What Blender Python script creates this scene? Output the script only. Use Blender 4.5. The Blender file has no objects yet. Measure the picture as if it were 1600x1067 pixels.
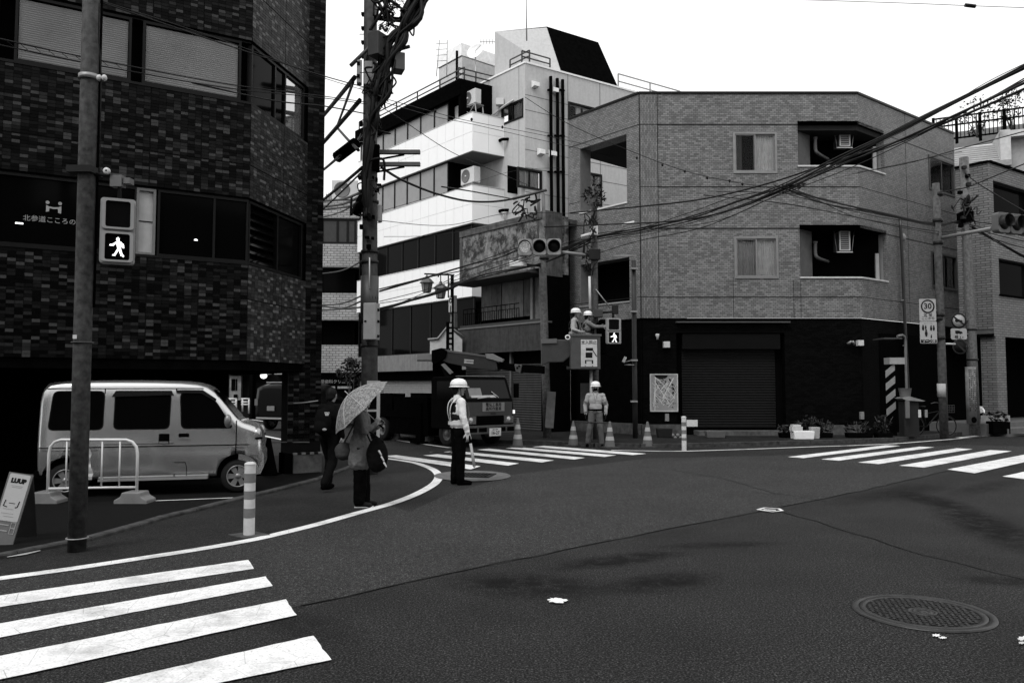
import bpy, bmesh, math, random
from mathutils import Vector as V, Matrix
R = math.radians
random.seed(11)
SC = bpy.context.scene
COL = SC.collection
# ---------------------------------------------------------------- camera, sky, sun, exposure
FP, PITCH, HC = 1244.44, R(3.15), 1.7
cd = bpy.data.cameras.new('camera'); cam = bpy.data.objects.new('camera', cd); COL.objects.link(cam)
cam.location = (0, 0, HC); cam.rotation_euler = (R(90) + PITCH, 0, 0)
cd.sensor_width = 36; cd.lens = 28; cd.clip_end = 900; cd.clip_start = .05
SC.camera = cam
w = bpy.data.worlds.new('World'); SC.world = w; w.use_nodes = True
nt = w.node_tree; nt.nodes.clear()
sk = nt.nodes.new('ShaderNodeTexSky'); sk.sky_type = 'NISHITA'; sk.sun_disc = False
SUN_EL, SUN_AZ = 52, 215
sk.sun_elevation = R(SUN_EL); sk.sun_rotation = R(SUN_AZ); sk.air_density = 1; sk.dust_density = 6
bw = nt.nodes.new('ShaderNodeRGBToBW'); mx = nt.nodes.new('ShaderNodeMix'); mx.data_type = 'RGBA'
mx.inputs[0].default_value = .86
mx.inputs[7].default_value = (13.5, 13.5, 13.5, 1)
bg = nt.nodes.new('ShaderNodeBackground'); bg.inputs[1].default_value = .09
wo = nt.nodes.new('ShaderNodeOutputWorld')
nt.links.new(sk.outputs[0], bw.inputs[0]); nt.links.new(bw.outputs[0], mx.inputs[6])
nt.links.new(mx.outputs[2], bg.inputs[0]); nt.links.new(bg.outputs[0], wo.inputs[0])
sd = bpy.data.lights.new('sun', 'SUN'); sd.energy = 1.5; sd.angle = R(20); sd.color = (1, 1, 1)
so = bpy.data.objects.new('sun', sd); COL.objects.link(so)
az = R(SUN_AZ)
sv = V((math.sin(az) * math.cos(R(SUN_EL)), math.cos(az) * math.cos(R(SUN_EL)), math.sin(R(SUN_EL))))
so.rotation_euler = sv.to_track_quat('Z', 'Y').to_euler(); so.location = sv * 60
SC.view_settings.view_transform = 'Standard'; SC.view_settings.look = 'None'
SC.view_settings.exposure = .18; SC.view_settings.gamma = 1; SC.view_settings.use_curve_mapping = False
try:
    SC.cycles.use_denoising = True; SC.cycles.max_bounces = 6; SC.cycles.transparent_max_bounces = 12
except Exception: pass

# ---------------------------------------------------------------- photo geometry helpers
def ray(px, py):
    cx, cy = (px - 800) / FP, (533.5 - py) / FP
    return V((cx, math.cos(PITCH) - math.sin(PITCH) * cy, math.sin(PITCH) + math.cos(PITCH) * cy))
def P(px, py, Y):
    r = ray(px, py); return V((0, 0, HC)) + r * (Y / r.y)
def G(px, py, z=0.):
    r = ray(px, py); t = (z - HC) / r.z; return V((0, 0, HC)) + r * t
class Fr:
    """a vertical facade: x runs along it (to the right seen from outside), y points into the building"""
    def __init__(s, a, d, z=0):
        s.a = V((a[0], a[1], z)); s.d = V((d[0], d[1], 0)).normalized(); s.n = V((-s.d.y, s.d.x, 0))
        s.M = Matrix(((s.d.x, s.n.x, 0, s.a.x), (s.d.y, s.n.y, 0, s.a.y), (0, 0, 1, z), (0, 0, 0, 1)))
    def w(s, x, y, z): return s.M @ V((x, y, z))
    def loc(s, px, py, y=0):
        r = ray(px, py); o = V((0, 0, HC)); a = s.a + s.n * y
        t = (a - o).dot(s.n) / r.dot(s.n); p = o + r * t
        return (p - s.a).dot(s.d), p.z
    def X(s, px, y=0): return s.loc(px, 600, y)[0]
    def Z(s, px, py, y=0): return s.loc(px, py, y)[1]
    def off(s, x, y=0): return Fr(s.w(x, y, 0)[:2], s.d)
    def end(s, px): return s.w(s.X(px), 0, 0)

# ---------------------------------------------------------------- mesh builder
class MB:
    def __init__(s): s.v = []; s.f = []; s.uv = []; s.sm = []; s.tone = None
    def face(s, idx, sm=False, uv=None):
        s.f.append(tuple(idx)); s.sm.append(sm); s.uv.append(uv)
    def quad(s, a, b, c, d):
        i = len(s.v); s.v += [V(a), V(b), V(c), V(d)]; s.face((i, i + 1, i + 2, i + 3)); return s
    def poly(s, pts):
        i = len(s.v); s.v += [V(p) for p in pts]; s.face(range(i, i + len(pts))); return s
    def box(s, x0, x1, y0, y1, z0, z1, M=None):
        if x0 > x1: x0, x1 = x1, x0
        if y0 > y1: y0, y1 = y1, y0
        if z0 > z1: z0, z1 = z1, z0
        i = len(s.v)
        p = [V((x, y, z)) for z in (z0, z1) for x, y in ((x0, y0), (x1, y0), (x1, y1), (x0, y1))]
        if M is not None: p = [M @ q for q in p]
        s.v += p
        for f in ((0, 3, 2, 1), (4, 5, 6, 7), (0, 1, 5, 4), (1, 2, 6, 5), (2, 3, 7, 6), (3, 0, 4, 7)): s.face([i + k for k in f])
        return s
    def cb(s, c, sx, sy, sz, M=None):
        return s.box(c[0] - sx / 2, c[0] + sx / 2, c[1] - sy / 2, c[1] + sy / 2, c[2] - sz / 2, c[2] + sz / 2, M)
    def prism(s, pts, y0, y1, axis='y', M=None):
        """2D outline extruded along an axis: 'y' -> pts are (x,z); 'z' -> (x,y); 'x' -> (y,z)"""
        n = len(pts); i = len(s.v)
        for yy in (y0, y1):
            for a, b in pts:
                q = V((a, yy, b)) if axis == 'y' else V((a, b, yy)) if axis == 'z' else V((yy, a, b))
                s.v.append(M @ q if M is not None else q)
        area = sum(pts[k][0] * pts[(k + 1) % n][1] - pts[(k + 1) % n][0] * pts[k][1] for k in range(n))
        fl = (area > 0) == (y1 > y0)
        if axis == 'y': fl = not fl
        a, b = list(range(i, i + n)), list(range(i + n, i + 2 * n))
        s.face(a[::-1] if fl else a); s.face(b if fl else b[::-1])
        for k in range(n):
            m = (k + 1) % n
            q = (a[k], a[m], b[m], b[k]); s.face(q if fl else q[::-1])
        return s
    def tube(s, pts, r, n=8, caps=True, sm=True):
        pts = [V(p) for p in pts]; N = len(pts); rr = r if isinstance(r, (list, tuple)) else [r] * N
        i0 = len(s.v); prev = None
        for k in range(N):
            t = (pts[min(k + 1, N - 1)] - pts[max(k - 1, 0)])
            t = t.normalized() if t.length > 1e-9 else V((0, 0, 1))
            if prev is None: u = t.cross(V((0, 0, 1))); u = u.normalized() if u.length > 1e-3 else V((1, 0, 0))
            else:
                u = prev - t * prev.dot(t); u = u.normalized() if u.length > 1e-6 else prev
            prev = u; q = t.cross(u)
            for j in range(n):
                a = 2 * math.pi * j / n; s.v.append(pts[k] + (u * math.cos(a) + q * math.sin(a)) * rr[k])
        for k in range(N - 1):
            for j in range(n):
                a = i0 + k * n + j; b = i0 + k * n + (j + 1) % n
                s.face((a, b, b + n, a + n), sm)
        if caps:
            s.face([i0 + j for j in range(n)][::-1]); s.face([i0 + (N - 1) * n + j for j in range(n)])
        return s
    def cap(s, a, b, ra, rb, n=10):
        """tapered capsule"""
        a, b = V(a), V(b); d = b - a; L = max(d.length, 1e-5); t = d / L
        pts = []; rr = []
        for k in range(5):
            an = math.pi / 2 * (1 - k / 4 * .999); pts.append(a - t * ra * math.sin(an)); rr.append(max(ra * math.cos(an), ra * .05))
        for k in range(5):
            an = math.pi / 2 * (k / 4 * .999); pts.append(b + t * rb * math.sin(an)); rr.append(max(rb * math.cos(an), rb * .05))
        # keep tangents straight by building rings directly
        i0 = len(s.v); u = t.cross(V((0, 0, 1))); u = u.normalized() if u.length > 1e-3 else V((1, 0, 0)); q = t.cross(u)
        for p, r_ in zip(pts, rr):
            for j in range(n):
                an = 2 * math.pi * j / n; s.v.append(p + (u * math.cos(an) + q * math.sin(an)) * r_)
        for k in range(len(pts) - 1):
            for j in range(n):
                x = i0 + k * n + j; y = i0 + k * n + (j + 1) % n; s.face((x, y, y + n, x + n), True)
        s.face([i0 + j for j in range(n)][::-1], True); s.face([i0 + (len(pts) - 1) * n + j for j in range(n)], True)
        return s
    def ell(s, c, r, M=None, nu=14, nv=10):
        i0 = len(s.v); c = V(c)
        def put(p):
            q = V((p[0] * r[0], p[1] * r[1], p[2] * r[2]))
            if M is not None: q = M @ q
            s.v.append(c + q)
        put((0, 0, -1))
        for k in range(1, nv):
            ph = -math.pi / 2 + math.pi * k / nv
            for j in range(nu):
                a = 2 * math.pi * j / nu; put((math.cos(a) * math.cos(ph), math.sin(a) * math.cos(ph), math.sin(ph)))
        put((0, 0, 1)); top = len(s.v) - 1
        for j in range(nu): s.face((i0, i0 + 1 + (j + 1) % nu, i0 + 1 + j), True)
        for k in range(nv - 2):
            for j in range(nu):
                a = i0 + 1 + k * nu + j; b = i0 + 1 + k * nu + (j + 1) % nu; s.face((a, b, b + nu, a + nu), True)
        for j in range(nu): s.face((top, top - nu + j, top - nu + (j + 1) % nu), True)
        return s
    def lathe(s, prof, n=20, M=None, a0=0, a1=2 * math.pi, sm=True):
        """prof (r,z) about z"""
        full = abs(a1 - a0 - 2 * math.pi) < 1e-6; i0 = len(s.v); m = n if full else n + 1
        for r_, z in prof:
            for j in range(m):
                a = a0 + (a1 - a0) * j / n; q = V((r_ * math.cos(a), r_ * math.sin(a), z)); s.v.append(M @ q if M is not None else q)
        for k in range(len(prof) - 1):
            for j in range(n):
                a = i0 + k * m + j; b = i0 + k * m + (j + 1) % m; s.face((a, b, b + m, a + m), sm)
        return s
    def tile(s, x0, x1, z0, z1, y):
        i = len(s.v)
        s.v += [V((x, yy, z)) for yy in (-y, 0) for x, z in ((x0, z0), (x1, z0), (x1, z1), (x0, z1))]
        for f in ((0, 1, 2, 3), (0, 4, 5, 1), (1, 5, 6, 2), (2, 6, 7, 3), (3, 7, 4, 0)): s.face([i + k for k in f])
        return s
    def mesh(s, name, mat=None, M=None, org=None):
        me = bpy.data.meshes.new(name)
        loc = s.v
        vs = [M @ p for p in loc] if M is not None else loc
        if org is not None: vs = [p - org for p in vs]
        me.from_pydata([tuple(p) for p in vs], [], s.f)
        uvl = me.uv_layers.new(name='UVMap'); data = []
        for f in s.f:
            p = [loc[i] for i in f]
            nx = ny = nz = 0.
            for k in range(len(p)):
                a, b = p[k], p[(k + 1) % len(p)]
                nx += (a.y - b.y) * (a.z + b.z); ny += (a.z - b.z) * (a.x + b.x); nz += (a.x - b.x) * (a.y + b.y)
            nx, ny, nz = abs(nx), abs(ny), abs(nz)
            for q in p:
                if ny >= nx and ny >= nz: data += [q.x, q.z]
                elif nx >= nz: data += [q.y, q.z]
                else: data += [q.x, q.y]
        uvl.data.foreach_set('uv', data)
        me.polygons.foreach_set('use_smooth', s.sm)
        if mat is not None: me.materials.append(mat)
        if s.tone: at_ = me.attributes.new('tone', 'FLOAT', 'FACE'); at_.data.foreach_set('value', s.tone)
        me.update(); return me
def wloc(o):
    v = V((0, 0, 0))
    while o is not None: v = v + V(o.location); o = o.parent
    return v
def obj(name, mb, mat, parent=None, M=None, **kw):
    """link a builder as one mesh object; world coordinates in, kept relative to the parent"""
    org = wloc(parent) if parent is not None else None
    me = mb.mesh(name, mat, M, org) if isinstance(mb, MB) else mb
    o = bpy.data.objects.new(name, me); COL.objects.link(o)
    if parent is not None: o.parent = parent
    for k, v in kw.items(): o[k] = v
    return o
def thing(name, label, cat, loc=(0, 0, 0), group=None):
    o = bpy.data.objects.new(name, None); COL.objects.link(o); o.empty_display_size = .2
    o.location = loc; o['label'] = label; o['category'] = cat
    if group: o['group'] = group
    return o
def tag(o, label, cat, group=None):
    o['label'] = label; o['category'] = cat
    if group: o['group'] = group
    return o
def dup(root, loc=None, rz=None, label=None, sc=None):
    def cp(o, par):
        c = o.copy(); COL.objects.link(c)
        if par is not None: c.parent = par
        for ch in [x for x in KIDS.get(o.name, [])]: cp(ch, c)
        return c
    KIDS = {}
    for x in COL.objects:
        if x.parent is not None: KIDS.setdefault(x.parent.name, []).append(x)
    c = cp(root, None)
    if loc is not None: c.location = loc
    if rz is not None: c.rotation_euler = (0, 0, rz)
    if label: c['label'] = label
    if sc: c.scale = (sc, sc, sc)
    return c
def bevel(o, wd=.02, seg=2):
    m = o.modifiers.new('bevel', 'BEVEL'); m.width = wd; m.segments = seg; m.limit_method = 'ANGLE'; m.angle_limit = R(40)
    return o
def bake(o):
    """apply the modifiers"""
    dg = bpy.context.evaluated_depsgraph_get(); ev = o.evaluated_get(dg)
    me = bpy.data.meshes.new_from_object(ev); o.modifiers.clear(); o.data = me; return o
def cr(pts, n=8):
    """Catmull-Rom through the points"""
    pts = [V(p) for p in pts]; out = []
    for i in range(len(pts) - 1):
        p0 = pts[max(i - 1, 0)]; p1 = pts[i]; p2 = pts[i + 1]; p3 = pts[min(i + 2, len(pts) - 1)]
        for k in range(n):
            t = k / n
            out.append(.5 * ((2 * p1) + (p2 - p0) * t + (2 * p0 - 5 * p1 + 4 * p2 - p3) * t * t + (3 * p1 - p0 - 3 * p2 + p3) * t ** 3))
    out.append(pts[-1]); return out

# ---------------------------------------------------------------- materials (all greys: the photograph is black and white)
def newmat(name):
    m = bpy.data.materials.new(name); m.use_nodes = True; nt = m.node_tree; b = nt.nodes['Principled BSDF']
    return m, nt, b
def val(nt, v): 
    c = nt.nodes.new('ShaderNodeRGB'); c.outputs[0].default_value = (v, v, v, 1); return c.outputs[0]
def coordout(nt, kind='Object'):
    t = nt.nodes.new('ShaderNodeTexCoord'); return t.outputs[kind]
def noise(nt, co, scale, detail=4, rough=.55, stretch=None):
    n = nt.nodes.new('ShaderNodeTexNoise'); n.inputs['Scale'].default_value = scale; n.inputs['Detail'].default_value = detail
    n.inputs['Roughness'].default_value = rough
    if stretch:
        mp = nt.nodes.new('ShaderNodeMapping'); mp.inputs['Scale'].default_value = stretch
        nt.links.new(co, mp.inputs[0]); co = mp.outputs[0]
    nt.links.new(co, n.inputs['Vector']); return n.outputs['Fac']
def ramp(nt, fac, stops):
    r = nt.nodes.new('ShaderNodeValToRGB'); e = r.color_ramp.elements
    while len(e) < len(stops): e.new(.5)
    for k, (p, v) in enumerate(stops): e[k].position = p; e[k].color = (v, v, v, 1)
    nt.links.new(fac, r.inputs[0]); return r.outputs[0]
def mul(nt, a, b, op='MULTIPLY'):
    m = nt.nodes.new('ShaderNodeMath'); m.operation = op
    for k, x in enumerate((a, b)):
        if isinstance(x, (int, float)): m.inputs[k].default_value = x
        else: nt.links.new(x, m.inputs[k])
    return m.outputs[0]
def mixc(nt, fac, a, b):
    m = nt.nodes.new('ShaderNodeMix'); m.data_type = 'RGBA'
    for k, x in ((0, fac), (6, a), (7, b)):
        if isinstance(x, (int, float)):
            m.inputs[k].default_value = x if k == 0 else (x, x, x, 1)
        else: nt.links.new(x, m.inputs[k])
    return m.outputs[2]
def bump(nt, b, h, st=.3, dist=.01):
    n = nt.nodes.new('ShaderNodeBump'); n.inputs['Strength'].default_value = st; n.inputs['Distance'].default_value = dist
    nt.links.new(h, n.inputs['Height']); nt.links.new(n.outputs[0], b.inputs['Normal'])
_MC = {}
def mat(name, v, rough=.7, metal=0, var=.12, scale=6, bmp=.15, coat=0, spec=None, streak=0):
    if name in _MC: return _MC[name]
    if spec is None: spec = .12 if v < .03 else .3 if v < .2 else .5
    m, nt, b = newmat(name); co = coordout(nt)
    f = noise(nt, co, scale, 5)
    c = ramp(nt, f, [(.3, v * (1 - var)), (.7, v * (1 + var))])
    if streak:
        s = noise(nt, co, 3, 4, .6, (3, 3, .35)); s = ramp(nt, s, [(.45, 1), (.75, 1 - streak)])
        c = mul(nt, c, s)
    nt.links.new(c, b.inputs['Base Color'])
    b.inputs['Roughness'].default_value = rough; b.inputs['Metallic'].default_value = metal
    b.inputs['Coat Weight'].default_value = coat; b.inputs['Coat Roughness'].default_value = .08
    b.inputs['Specular IOR Level'].default_value = spec
    if bmp: bump(nt, b, noise(nt, co, scale * 6, 4), bmp, .004)
    _MC[name] = m; return m
def tilemat(name, v1, v2, mortar, bwid, bh, gap=.006, offset=.5, rough=.45, freq=2, rot=False, spread=.5, bmp=.5, spec=.2):
    m, nt, b = newmat(name); uv = coordout(nt, 'UV')
    if rot:
        mp = nt.nodes.new('ShaderNodeMapping'); mp.inputs['Rotation'].default_value = (0, 0, R(90)); nt.links.new(uv, mp.inputs[0]); uv = mp.outputs[0]
    t = nt.nodes.new('ShaderNodeTexBrick'); t.offset = offset; t.offset_frequency = freq; t.squash = 1
    t.inputs['Scale'].default_value = 1; t.inputs['Brick Width'].default_value = bwid; t.inputs['Row Height'].default_value = bh
    t.inputs['Mortar Size'].default_value = gap; t.inputs['Mortar Smooth'].default_value = .1; t.inputs['Bias'].default_value = 0
    for k, v in (('Color1', v1), ('Color2', v2), ('Mortar', mortar)): t.inputs[k].default_value = (v, v, v, 1)
    nt.links.new(uv, t.inputs['Vector'])
    n = noise(nt, coordout(nt), 1.3, 5); n = ramp(nt, n, [(.3, .88), (.7, 1.1)])
    st = noise(nt, coordout(nt), 2.5, 4, .6, (2.5, 2.5, .25)); st = ramp(nt, st, [(.5, 1), (.8, .82)])
    nt.links.new(mixc(nt, 0., mul(nt, mul(nt, t.outputs[0], n), st), 0.), b.inputs['Base Color'])
    b.inputs['Roughness'].default_value = rough; b.inputs['Specular IOR Level'].default_value = spec
    inv = mul(nt, 1., t.outputs['Fac'], 'SUBTRACT'); bump(nt, b, inv, bmp, .006)
    return m
def islandmat(name, stops, rough=.4, obj_random=False):
    m, nt, b = newmat(name)
    if obj_random: r = nt.nodes.new('ShaderNodeObjectInfo').outputs['Random']
    elif obj_random is None: at_ = nt.nodes.new('ShaderNodeAttribute'); at_.attribute_name = 'tone'; r = at_.outputs['Fac']
    else: r = nt.nodes.new('ShaderNodeNewGeometry').outputs['Random Per Island']
    rp = nt.nodes.new('ShaderNodeValToRGB'); rp.color_ramp.interpolation = 'CONSTANT'; e = rp.color_ramp.elements
    while len(e) < len(stops): e.new(.5)
    for k, (p, v) in enumerate(stops): e[k].position = p; e[k].color = (v, v, v, 1)
    nt.links.new(r, rp.inputs[0])
    n = noise(nt, coordout(nt), 14, 3); n = ramp(nt, n, [(.3, .85), (.7, 1.15)])
    nt.links.new(mul(nt, rp.outputs[0], n), b.inputs['Base Color']); b.inputs['Roughness'].default_value = rough; b.inputs['Specular IOR Level'].default_value = .05
    return m
def glassmat(name, trans=.6, tint=.5, rough=.03, ior=1.5):
    m, nt, b = newmat(name); nt.nodes.remove(b); out = nt.nodes['Material Output']
    tr = nt.nodes.new('ShaderNodeBsdfTransparent'); tr.inputs[0].default_value = (tint, tint, tint, 1)
    gl = nt.nodes.new('ShaderNodeBsdfGlossy'); gl.inputs['Roughness'].default_value = rough
    fr = nt.nodes.new('ShaderNodeFresnel'); fr.inputs[0].default_value = ior
    mm = nt.nodes.new('ShaderNodeMixShader'); nt.links.new(fr.outputs[0], mm.inputs[0])
    nt.links.new(tr.outputs[0], mm.inputs[1]); nt.links.new(gl.outputs[0], mm.inputs[2]); nt.links.new(mm.outputs[0], out.inputs[0])
    return m
def emit(name, s):
    m, nt, b = newmat(name); b.inputs['Base Color'].default_value = (.8, .8, .8, 1)
    b.inputs['Emission Color'].default_value = (1, 1, 1, 1); b.inputs['Emission Strength'].default_value = s; return m

BLACK = mat('black_paint', .0025, .7, var=.3, spec=.0)
DARKM = mat('dark_metal', .02, .45, .2)
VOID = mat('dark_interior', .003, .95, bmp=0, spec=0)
CONC = mat('concrete', .3, .85, var=.25, scale=4, bmp=.5)
CONCD = mat('weathered_concrete', .08, .9, var=.45, scale=5, bmp=.5, streak=.4)
WHITE = mat('white_paint', .78, .5, var=.05)
OFFW = mat('off_white_plastic', .55, .45, var=.06)
GREYM = mat('galvanised_steel', .26, .45, .3, var=.2)
GREYD = mat('grey_housing', .12, .5, var=.1)
RUBBER = mat('rubber', .012, .75, bmp=.3)
CABLE = mat('cable_sheath', .008, .55, bmp=0)
GLASS = glassmat('window_glass', tint=.97, ior=1.17)
DGLASS = mat('dark_glass', .002, .08, bmp=0, var=0, spec=.03)
MGLASS = mat('sky_boost_glass', .55, .03, .85, bmp=0, var=.02)  # reflectance raised beyond plain glass to brighten the sky mirrored in one pane
PRINTB = mat('black_print', .008, .6, bmp=0)
PRINTW = mat('white_print', .7, .6, bmp=0)
PRINTG = mat('grey_print', .3, .6, bmp=0)
LEAF = islandmat('leaves', [(0, .008), (.4, .016), (.75, .03), (.93, .055)], .55)
BARK = mat('bark', .05, .9, var=.4, bmp=.6)

def text(s, size, M, mt, parent, name='lettering', align='CENTER', ext=.0015, bold=0):
    cu = bpy.data.curves.new('text', 'FONT'); cu.body = s; cu.size = size; cu.extrude = ext; cu.align_x = align; cu.align_y = 'CENTER'
    cu.resolution_u = 2; cu.offset = bold
    t = bpy.data.objects.new('text', cu); COL.objects.link(t)
    dg = bpy.context.evaluated_depsgraph_get(); me = bpy.data.meshes.new_from_object(t.evaluated_get(dg))
    bpy.data.objects.remove(t)
    me.materials.clear(); me.materials.append(mt)
    # text lies in its XY plane: stand it up (x right, z up, facing -y)
    T = M @ Matrix.Rotation(R(90), 4, 'X'); org = wloc(parent) if parent is not None else V((0, 0, 0))
    me.transform(Matrix.Translation(-org) @ T)
    o = bpy.data.objects.new(name, me); COL.objects.link(o)
    if parent is not None: o.parent = parent
    return o
def gridwall(mb, x0, x1, z0, z1, holes, dep=.15, y=0, skip=()):
    xs = sorted({x0, x1, *[h[0] for h in holes], *[h[1] for h in holes]}); zs = sorted({z0, z1, *[h[2] for h in holes], *[h[3] for h in holes]})
    xs = [x for x in xs if x0 <= x <= x1]; zs = [z for z in zs if z0 <= z <= z1]
    for i in range(len(xs) - 1):
        for j in range(len(zs) - 1):
            cx, cz = (xs[i] + xs[i + 1]) / 2, (zs[j] + zs[j + 1]) / 2
            if any(h[0] < cx < h[1] and h[2] < cz < h[3] for h in holes): continue
            mb.quad((xs[i], y, zs[j]), (xs[i + 1], y, zs[j]), (xs[i + 1], y, zs[j + 1]), (xs[i], y, zs[j + 1]))
    for a, b, c, d in holes:
        e = y + dep
        mb.quad((a, y, c), (a, e, c), (b, e, c), (b, y, c)); mb.quad((a, y, d), (b, y, d), (b, e, d), (a, e, d))
        if a not in skip: mb.quad((a, y, c), (a, y, d), (a, e, d), (a, e, c))
        if b not in skip: mb.quad((b, y, c), (b, e, c), (b, e, d), (b, y, d))
    return mb
def frame_mb(x0, x1, z0, z1, t, y0, y1, mull=()):
    m = MB(); m.box(x0, x1, y0, y1, z0, z0 + t); m.box(x0, x1, y0, y1, z1 - t, z1)
    m.box(x0, x0 + t, y0, y1, z0 + t, z1 - t); m.box(x1 - t, x1, y0, y1, z0 + t, z1 - t)
    for c in mull: m.box(c - t / 2, c + t / 2, y0 + .004, y1 - .004, z0 + t, z1 - t)
    return m
# ================================================================ THE GROUND
def roadmat(name, v, speck=.5, blotch=.25, stains=(), coarse=1.):
    m, nt, b = newmat(name); co = coordout(nt)
    f1 = noise(nt, co, 95 * coarse, 3, .7); f2 = noise(nt, co, .7, 5, .6); f3 = noise(nt, co, 240, 2, .8)
    c = mul(nt, mul(nt, ramp(nt, f1, [(.40, v * (1 - speck)), (.52, v), (.60, v * (1 + speck * 1.6)), (.68, v * 6.5)]), ramp(nt, noise(nt, co, 22, 3, .7), [(.35, .7), (.65, 1.25)])), ramp(nt, f2, [(.3, 1 - blotch), (.7, 1 + blotch)]))
    vo = nt.nodes.new('ShaderNodeTexVoronoi'); vo.inputs['Scale'].default_value = 38; nt.links.new(co, vo.inputs['Vector'])
    chips = ramp(nt, vo.outputs['Distance'], [(.0, v * 5), (.1, v * 1.6), (.16, 0)])
    gate = ramp(nt, noise(nt, co, 17, 2), [(.55, 0), (.72, 1)])
    c = mul(nt, c, mul(nt, chips, gate), 'ADD')
    for (gx, gy, ang, sx, sy, k) in stains:
        mp = nt.nodes.new('ShaderNodeMapping'); mp.vector_type = 'TEXTURE'
        mp.inputs['Location'].default_value = (gx, gy, 0); mp.inputs['Rotation'].default_value = (0, 0, ang); mp.inputs['Scale'].default_value = (sx, sy, 1)
        nt.links.new(co, mp.inputs[0]); g = nt.nodes.new('ShaderNodeTexGradient'); g.gradient_type = 'SPHERICAL'; nt.links.new(mp.outputs[0], g.inputs[0])
        s = mul(nt, ramp(nt, g.outputs[1], [(0, 0), (.6, 1)]), ramp(nt, noise(nt, co, 4.5, 9, .85), [(.38, 0), (.52, 1)]))
        c = mul(nt, c, mul(nt, 1., mul(nt, s, k), 'SUBTRACT'))
    nt.links.new(c, b.inputs['Base Color']); b.inputs['Roughness'].default_value = .85; b.inputs['Specular IOR Level'].default_value = .12
    bump(nt, b, mul(nt, f1, f3, 'ADD'), .55, .008); return m
def stain(pa, pb, wd, k=.75):
    a, b = G(*pa), G(*pb); d = b - a; c = (a + b) / 2
    return (c.x, c.y, math.atan2(d.y, d.x), d.length / 2 * 1.15, wd, k)
ST = [stain((700, 905), (960, 925), .55, .85), stain((850, 890), (1080, 860), .3, .85), stain((1010, 855), (1240, 848), .22, .6), stain((940, 925), (1120, 895), .35, .85),
      stain((1300, 790), (1480, 752), .5, .6), stain((1395, 765), (1520, 800), .42, .92), stain((1470, 785), (1660, 880), .5, .97), stain((1490, 775), (1590, 748), .35, .5), stain((1480, 905), (1660, 910), .25, .7), stain((430, 960), (560, 1010), .3, .4)]
ASPH = roadmat('coarse_asphalt', .020, .85, .25, ST, .75)
ASPH2 = roadmat('fine_asphalt', .031, .6, .14, ST[4:7], .9)
ASPH3 = roadmat('old_asphalt', .017, .5, .35)
g = MB(); g.quad((-200, -60, 0), (200, -60, 0), (200, 300, 0), (-200, 300, 0)); obj('road', g, ASPH, kind='structure')
def ragged(pts, j=.0022, st=.07):
    out = []; n = len(pts)
    for i in range(n):
        a, b = V((*pts[i][:2], 0)), V((*pts[(i + 1) % n][:2], 0)); k = max(1, int((b - a).length / st))
        for q in range(k): p = a.lerp(b, q / k); out.append((p.x + random.gauss(0, j), p.y + random.gauss(0, j)))
    return out
def flat(name, pts, z, m, **kw):
    if name == 'crosswalk_stripe': pts = ragged(pts)
    mb = MB(); mb.poly([V((p[0], p[1], z)) for p in pts]); mb.v = mb.v
    a = sum(mb.v[i].x * mb.v[(i + 1) % len(mb.v)].y - mb.v[(i + 1) % len(mb.v)].x * mb.v[i].y for i in range(len(mb.v)))
    if a < 0: mb.f[0] = mb.f[0][::-1]
    return obj(name, mb, m, kind='structure', **kw)
# the finer, paler patch of asphalt in the middle of the junction
pt = [G(-500, 1160), G(-60, 1046)] + [G(*p) for p in ((200, 1000), (480, 945), (700, 897), (950, 845), (1195, 797), (1340, 768), (1480, 736), (1540, 728), (1700, 700), (1500, 695), (1200, 712), (1010, 716), (800, 742), (700, 772), (640, 800), (610, 790), (560, 803), (500, 820), (389, 846), (300, 862), (200, 877), (0, 905), (-60, 914))] + [G(-500, 1000)]
flat('road_patch', pt, .004, ASPH2)
JOINT = mat('bitumen_seam', .004, .6)
def strip(pts, wd, z, taper=False):
    mb = MB(); n = len(pts)
    for i in range(n - 1):
        a, b = V(pts[i]), V(pts[i + 1]); 
        def off(k):
            t = (V(pts[min(k + 1, n - 1)]) - V(pts[max(k - 1, 0)])); t.z = 0; t.normalize(); return V((-t.y, t.x, 0))
        oa, ob = off(i) * wd / 2, off(i + 1) * wd / 2
        mb.quad(a - oa, b - ob, b + ob, a + oa)
    for v_ in mb.v: v_.z = z
    for i, f in enumerate(mb.f):
        p = [mb.v[k] for k in f]
        if (p[1] - p[0]).cross(p[2] - p[0]).z < 0: mb.f[i] = f[::-1]
    return mb
def wob(pts, amp=.03, step=.35):
    out = []
    for a, b in zip(pts[:-1], pts[1:]):
        n = max(1, int((b - a).length / step))
        for k in range(n): out.append(a.lerp(b, k / n) + V((random.uniform(-amp, amp), random.uniform(-amp, amp), 0)))
    out.append(pts[-1]); return out
for pl, wd in (((( 470, 947), (700, 897), (950, 845), (1195, 798)), .022), (((1215, 793), (1340, 768), (1480, 736)), .022), (((1225, 800), (1330, 832), (1440, 866), (1600, 905)), .03),
               (((1047, 734), (1130, 748), (1210, 771), (1290, 783)), .02)):
    obj('road_seam', strip(wob([G(*p) for p in pl]), wd * .7, .008), JOINT, kind='structure')
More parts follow.
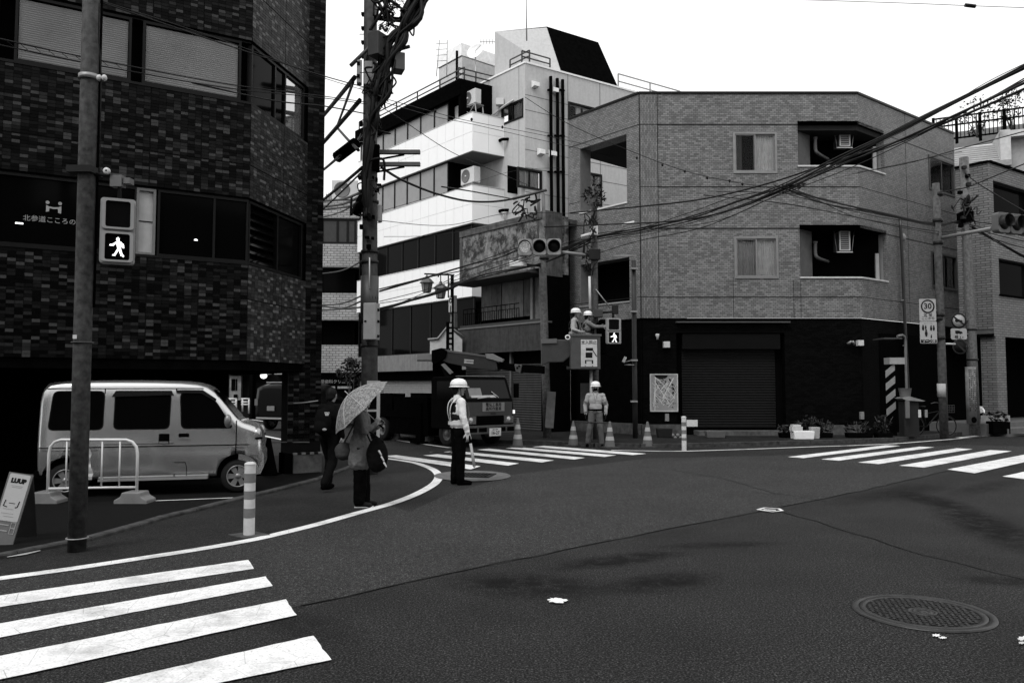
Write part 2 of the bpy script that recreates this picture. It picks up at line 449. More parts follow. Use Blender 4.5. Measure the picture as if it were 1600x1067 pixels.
# parking lot left of the kerb
KP = [G(*p) for p in ((-60, 884), (20, 868), (135, 845), (210, 824), (255, 810.5), (300, 800), (375, 780.5), (420, 770), (497, 750), (539, 734), (575, 721))]
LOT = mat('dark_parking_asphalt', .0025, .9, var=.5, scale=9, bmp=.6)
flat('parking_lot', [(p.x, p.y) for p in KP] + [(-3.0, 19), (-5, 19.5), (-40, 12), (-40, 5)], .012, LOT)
kerb = bpy.data.objects.new('kerb', None); COL.objects.link(kerb); kerb['kind'] = 'structure'
flat('road_shoulder', [(p.x, p.y) for p in KP] + [(G(*q).x, G(*q).y) for q in ((588, 714), (640, 722), (678, 735), (685.5, 744), (668, 763), (610, 788), (500, 819), (389, 845), (200, 876), (0, 905), (-60, 913))], .008, ASPH3)
KERB = mat('kerb_concrete', .04, .9, var=.6, scale=7, bmp=.6)
kk = wob(KP, 0, .6)
for i in range(len(kk) - 1):
    a, b = kk[i], kk[i + 1]; d = (b - a); L = d.length
    if L < .2: continue
    M = Matrix.Translation(a) @ Matrix.Rotation(math.atan2(d.y, d.x), 4, 'Z')
    mb = MB(); mb.prism([(-.075, 0), (.05, 0), (.05, .035), (.035, .05), (-.06, .05), (-.075, .035)], .006, L - .006, 'x', M)
    obj('kerb_stone', mb, KERB, kerb)
PAINT = None
def paintmat():
    m, nt, b = newmat('road_paint'); co = coordout(nt)
    n = noise(nt, co, 60, 5, .75); c = ramp(nt, n, [(.30, .12), (.40, .66), (.6, .84)])
    n2 = noise(nt, co, 2.2, 6, .7); c = mul(nt, c, ramp(nt, n2, [(.33, .6), (.52, 1)]))
    cr_ = nt.nodes.new('ShaderNodeTexVoronoi'); cr_.feature = 'DISTANCE_TO_EDGE'; cr_.inputs['Scale'].default_value = 3.2; nt.links.new(noise(nt, co, 1, 1) if False else co, cr_.inputs['Vector'])
    c = mul(nt, c, ramp(nt, cr_.outputs['Distance'], [(.0, .35), (.006, 1)]))
    nt.links.new(c, b.inputs['Base Color']); b.inputs['Roughness'].default_value = .6; bump(nt, b, n, .3, .004); return m
PAINT = paintmat()
def stripe(q, ext=0., extr=0., lab=None):
    p = [G(*x) for x in q]   # left-top, right-top, right-bottom, left-bottom
    p[0] = p[0] + (p[0] - p[1]) * ext; p[3] = p[3] + (p[3] - p[2]) * ext
    # clip a little jaggedness into the ends, as worn thermoplastic has
    flat('crosswalk_stripe', [(v.x, v.y) for v in p], .012, PAINT)
LS = [((0, 932), (388, 876), (397, 890), (0, 950)), ((0, 976), (415, 902), (426, 917), (0, 998)), ((0, 1027), (447, 938), (463, 963), (0, 1064)), ((170, 1068), (490, 995), (517, 1033), (300, 1078))]
for i, q in enumerate(LS): stripe(q, .6)
stripe(((300, 1150), (540, 1085), (580, 1140), (300, 1230)), .5)
for q in (((597, 713), (619, 711.5), (751, 729), (735, 734)), ((661, 712), (683.7, 710), (811, 724.5), (794, 728)), ((693, 706.5), (712, 705), (865.5, 719.7), (847, 723)),
          ((745, 703), (764, 701.3), (914, 715.7), (897.5, 718.4)), ((789.5, 700.7), (810, 699), (963, 711.7), (945, 714.3)), ((831.7, 698.5), (850, 696.8), (1010.6, 709.3), (988.6, 711.4))):
    q = [q[0], q[3], q[2], q[1]]
    flat('crosswalk_stripe', [(G(*x).x, G(*x).y) for x in q], .012, PAINT)
for q in (((1230.6, 714.4), (1384, 695.8), (1407, 697), (1255, 716.2)), ((1283, 718), (1437, 698.2), (1460, 699.2), (1311, 720.2)), ((1340.5, 723), (1495, 700.8), (1520, 702), (1373, 725.6)),
          ((1405, 728), (1547, 703.5), (1581, 705.2), (1444, 731)), ((1480, 734), (1612, 708.5), (1652, 711), (1523, 740)), ((1566, 745), (1700, 716), (1740, 720), (1615, 751))):
    flat('crosswalk_stripe', [(G(*x).x, G(*x).y) for x in q], .012, PAINT)
def line(pts, wd=.15, z=.012, name='road_line'): return obj(name, strip(cr([G(*p) for p in pts], 8), wd, z), PAINT, kind='structure')
line(((-60, 913), (0, 905), (100, 891.5), (200, 876.5), (300, 861), (389, 845.5), (440, 834), (500, 819), (560, 802), (610, 788), (645, 775), (668, 763.5), (681, 754), (685.5, 744), (678, 735), (661, 727.5), (640, 722), (588, 714.5)), .16)
line(((560, 679), (590, 683.5), (650, 692.5), (703, 700)), .14)
line(((955, 703.7), (1000, 704.7), (1065, 705.2), (1160, 702.5), (1262, 698.7), (1330, 696.5), (1397, 693.5), (1450, 689.5), (1499, 685.5), (1545, 680.5), (1600, 673.5), (1680, 664)), .13)
line(((1500, 684.5), (1530, 681.5)), .3); line(((1568, 680.8), (1600, 677.5)), .3)
line(((404, 679.5), (450, 689)), .15, name='street_line'); line(((372, 652.5), (412, 658.5)), .15, name='street_line')
line(((240, 784), (366, 779)), .05, z=.018, name='parking_line'); line(((367, 779), (300, 796)), .04, z=.02, name='parking_line')
# hydrant-cover marks and chips of old paint
def ellpts(cx, cy, rx, ry, n=28, rot=0): return [(cx + rx * math.cos(t) * math.cos(rot) - ry * math.sin(t) * math.sin(rot), cy + rx * math.cos(t) * math.sin(rot) + ry * math.sin(t) * math.cos(rot)) for t in [2 * math.pi * k / n for k in range(n)]]
def paintblob(cx, cy, rx, ry, jag=.4):
    pts = []
    for k in range(30):
        t = 2 * math.pi * k / 30; j = 1 + random.uniform(-jag, jag); p = G(cx + rx * math.cos(t) * j, cy + ry * math.sin(t) * j); pts.append((p.x, p.y))
    o = flat('paint_mark', pts, .014, PAINT); return o
paintblob(871, 940, 14, 4.2, .3)
for b_ in ((1463, 995, 6, 2), (1473, 999, 5, 1.6), (1598, 1000, 8, 3), (1597, 1007, 6, 2)): paintblob(*b_)
o = tag(obj('paint_mark', MB().poly([V((p[0], p[1], .0)) for p in [(0, 0)] * 0] or [V((0, 0, 0))] * 3), PAINT), 'x', 'x'); bpy.data.objects.remove(o)
m_ = strip([G(1184, 797.5), G(1195, 794.5), G(1217, 796), G(1222, 799), G(1207, 800.8), G(1184, 797.5)], .05, .015); m_2 = strip([G(1193, 797.5), G(1212, 798.4)], .08, .015)
m_.v += []; obj('survey_mark', m_, PAINT, kind='structure'); obj('survey_mark', m_2, PAINT, kind='structure')
# drain in the junction: concrete oval with an iron grating
dc = G(742, 744)
flat('drain_apron', [(G(*p).x, G(*p).y) for p in [(742 + 60 * math.cos(t) - 4, 744.5 + 8.2 * math.sin(t)) for t in [2 * math.pi * k / 36 for k in range(36)]]], .016, mat('drain_concrete', .11, .85, var=.3, scale=8))
dr = thing('drain_grating', 'dark iron drain grating in the pale concrete oval by the traffic guard', 'drain', (dc.x, dc.y, .016))
mb = MB()
for k in range(9): mb.box(-.3 + k * .07, -.27 + k * .07, -.28, .28, 0, .014)
mb.box(-.34, -.3, -.3, .3, 0, .016); mb.box(.3, .34, -.3, .3, 0, .016); mb.box(-.34, .34, -.32, -.28, 0, .016); mb.box(-.34, .34, .28, .32, 0, .016)
o = obj('grating', mb, DARKM, None); o.parent = dr; o2 = obj('sump', MB().box(-.3, .3, -.29, .29, .001, .003), VOID); o2.parent = dr
dr.rotation_euler.z = R(-12)
# far round cover at (690,707)
def cover(px, py, r, lab, detail=True, rz=0):
    c = G(px, py); t = thing('manhole_cover', lab, 'manhole cover', (c.x, c.y, .004))
    IR = mat('worn_iron', .032, .42, .35, var=.35, scale=9, bmp=.5); DK = mat('iron_recess', .008, .6)
    def child(n, mb, m):
        o = obj(n, mb, m); o.parent = t; return o
    child('frame_ring', MB().lathe([(r * .90, .004), (r * .90, .012), (r * 1.0, .012), (r * 1.01, 0)], 64), IR)
    child('rim', MB().lathe([(r * .80, .002), (r * .80, .011), (r * .885, .011), (r * .885, .004)], 64), IR)
    child('recess', MB().lathe([(0.0001, .003), (r * .90, .003)], 48), DK)
    if detail:
        child('centre_boss', MB().lathe([(0.0001, .012), (r * .06, .012), (r * .06, .005), (r * .10, .005), (r * .1, .012), (r * .14, .012), (r * .14, .004), (r * .17, .004), (r * .17, .011), (r * .21, .011), (r * .21, .003)], 40), IR)
        mb = MB(); p = .042; n = int(r / p) + 2
        for i in range(-n, n):
            for j in range(-n, n):
                x, y = (i + (.5 if j % 2 else 0)) * p * 1.15, j * p * .8; q = math.hypot(x, y)
                if q > r * .765 or q < r * .24: continue
                a = R(35 if (i + j) % 2 else -35) ; Mx = Matrix.Translation((x, y, 0)) @ Matrix.Rotation(a, 4, 'Z')
                mb.box(-.017, .017, -.008, .008, .003, .0105, Mx)
                mb.box(-.006, .006, -.014, .014, .003, .0095, Mx)
        child('studs', mb, IR)['kind'] = 'stuff'
    t.rotation_euler.z = rz; return t
e1, e2 = G(1324, 948), G(1557, 968)
cover(1441, 957.5, (e2 - e1).length / 2 * .97, 'large round iron manhole cover with a studded pattern in the near road', True, R(20))
cover(690, 706.5, .3, 'small dark round cover in the road beside the middle crossing', False)

# ---- pavement in front of the grey corner block
SWM = mat('pavement_concrete', .014, .9, var=.45, scale=3, bmp=.5)
SW = [G(*p) for p in ((700, 690), (760, 691.5), (860, 694.5), (930, 698), (1000, 699), (1065, 698.5), (1160, 696), (1262, 693.5), (1330, 691.5), (1397, 688.5), (1450, 684), (1499, 679.5), (1545, 674), (1600, 667), (1680, 658))]
mb = MB(); back = [(60, 60), (-8, 60), (-8, 36)]
pts = [(p.x, p.y) for p in SW] + back
mb.prism(pts, 0, .10, 'z'); obj('pavement', mb, SWM, kind='structure')
KE = [v_ for v_ in wob(SW, 0, .8)]
kerb2 = bpy.data.objects.new('kerb', None); COL.objects.link(kerb2); kerb2['kind'] = 'structure'
for i in range(len(KE) - 1):
    a, b = KE[i], KE[i + 1]; d = b - a; L = d.length
    if L < .2: continue
    M = Matrix.Translation(a) @ Matrix.Rotation(math.atan2(d.y, d.x), 4, 'Z')
    obj('kerb_stone', MB().box(.006, L - .006, -.13, .03, 0, .105 + random.uniform(0, .006), M), KERB, kerb2)

# ================================================================ LEFT TILED BUILDING
C = G(500, 738); 
D1 = V((1.672, 1, 0)).normalized(); D2 = V((.193, 1, 0)).normalized()
FC = Fr(C[:2], D1)
B = FC.end(475)
F2t = Fr(B[:2], D2); A = F2t.end(384)
FA = Fr(A[:2], D1)                 # main facade, x<0 to the left
F2 = Fr(A[:2], D2); L2 = (V((B.x, B.y, 0)) - V((A.x, A.y, 0))).length
zs = [FA.Z(*p) for p in ((384, 62), (380, 162), (380, 308), (377, 413), (377, 563))]
ZT1, ZB1, ZT2, ZB2, ZS = zs        # top window band z ZB1..ZT1, lower band ZB2..ZT2, soffit tile edge
print('left building z', zs, 'A', A, 'C', C)
LB = thing('tiled_building', 'dark tiled office building raised over a parking bay at left', 'building', (A.x, A.y, 0))
XL = -6.2; ZTOP = 12.2
MORT = mat('tile_mortar', .006, .9, bmp=.2)
TD = islandmat('dark_glazed_tile', [(0, .002), (.3, .006), (.58, .011), (.76, .022), (.87, .05)], .35, None)
TDo = islandmat('dark_glazed_tile_single', [(0, .002), (.3, .006), (.58, .011), (.76, .022), (.87, .05)], .35, True)
TL = islandmat('lighter_glazed_tile', [(0, .022), (.35, .036), (.7, .055), (.87, .12)], .35, None)
def tiles(fr, x0, x1, z0, z1, mt, tw, th, name='tiles', gap=.005, jx=(), jz=(), thick=.008, single=None, slist=None):
    mb = MB(); last = {}; tones = []; nx = max(1, round((x1 - x0) / tw)); nz = max(1, round((z1 - z0) / th)); tw = (x1 - x0) / nx; th = (z1 - z0) / nz
    for i in range(nx):
        for j in range(nz):
            a, c = x0 + i * tw, z0 + j * th; g1 = gap if not any(abs(a + tw - q) < tw / 2 for q in jx) else gap + .014; g2 = gap if not any(abs(c + th - q) < th / 2 for q in jz) else gap + .016
            y = thick + random.uniform(-.0015, .0015)
            if single and slist is not None and single(a, c): slist.append((fr, a, tw - g1, c, th - g2, y)); continue
            mb.tile(a, a + tw - g1, c, c + th - g2, y); t_ = random.random()
            if t_ > .86 and (last.get((i - 1, j), 0) > .86 or last.get((i, j - 1), 0) > .86) and random.random() < .7: t_ *= .8
            last[(i, j)] = t_; tones += [t_] * 5
    mb.tone = tones; o = obj(name, mb, mt, LB, fr.M); o['kind'] = 'stuff'; return o
SL = []; TW, TH = .11, .052
def inwin(a, c):   # the 300 tiles nearest the lens become parts of their own
    return len(SL) < 300 and -2.55 < a < -1.75 and ZT2 < c < ZB1
jz = [ZT2 + .55, ZS + 1.05, ZT1 + .9]
tiles(FA, XL, 0, ZT1, ZTOP, TD, TW, TH, jz=jz, jx=(-1.6, -.8))
tiles(FA, XL, 0, ZT2, ZB1, TD, TW, TH, jz=jz, jx=(-1.6, -.8), single=inwin, slist=SL)
tiles(FA, XL, 0, ZS, ZB2, TD, TW, TH, jz=jz, jx=(-1.6, -.8))
sm = {}
for fr, a, tw, c, th, y in SL:
    if 'm' not in sm: sm['m'] = MB().tile(0, tw, 0, th, .008).mesh('tile', TDo)
    o = bpy.data.objects.new('tile', sm['m']); COL.objects.link(o); o.parent = LB
    o.matrix_local = Matrix.Translation(-V(LB.location)) @ fr.M @ Matrix.Translation((a, random.uniform(-.0015, .0015), c))
for z0, z1 in ((ZT1, ZTOP), (ZT2, ZB1), (ZS, ZB2)): tiles(F2, .01, L2, z0, z1, TL, TW, TH, jz=jz, jx=(L2 * .55,))
XC = FC.X(475); WC = FC.X(450)
tiles(FC, XC, 0, FC.Z(490, 574), ZTOP, TD, TW, TH)
tiles(FC, WC, 0, .62, FC.Z(490, 574), TD, TW, TH)
# backing walls
def back(fr, x0, x1, z0, z1, name='wall', mt=MORT, d=.25, holes=()):
    m = MB()
    gridwall(m, x0, x1, z0, z1, holes, d) if holes else m.box(x0, x1, 0, d, z0, z1)
    return obj(name, m, mt, LB, fr.M)
for z0, z1 in ((ZT1, ZTOP), (ZT2, ZB1), (ZS, ZB2)):
    back(FA, XL, 0, z0 - .004, z1 + .002); back(F2, 0, L2, z0 - .004, z1 + .002)
back(FC, XC, 0, 0, ZTOP, 'pier', d=.4)
obj('pillar', MB().box(WC, XC - .002, 0, .45, 0, ZS + .1), MORT, LB, FC.M)
obj('soffit_beam', MB().box(XL, 0, .02, .3, ZS - .16, ZS - .006), BLACK, LB, FA.M); obj('soffit_beam', MB().box(.0, L2, .02, .3, ZS - .16, ZS - .006), BLACK, LB, F2.M)
# slab, roof, back
E = FA.w(XL, 0, 0); CB = FC.w(0, 4.6, 0); EB = E + (CB - C) * 1.0
foot = [(E.x, E.y), (A.x, A.y), (B.x, B.y), (C.x, C.y), (CB.x, CB.y), (EB.x, EB.y)]
def inset(pts, d):
    c = V((sum(p[0] for p in pts) / len(pts), sum(p[1] for p in pts) / len(pts), 0)); return [tuple((V((p[0], p[1], 0)) + (c - V((p[0], p[1], 0))).normalized() * d)[:2]) for p in pts]
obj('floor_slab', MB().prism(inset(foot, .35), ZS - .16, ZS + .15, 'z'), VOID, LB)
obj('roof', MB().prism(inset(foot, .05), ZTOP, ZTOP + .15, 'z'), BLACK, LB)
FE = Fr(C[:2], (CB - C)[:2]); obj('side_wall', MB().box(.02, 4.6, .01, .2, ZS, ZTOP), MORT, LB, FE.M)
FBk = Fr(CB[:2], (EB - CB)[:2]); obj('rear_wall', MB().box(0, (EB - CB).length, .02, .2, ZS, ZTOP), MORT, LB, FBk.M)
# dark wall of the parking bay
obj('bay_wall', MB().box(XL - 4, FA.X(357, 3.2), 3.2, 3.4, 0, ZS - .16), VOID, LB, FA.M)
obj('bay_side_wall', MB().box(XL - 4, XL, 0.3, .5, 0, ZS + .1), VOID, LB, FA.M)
# -- window bands of the main facade
FRM = mat('black_window_frame', .01, .4, .2)
def band(z0, z1):
    obj('window_head', MB().box(XL, 0, .05, .2, z1 - .035, z1), FRM, LB, FA.M); obj('window_sill', MB().box(XL, 0, -.02, .2, z0, z0 + .04), FRM, LB, FA.M)
band(ZB1, ZT1); band(ZB2, ZT2)
def blindmat(name, v, pitch):
    m, nt, b = newmat(name); uv = coordout(nt, 'UV'); s = nt.nodes.new('ShaderNodeSeparateXYZ'); nt.links.new(uv, s.inputs[0])
    wv = mul(nt, mul(nt, s.outputs[1], 2 * math.pi / pitch), 1., 'SINE' if False else 'MULTIPLY'); sn = nt.nodes.new('ShaderNodeMath'); sn.operation = 'SINE'; nt.links.new(wv, sn.inputs[0])
    c = ramp(nt, mul(nt, mul(nt, sn.outputs[0], .5), .5, 'ADD'), [(.1, v * .5), (.6, v)])
    c = mul(nt, c, ramp(nt, noise(nt, coordout(nt), .8, 3), [(.3, .85), (.7, 1.1)]))
    nt.links.new(c, b.inputs['Base Color']); b.inputs['Roughness'].default_value = .5; return m
BL = blindmat('blind_slats', .2, .028)
def slats(fr, x0, x1, z0, z1, y, par, mt, pitch=.03, name='blind', depth=.012):
    m = MB(); n = max(2, int((z1 - z0) / pitch)); p = (z1 - z0) / n
    for k in range(n):
        z = z0 + k * p
        m.quad((x0, y, z), (x1, y, z), (x1, y - depth, z + p * .75), (x0, y - depth, z + p * .75)); m.quad((x0, y - depth, z + p * .75), (x1, y - depth, z + p * .75), (x1, y, z + p), (x0, y, z + p))
    return obj(name, m, mt, par, fr.M)
xw = [FA.X(p) for p in (10, 186, 215, 363)]
for k, (a, b) in enumerate(((xw[0], xw[1]), (xw[2], xw[3]), (xw[0] - 1.9, xw[0] - .3))):
    wn = obj('window', frame_mb(a - .05, b + .05, ZB1 + .05, ZT1 - .04, .04, .02, .1), FRM, LB, FA.M)
    o = slats(FA, a, b, ZB1 + .1, ZT1 - .1, .062, wn, mat('ribbed_glass', .27, .45, bmp=0, var=.15, scale=1.2), .034, 'ribbed_pane')
    obj('blind_box', MB().box(a, b, .1, .2, ZT1 - .2, ZT1 - .1), BLACK, wn, FA.M)
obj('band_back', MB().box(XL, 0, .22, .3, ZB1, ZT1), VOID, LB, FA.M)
# lower band: dark glass with the clinic name behind it
wn = obj('window', frame_mb(XL, FA.X(207), ZB2 + .04, ZT2 - .04, .035, .02, .09, (FA.X(-20),)), FRM, LB, FA.M)
obj('pane', MB().box(XL, FA.X(207), .06, .066, ZB2 + .06, ZT2 - .06), DGLASS, wn, FA.M)
cxy = FA.loc(84, 344); hx, hz = FA.loc(84, 325)
Mt = FA.M @ Matrix.Translation((cxy[0] + .05, .054, cxy[1]))
t = text('北参道こころの診療', .1, Mt, PRINTG, wn, 'sign_lettering'); 
lg = MB(); u_ = .1
for sx in (-1, 1): lg.prism([(sx * .082 + .026 * math.cos(a) + hx, hz + .085 + .026 * math.sin(a)) for a in [2 * math.pi * k / 14 for k in range(14)]], .05, .057)
lg.prism([(hx - .1, hz - .06), (hx - .06, hz - .05), (hx - .055, hz + .0), (hx, hz - .008), (hx + .055, hz), (hx + .06, hz - .06), (hx + .1, hz - .07), (hx + .1, hz + .045), (hx + .06, hz + .025), (hx, hz + .018), (hx - .06, hz + .025), (hx - .1, hz + .045)], .05, .057)
obj('logo', lg, PRINTG, wn, FA.M)
a, b = FA.X(206), FA.X(237)
wn = obj('window', frame_mb(a, b, ZB2 + .04, ZT2 - .04, .04, .02, .09), mat('grey_window_frame', .16, .5), LB, FA.M)
obj('blind', MB().box(a + .03, b - .03, .07, .08, ZB2 + .08, ZT2 - .06), mat('pale_blind', .4, .6, bmp=0), wn, FA.M)
obj('blind_rail', MB().box(a + .03, b - .03, .06, .068, (ZB2 + ZT2) / 2, (ZB2 + ZT2) / 2 + .015), BLACK, wn, FA.M)
wn = obj('window', frame_mb(FA.X(240), 0, ZB2 + .04, ZT2 - .04, .035, .02, .09, (FA.X(330),)), FRM, LB, FA.M)
obj('pane', MB().box(FA.X(240), 0, .06, .066, ZB2 + .06, ZT2 - .06), DGLASS, wn, FA.M)
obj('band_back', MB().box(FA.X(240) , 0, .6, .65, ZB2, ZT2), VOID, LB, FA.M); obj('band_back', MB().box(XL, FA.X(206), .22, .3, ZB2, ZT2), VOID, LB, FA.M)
lx, lz = FA.loc(306, 376, .05)
obj('ceiling_lamp', MB().lathe([(.0001, .0), (.04, .0), (.035, .03), (.02, .04)], 12, Matrix.Translation((lx, .05, lz)) @ Matrix.Diagonal((.7, .3, .6, 1))), emit('lit_lamp', 2), LB, FA.M)
lx, lz = FA.loc(30, 349, .05); obj('ceiling_lamp', MB().box(lx - .05, lx + .05, .045, .052, lz - .01, lz + .01), emit('lit_lamp2', 2.5), LB, FA.M)
# -- chamfer windows
for (z0, z1, lower) in ((ZB1, ZT1, 0), (ZB2, ZT2, 1)):
    wn = obj('window', frame_mb(.06, L2 - .1, z0 + .02, z1 - .03, .045, .03, .12, (L2 * .42, L2 * .60) if not lower else (L2 * .5,)), FRM, LB, F2.M)
    if not lower:
        for (p, q) in ((.1, L2 * .41), (L2 * .43, L2 * .585), (L2 * .615, L2 - .15)): obj('pane', MB().box(p, q, .07, .078, z0 + .06, z1 - .07), MGLASS if p > L2 * .6 else DGLASS, wn, F2.M)
        obj('band_back', MB().box(0, L2, .22, .3, z0, z1), VOID, LB, F2.M)
    else:
        n = 7
        for k in range(n):
            zz = z0 + .08 + k * (z1 - z0 - .16) / n
            obj('louvre', MB().box(.1, L2 * .47, 0, .006, 0, .11, Matrix.Translation((0, .04, zz)) @ Matrix.Rotation(R(-28), 4, 'X')), DGLASS, wn, F2.M)
        obj('pane', MB().box(L2 * .53, L2 - .15, .07, .078, z0 + .06, z1 - .07), DGLASS, wn, F2.M); obj('band_back', MB().box(0, L2, .24, .3, z0, z1), VOID, LB, F2.M)
# pillar plinth with striped guard
PLN = obj('plinth', MB().box(FC.X(458), FC.X(500) + .02, -.10, .3, 0.02, FC.Z(480, 709)), mat('stained_concrete', .10, .9, var=.5, scale=6, bmp=.5), LB, FC.M)
x0, x1 = FC.X(458) - .01, FC.X(500) + .03
for k in range(7):
    w_ = (x1 - x0) / 7; obj('guard_stripe', MB().box(x0 + k * w_, x0 + (k + 1) * w_ - .001, -.115, -.05, FC.Z(480, 709), FC.Z(480, 706)), PRINTB if k % 2 else mat('guard_grey', .2, .5), LB, FC.M)
obj('plinth', MB().box(FC.X(445), FC.X(458) - .004, -.05, .35, 0.02, FC.Z(480, 707)), BLACK, LB, FC.M)
# ---- unseen dark blocks added behind the camera: they keep the low sky out of the panes and off the street
def opposite(label, x0, x1, y0, y1, h, seed):
    t = thing('sky_blocker', label, 'building', ((x0 + x1) / 2, y1, 0), 'unseen blocks added behind the viewpoint')
    obj('wall', MB().box(x0, x1, y0, y1, 0, h), mat('sky_blocker_render', .07, .85, var=.3, streak=.3), t)
    rn_ = random.Random(seed); n = int((x1 - x0) / 2.6)
    for f_ in range(int(h / 3.2)):
        for k in range(n): obj('window', MB().box(x0 + .7 + k * 2.6, x0 + 2.1 + k * 2.6, y1 - .05, y1 + .02, 1.1 + f_ * 3.2, 2.5 + f_ * 3.2), DGLASS, t)
opposite('unseen dark block added behind the viewpoint to dim reflections, the left one', -34, -11, -24, -13, 13, 1)
opposite('unseen dark block added behind the viewpoint to dim reflections, the middle one', -9, 8, -24, -14, 14, 2)
opposite('unseen dark block added behind the viewpoint to dim reflections, the right one', 13, 34, -24, -13, 12, 3)
# ================================================================ GREY TILED CORNER BLOCK
DL = V((-.83, 1, 0)).normalized()        # the street that runs back to the left
DR = V((1.308, 1, 0)).normalized()       # the street that runs back to the right
GY = 26.0
Lc = P(1002, 600, GY); Rc = P(1350, 600, GY)
GF = Fr(Lc[:2], (1, 0)); 
_q = Fr(Lc[:2], -DL); Q = _q.end(890); GLn = (Q - V((Lc.x, Lc.y, Q.z))).length
GL = Fr(Q[:2], -DL)                        # left chamfer, x from 0 (left end) to GLn
GR = Fr(Rc[:2], DR); GRn = GR.X(1502); GFn = GF.X(1350)
S_ = GR.w(GRn, 0, 0)
ZB = GF.Z(1180, 497); ZR = GF.Z(1176, 147)
print('grey block', Lc, Rc, Q, 'ZB', ZB, 'ZR', ZR, GFn, GLn, GRn)
GB = thing('corner_block', 'three-storey grey tiled corner block with a black ground floor and rolling shutter', 'building', (Lc.x, Lc.y, 0))
TG = tilemat('grey_facade_tile', .11, .225, .045, .145, .062, .0055)
TGv = tilemat('grey_facade_tile_upright', .13, .22, .05, .15, .05, .006, rot=True)
TGn = tilemat('grey_facade_tile_narrow', .12, .2, .05, .11, .062, .006)
TB = tilemat('black_ground_floor_tile', .0015, .004, .0008, .19, .062, .006, rough=.6, spec=.03)
holesF = []; 
def rect(fr, x0, y0, x1, y1):
    a = fr.loc(x0, y1); b = fr.loc(x1, y0); return (a[0], b[0], a[1], b[1])
w1 = rect(GF, 1148, 209, 1211, 269); w2 = rect(GF, 1150, 372, 1213, 433)
bx = GF.X(1254); bz = [(GF.Z(1300, 261), GF.Z(1300, 194)), (GF.Z(1300, 435), GF.Z(1300, 356))]
DEP = 1.25
gw = MB(); gridwall(gw, 0, GFn, ZB, ZR, [w1, w2] + [(bx, GFn, a, b) for a, b in bz], .14, skip=(GFn,))
# drop the reveals that would close the balcony openings
obj('front_wall', gw, TG, GB, GF.M)
bxr = GR.X(1391)
w3 = rect(GR, 1453, 250, 1489, 303); w4 = rect(GR, 1457, 396, 1493, 448)
z3 = (GR.Z(1470, 300), GR.Z(1470, 251)); z4 = (GR.Z(1475, 450), GR.Z(1475, 399)); w3 = (w3[0], w3[1], *z3); w4 = (w4[0], w4[1], *z4)
gw = MB(); gridwall(gw, 0, GRn, ZB, ZR, [w3, w4] + [(0, bxr, a, b) for a, b in bz], .14, skip=(0,)); obj('right_wall', gw, TGn, GB, GR.M)
o1 = (GL.X(907), GL.X(982), GL.Z(944, 326), GL.Z(944, 221)); o2 = (GL.X(907), GL.X(985), GL.Z(944, 476.5), GL.Z(944, 408))
gw = MB(); gridwall(gw, 0, GLn, ZB, ZR, [o1, o2], .55); obj('left_wall', gw, TGn, GB, GL.M)
# upright tiles on the corner strip
obj('corner_strip', MB().box(.01, GF.X(1031), -.012, 0, ZB, ZR - .02), TGv, GB, GF.M)
# joints of the tile panels
JM = mat('joint_sealant', .012, .7)
def joint(fr, x0, x1, z, par, vertical=False, t=.022, mt=JM, y=.004): 
    m = MB()
    if vertical: m.box(z - t / 2, z + t / 2, -y, .01, x0, x1)
    else: m.box(x0, x1, -y, .01, z - t / 2, z + t / 2)
    return obj('panel_joint', m, mt, par, fr.M)
for py in (195, 292, 357, 464):
    z = GF.Z(1100, py); 
    inb = any(a < z < b for a, b in bz)
    joint(GF, 0, bx if inb else GFn, z, GB, y=.015); joint(GR, bxr if inb else 0, GRn, z, GB); joint(GL, 0, GLn if not (o1[2] < z < o1[3]) else o1[0], z, GB)
for px in (1031, 1148, 1243, 1254): joint(GF, ZB, ZR, GF.X(px), GB, True, y=.015) if px in (1031,) else joint(GF, ZB, w2[2] if px == 1148 else bz[1][0] - .05, GF.X(px), GB, True, .015)
for px in (1425,): joint(GR, ZB, ZR, GR.X(px), GB, True, .018)
joint(GF, ZB, ZR, .012, GB, True, .03, y=.02); joint(GL, ZB, ZR, GLn * .42, GB, True, .015) if False else None
# copings
CP = mat('black_coping', .01, .4, .3)
for fr, n in ((GL, GLn), (GF, GFn), (GR, GRn)): obj('coping', MB().box(0, n, -.04, .25, ZR, ZR + .07), CP, GB, fr.M)
# roof slabs, floor slabs, inner partitions
back1 = Q + V((3.2, 2.9, 0)); back2 = S_ + V((-3.0, 4, 0))
roofpts = [(Q.x + .1, Q.y + .1), (Lc.x, Lc.y + .1), (Rc.x, Rc.y + .1), (S_.x - .1, S_.y + .1), (back2.x, back2.y), (back1.x, back1.y)]
obj('roof_slab', MB().prism(roofpts, o1[3] + .02, o1[3] + .3, 'z'), mat('roof_underside', .02, .9), GB)
for z in (ZB - .25, o1[2] - .3): obj('floor_slab', MB().prism(roofpts, z, z + .22, 'z'), VOID, GB)
PW = mat('inner_plaster', .16, .8)
pa = V((Lc.x + .15, Lc.y + .5, 0)); PF = Fr(pa[:2], V((-.12, -1, 0)) * -1); obj('partition', MB().box(0, 6, 0, .1, ZB, o1[3]), PW, GB, PF.M)
obj('inner_wall', MB().box(o1[0] - .4, GLn, .9, 1.0, ZB, o1[2] - .1), VOID, GB, GL.M)
for x in (o1[0], o2[0]): pass
obj('opening_sill', MB().box(o1[0] - .02, o1[1] + .02, -.03, .5, o1[2], o1[2] + .05), OFFW, GB, GL.M); obj('opening_sill', MB().box(o2[0] - .02, o2[1] + .02, -.03, .5, o2[2], o2[2] + .05), mat('grey_sill', .25, .5), GB, GL.M)
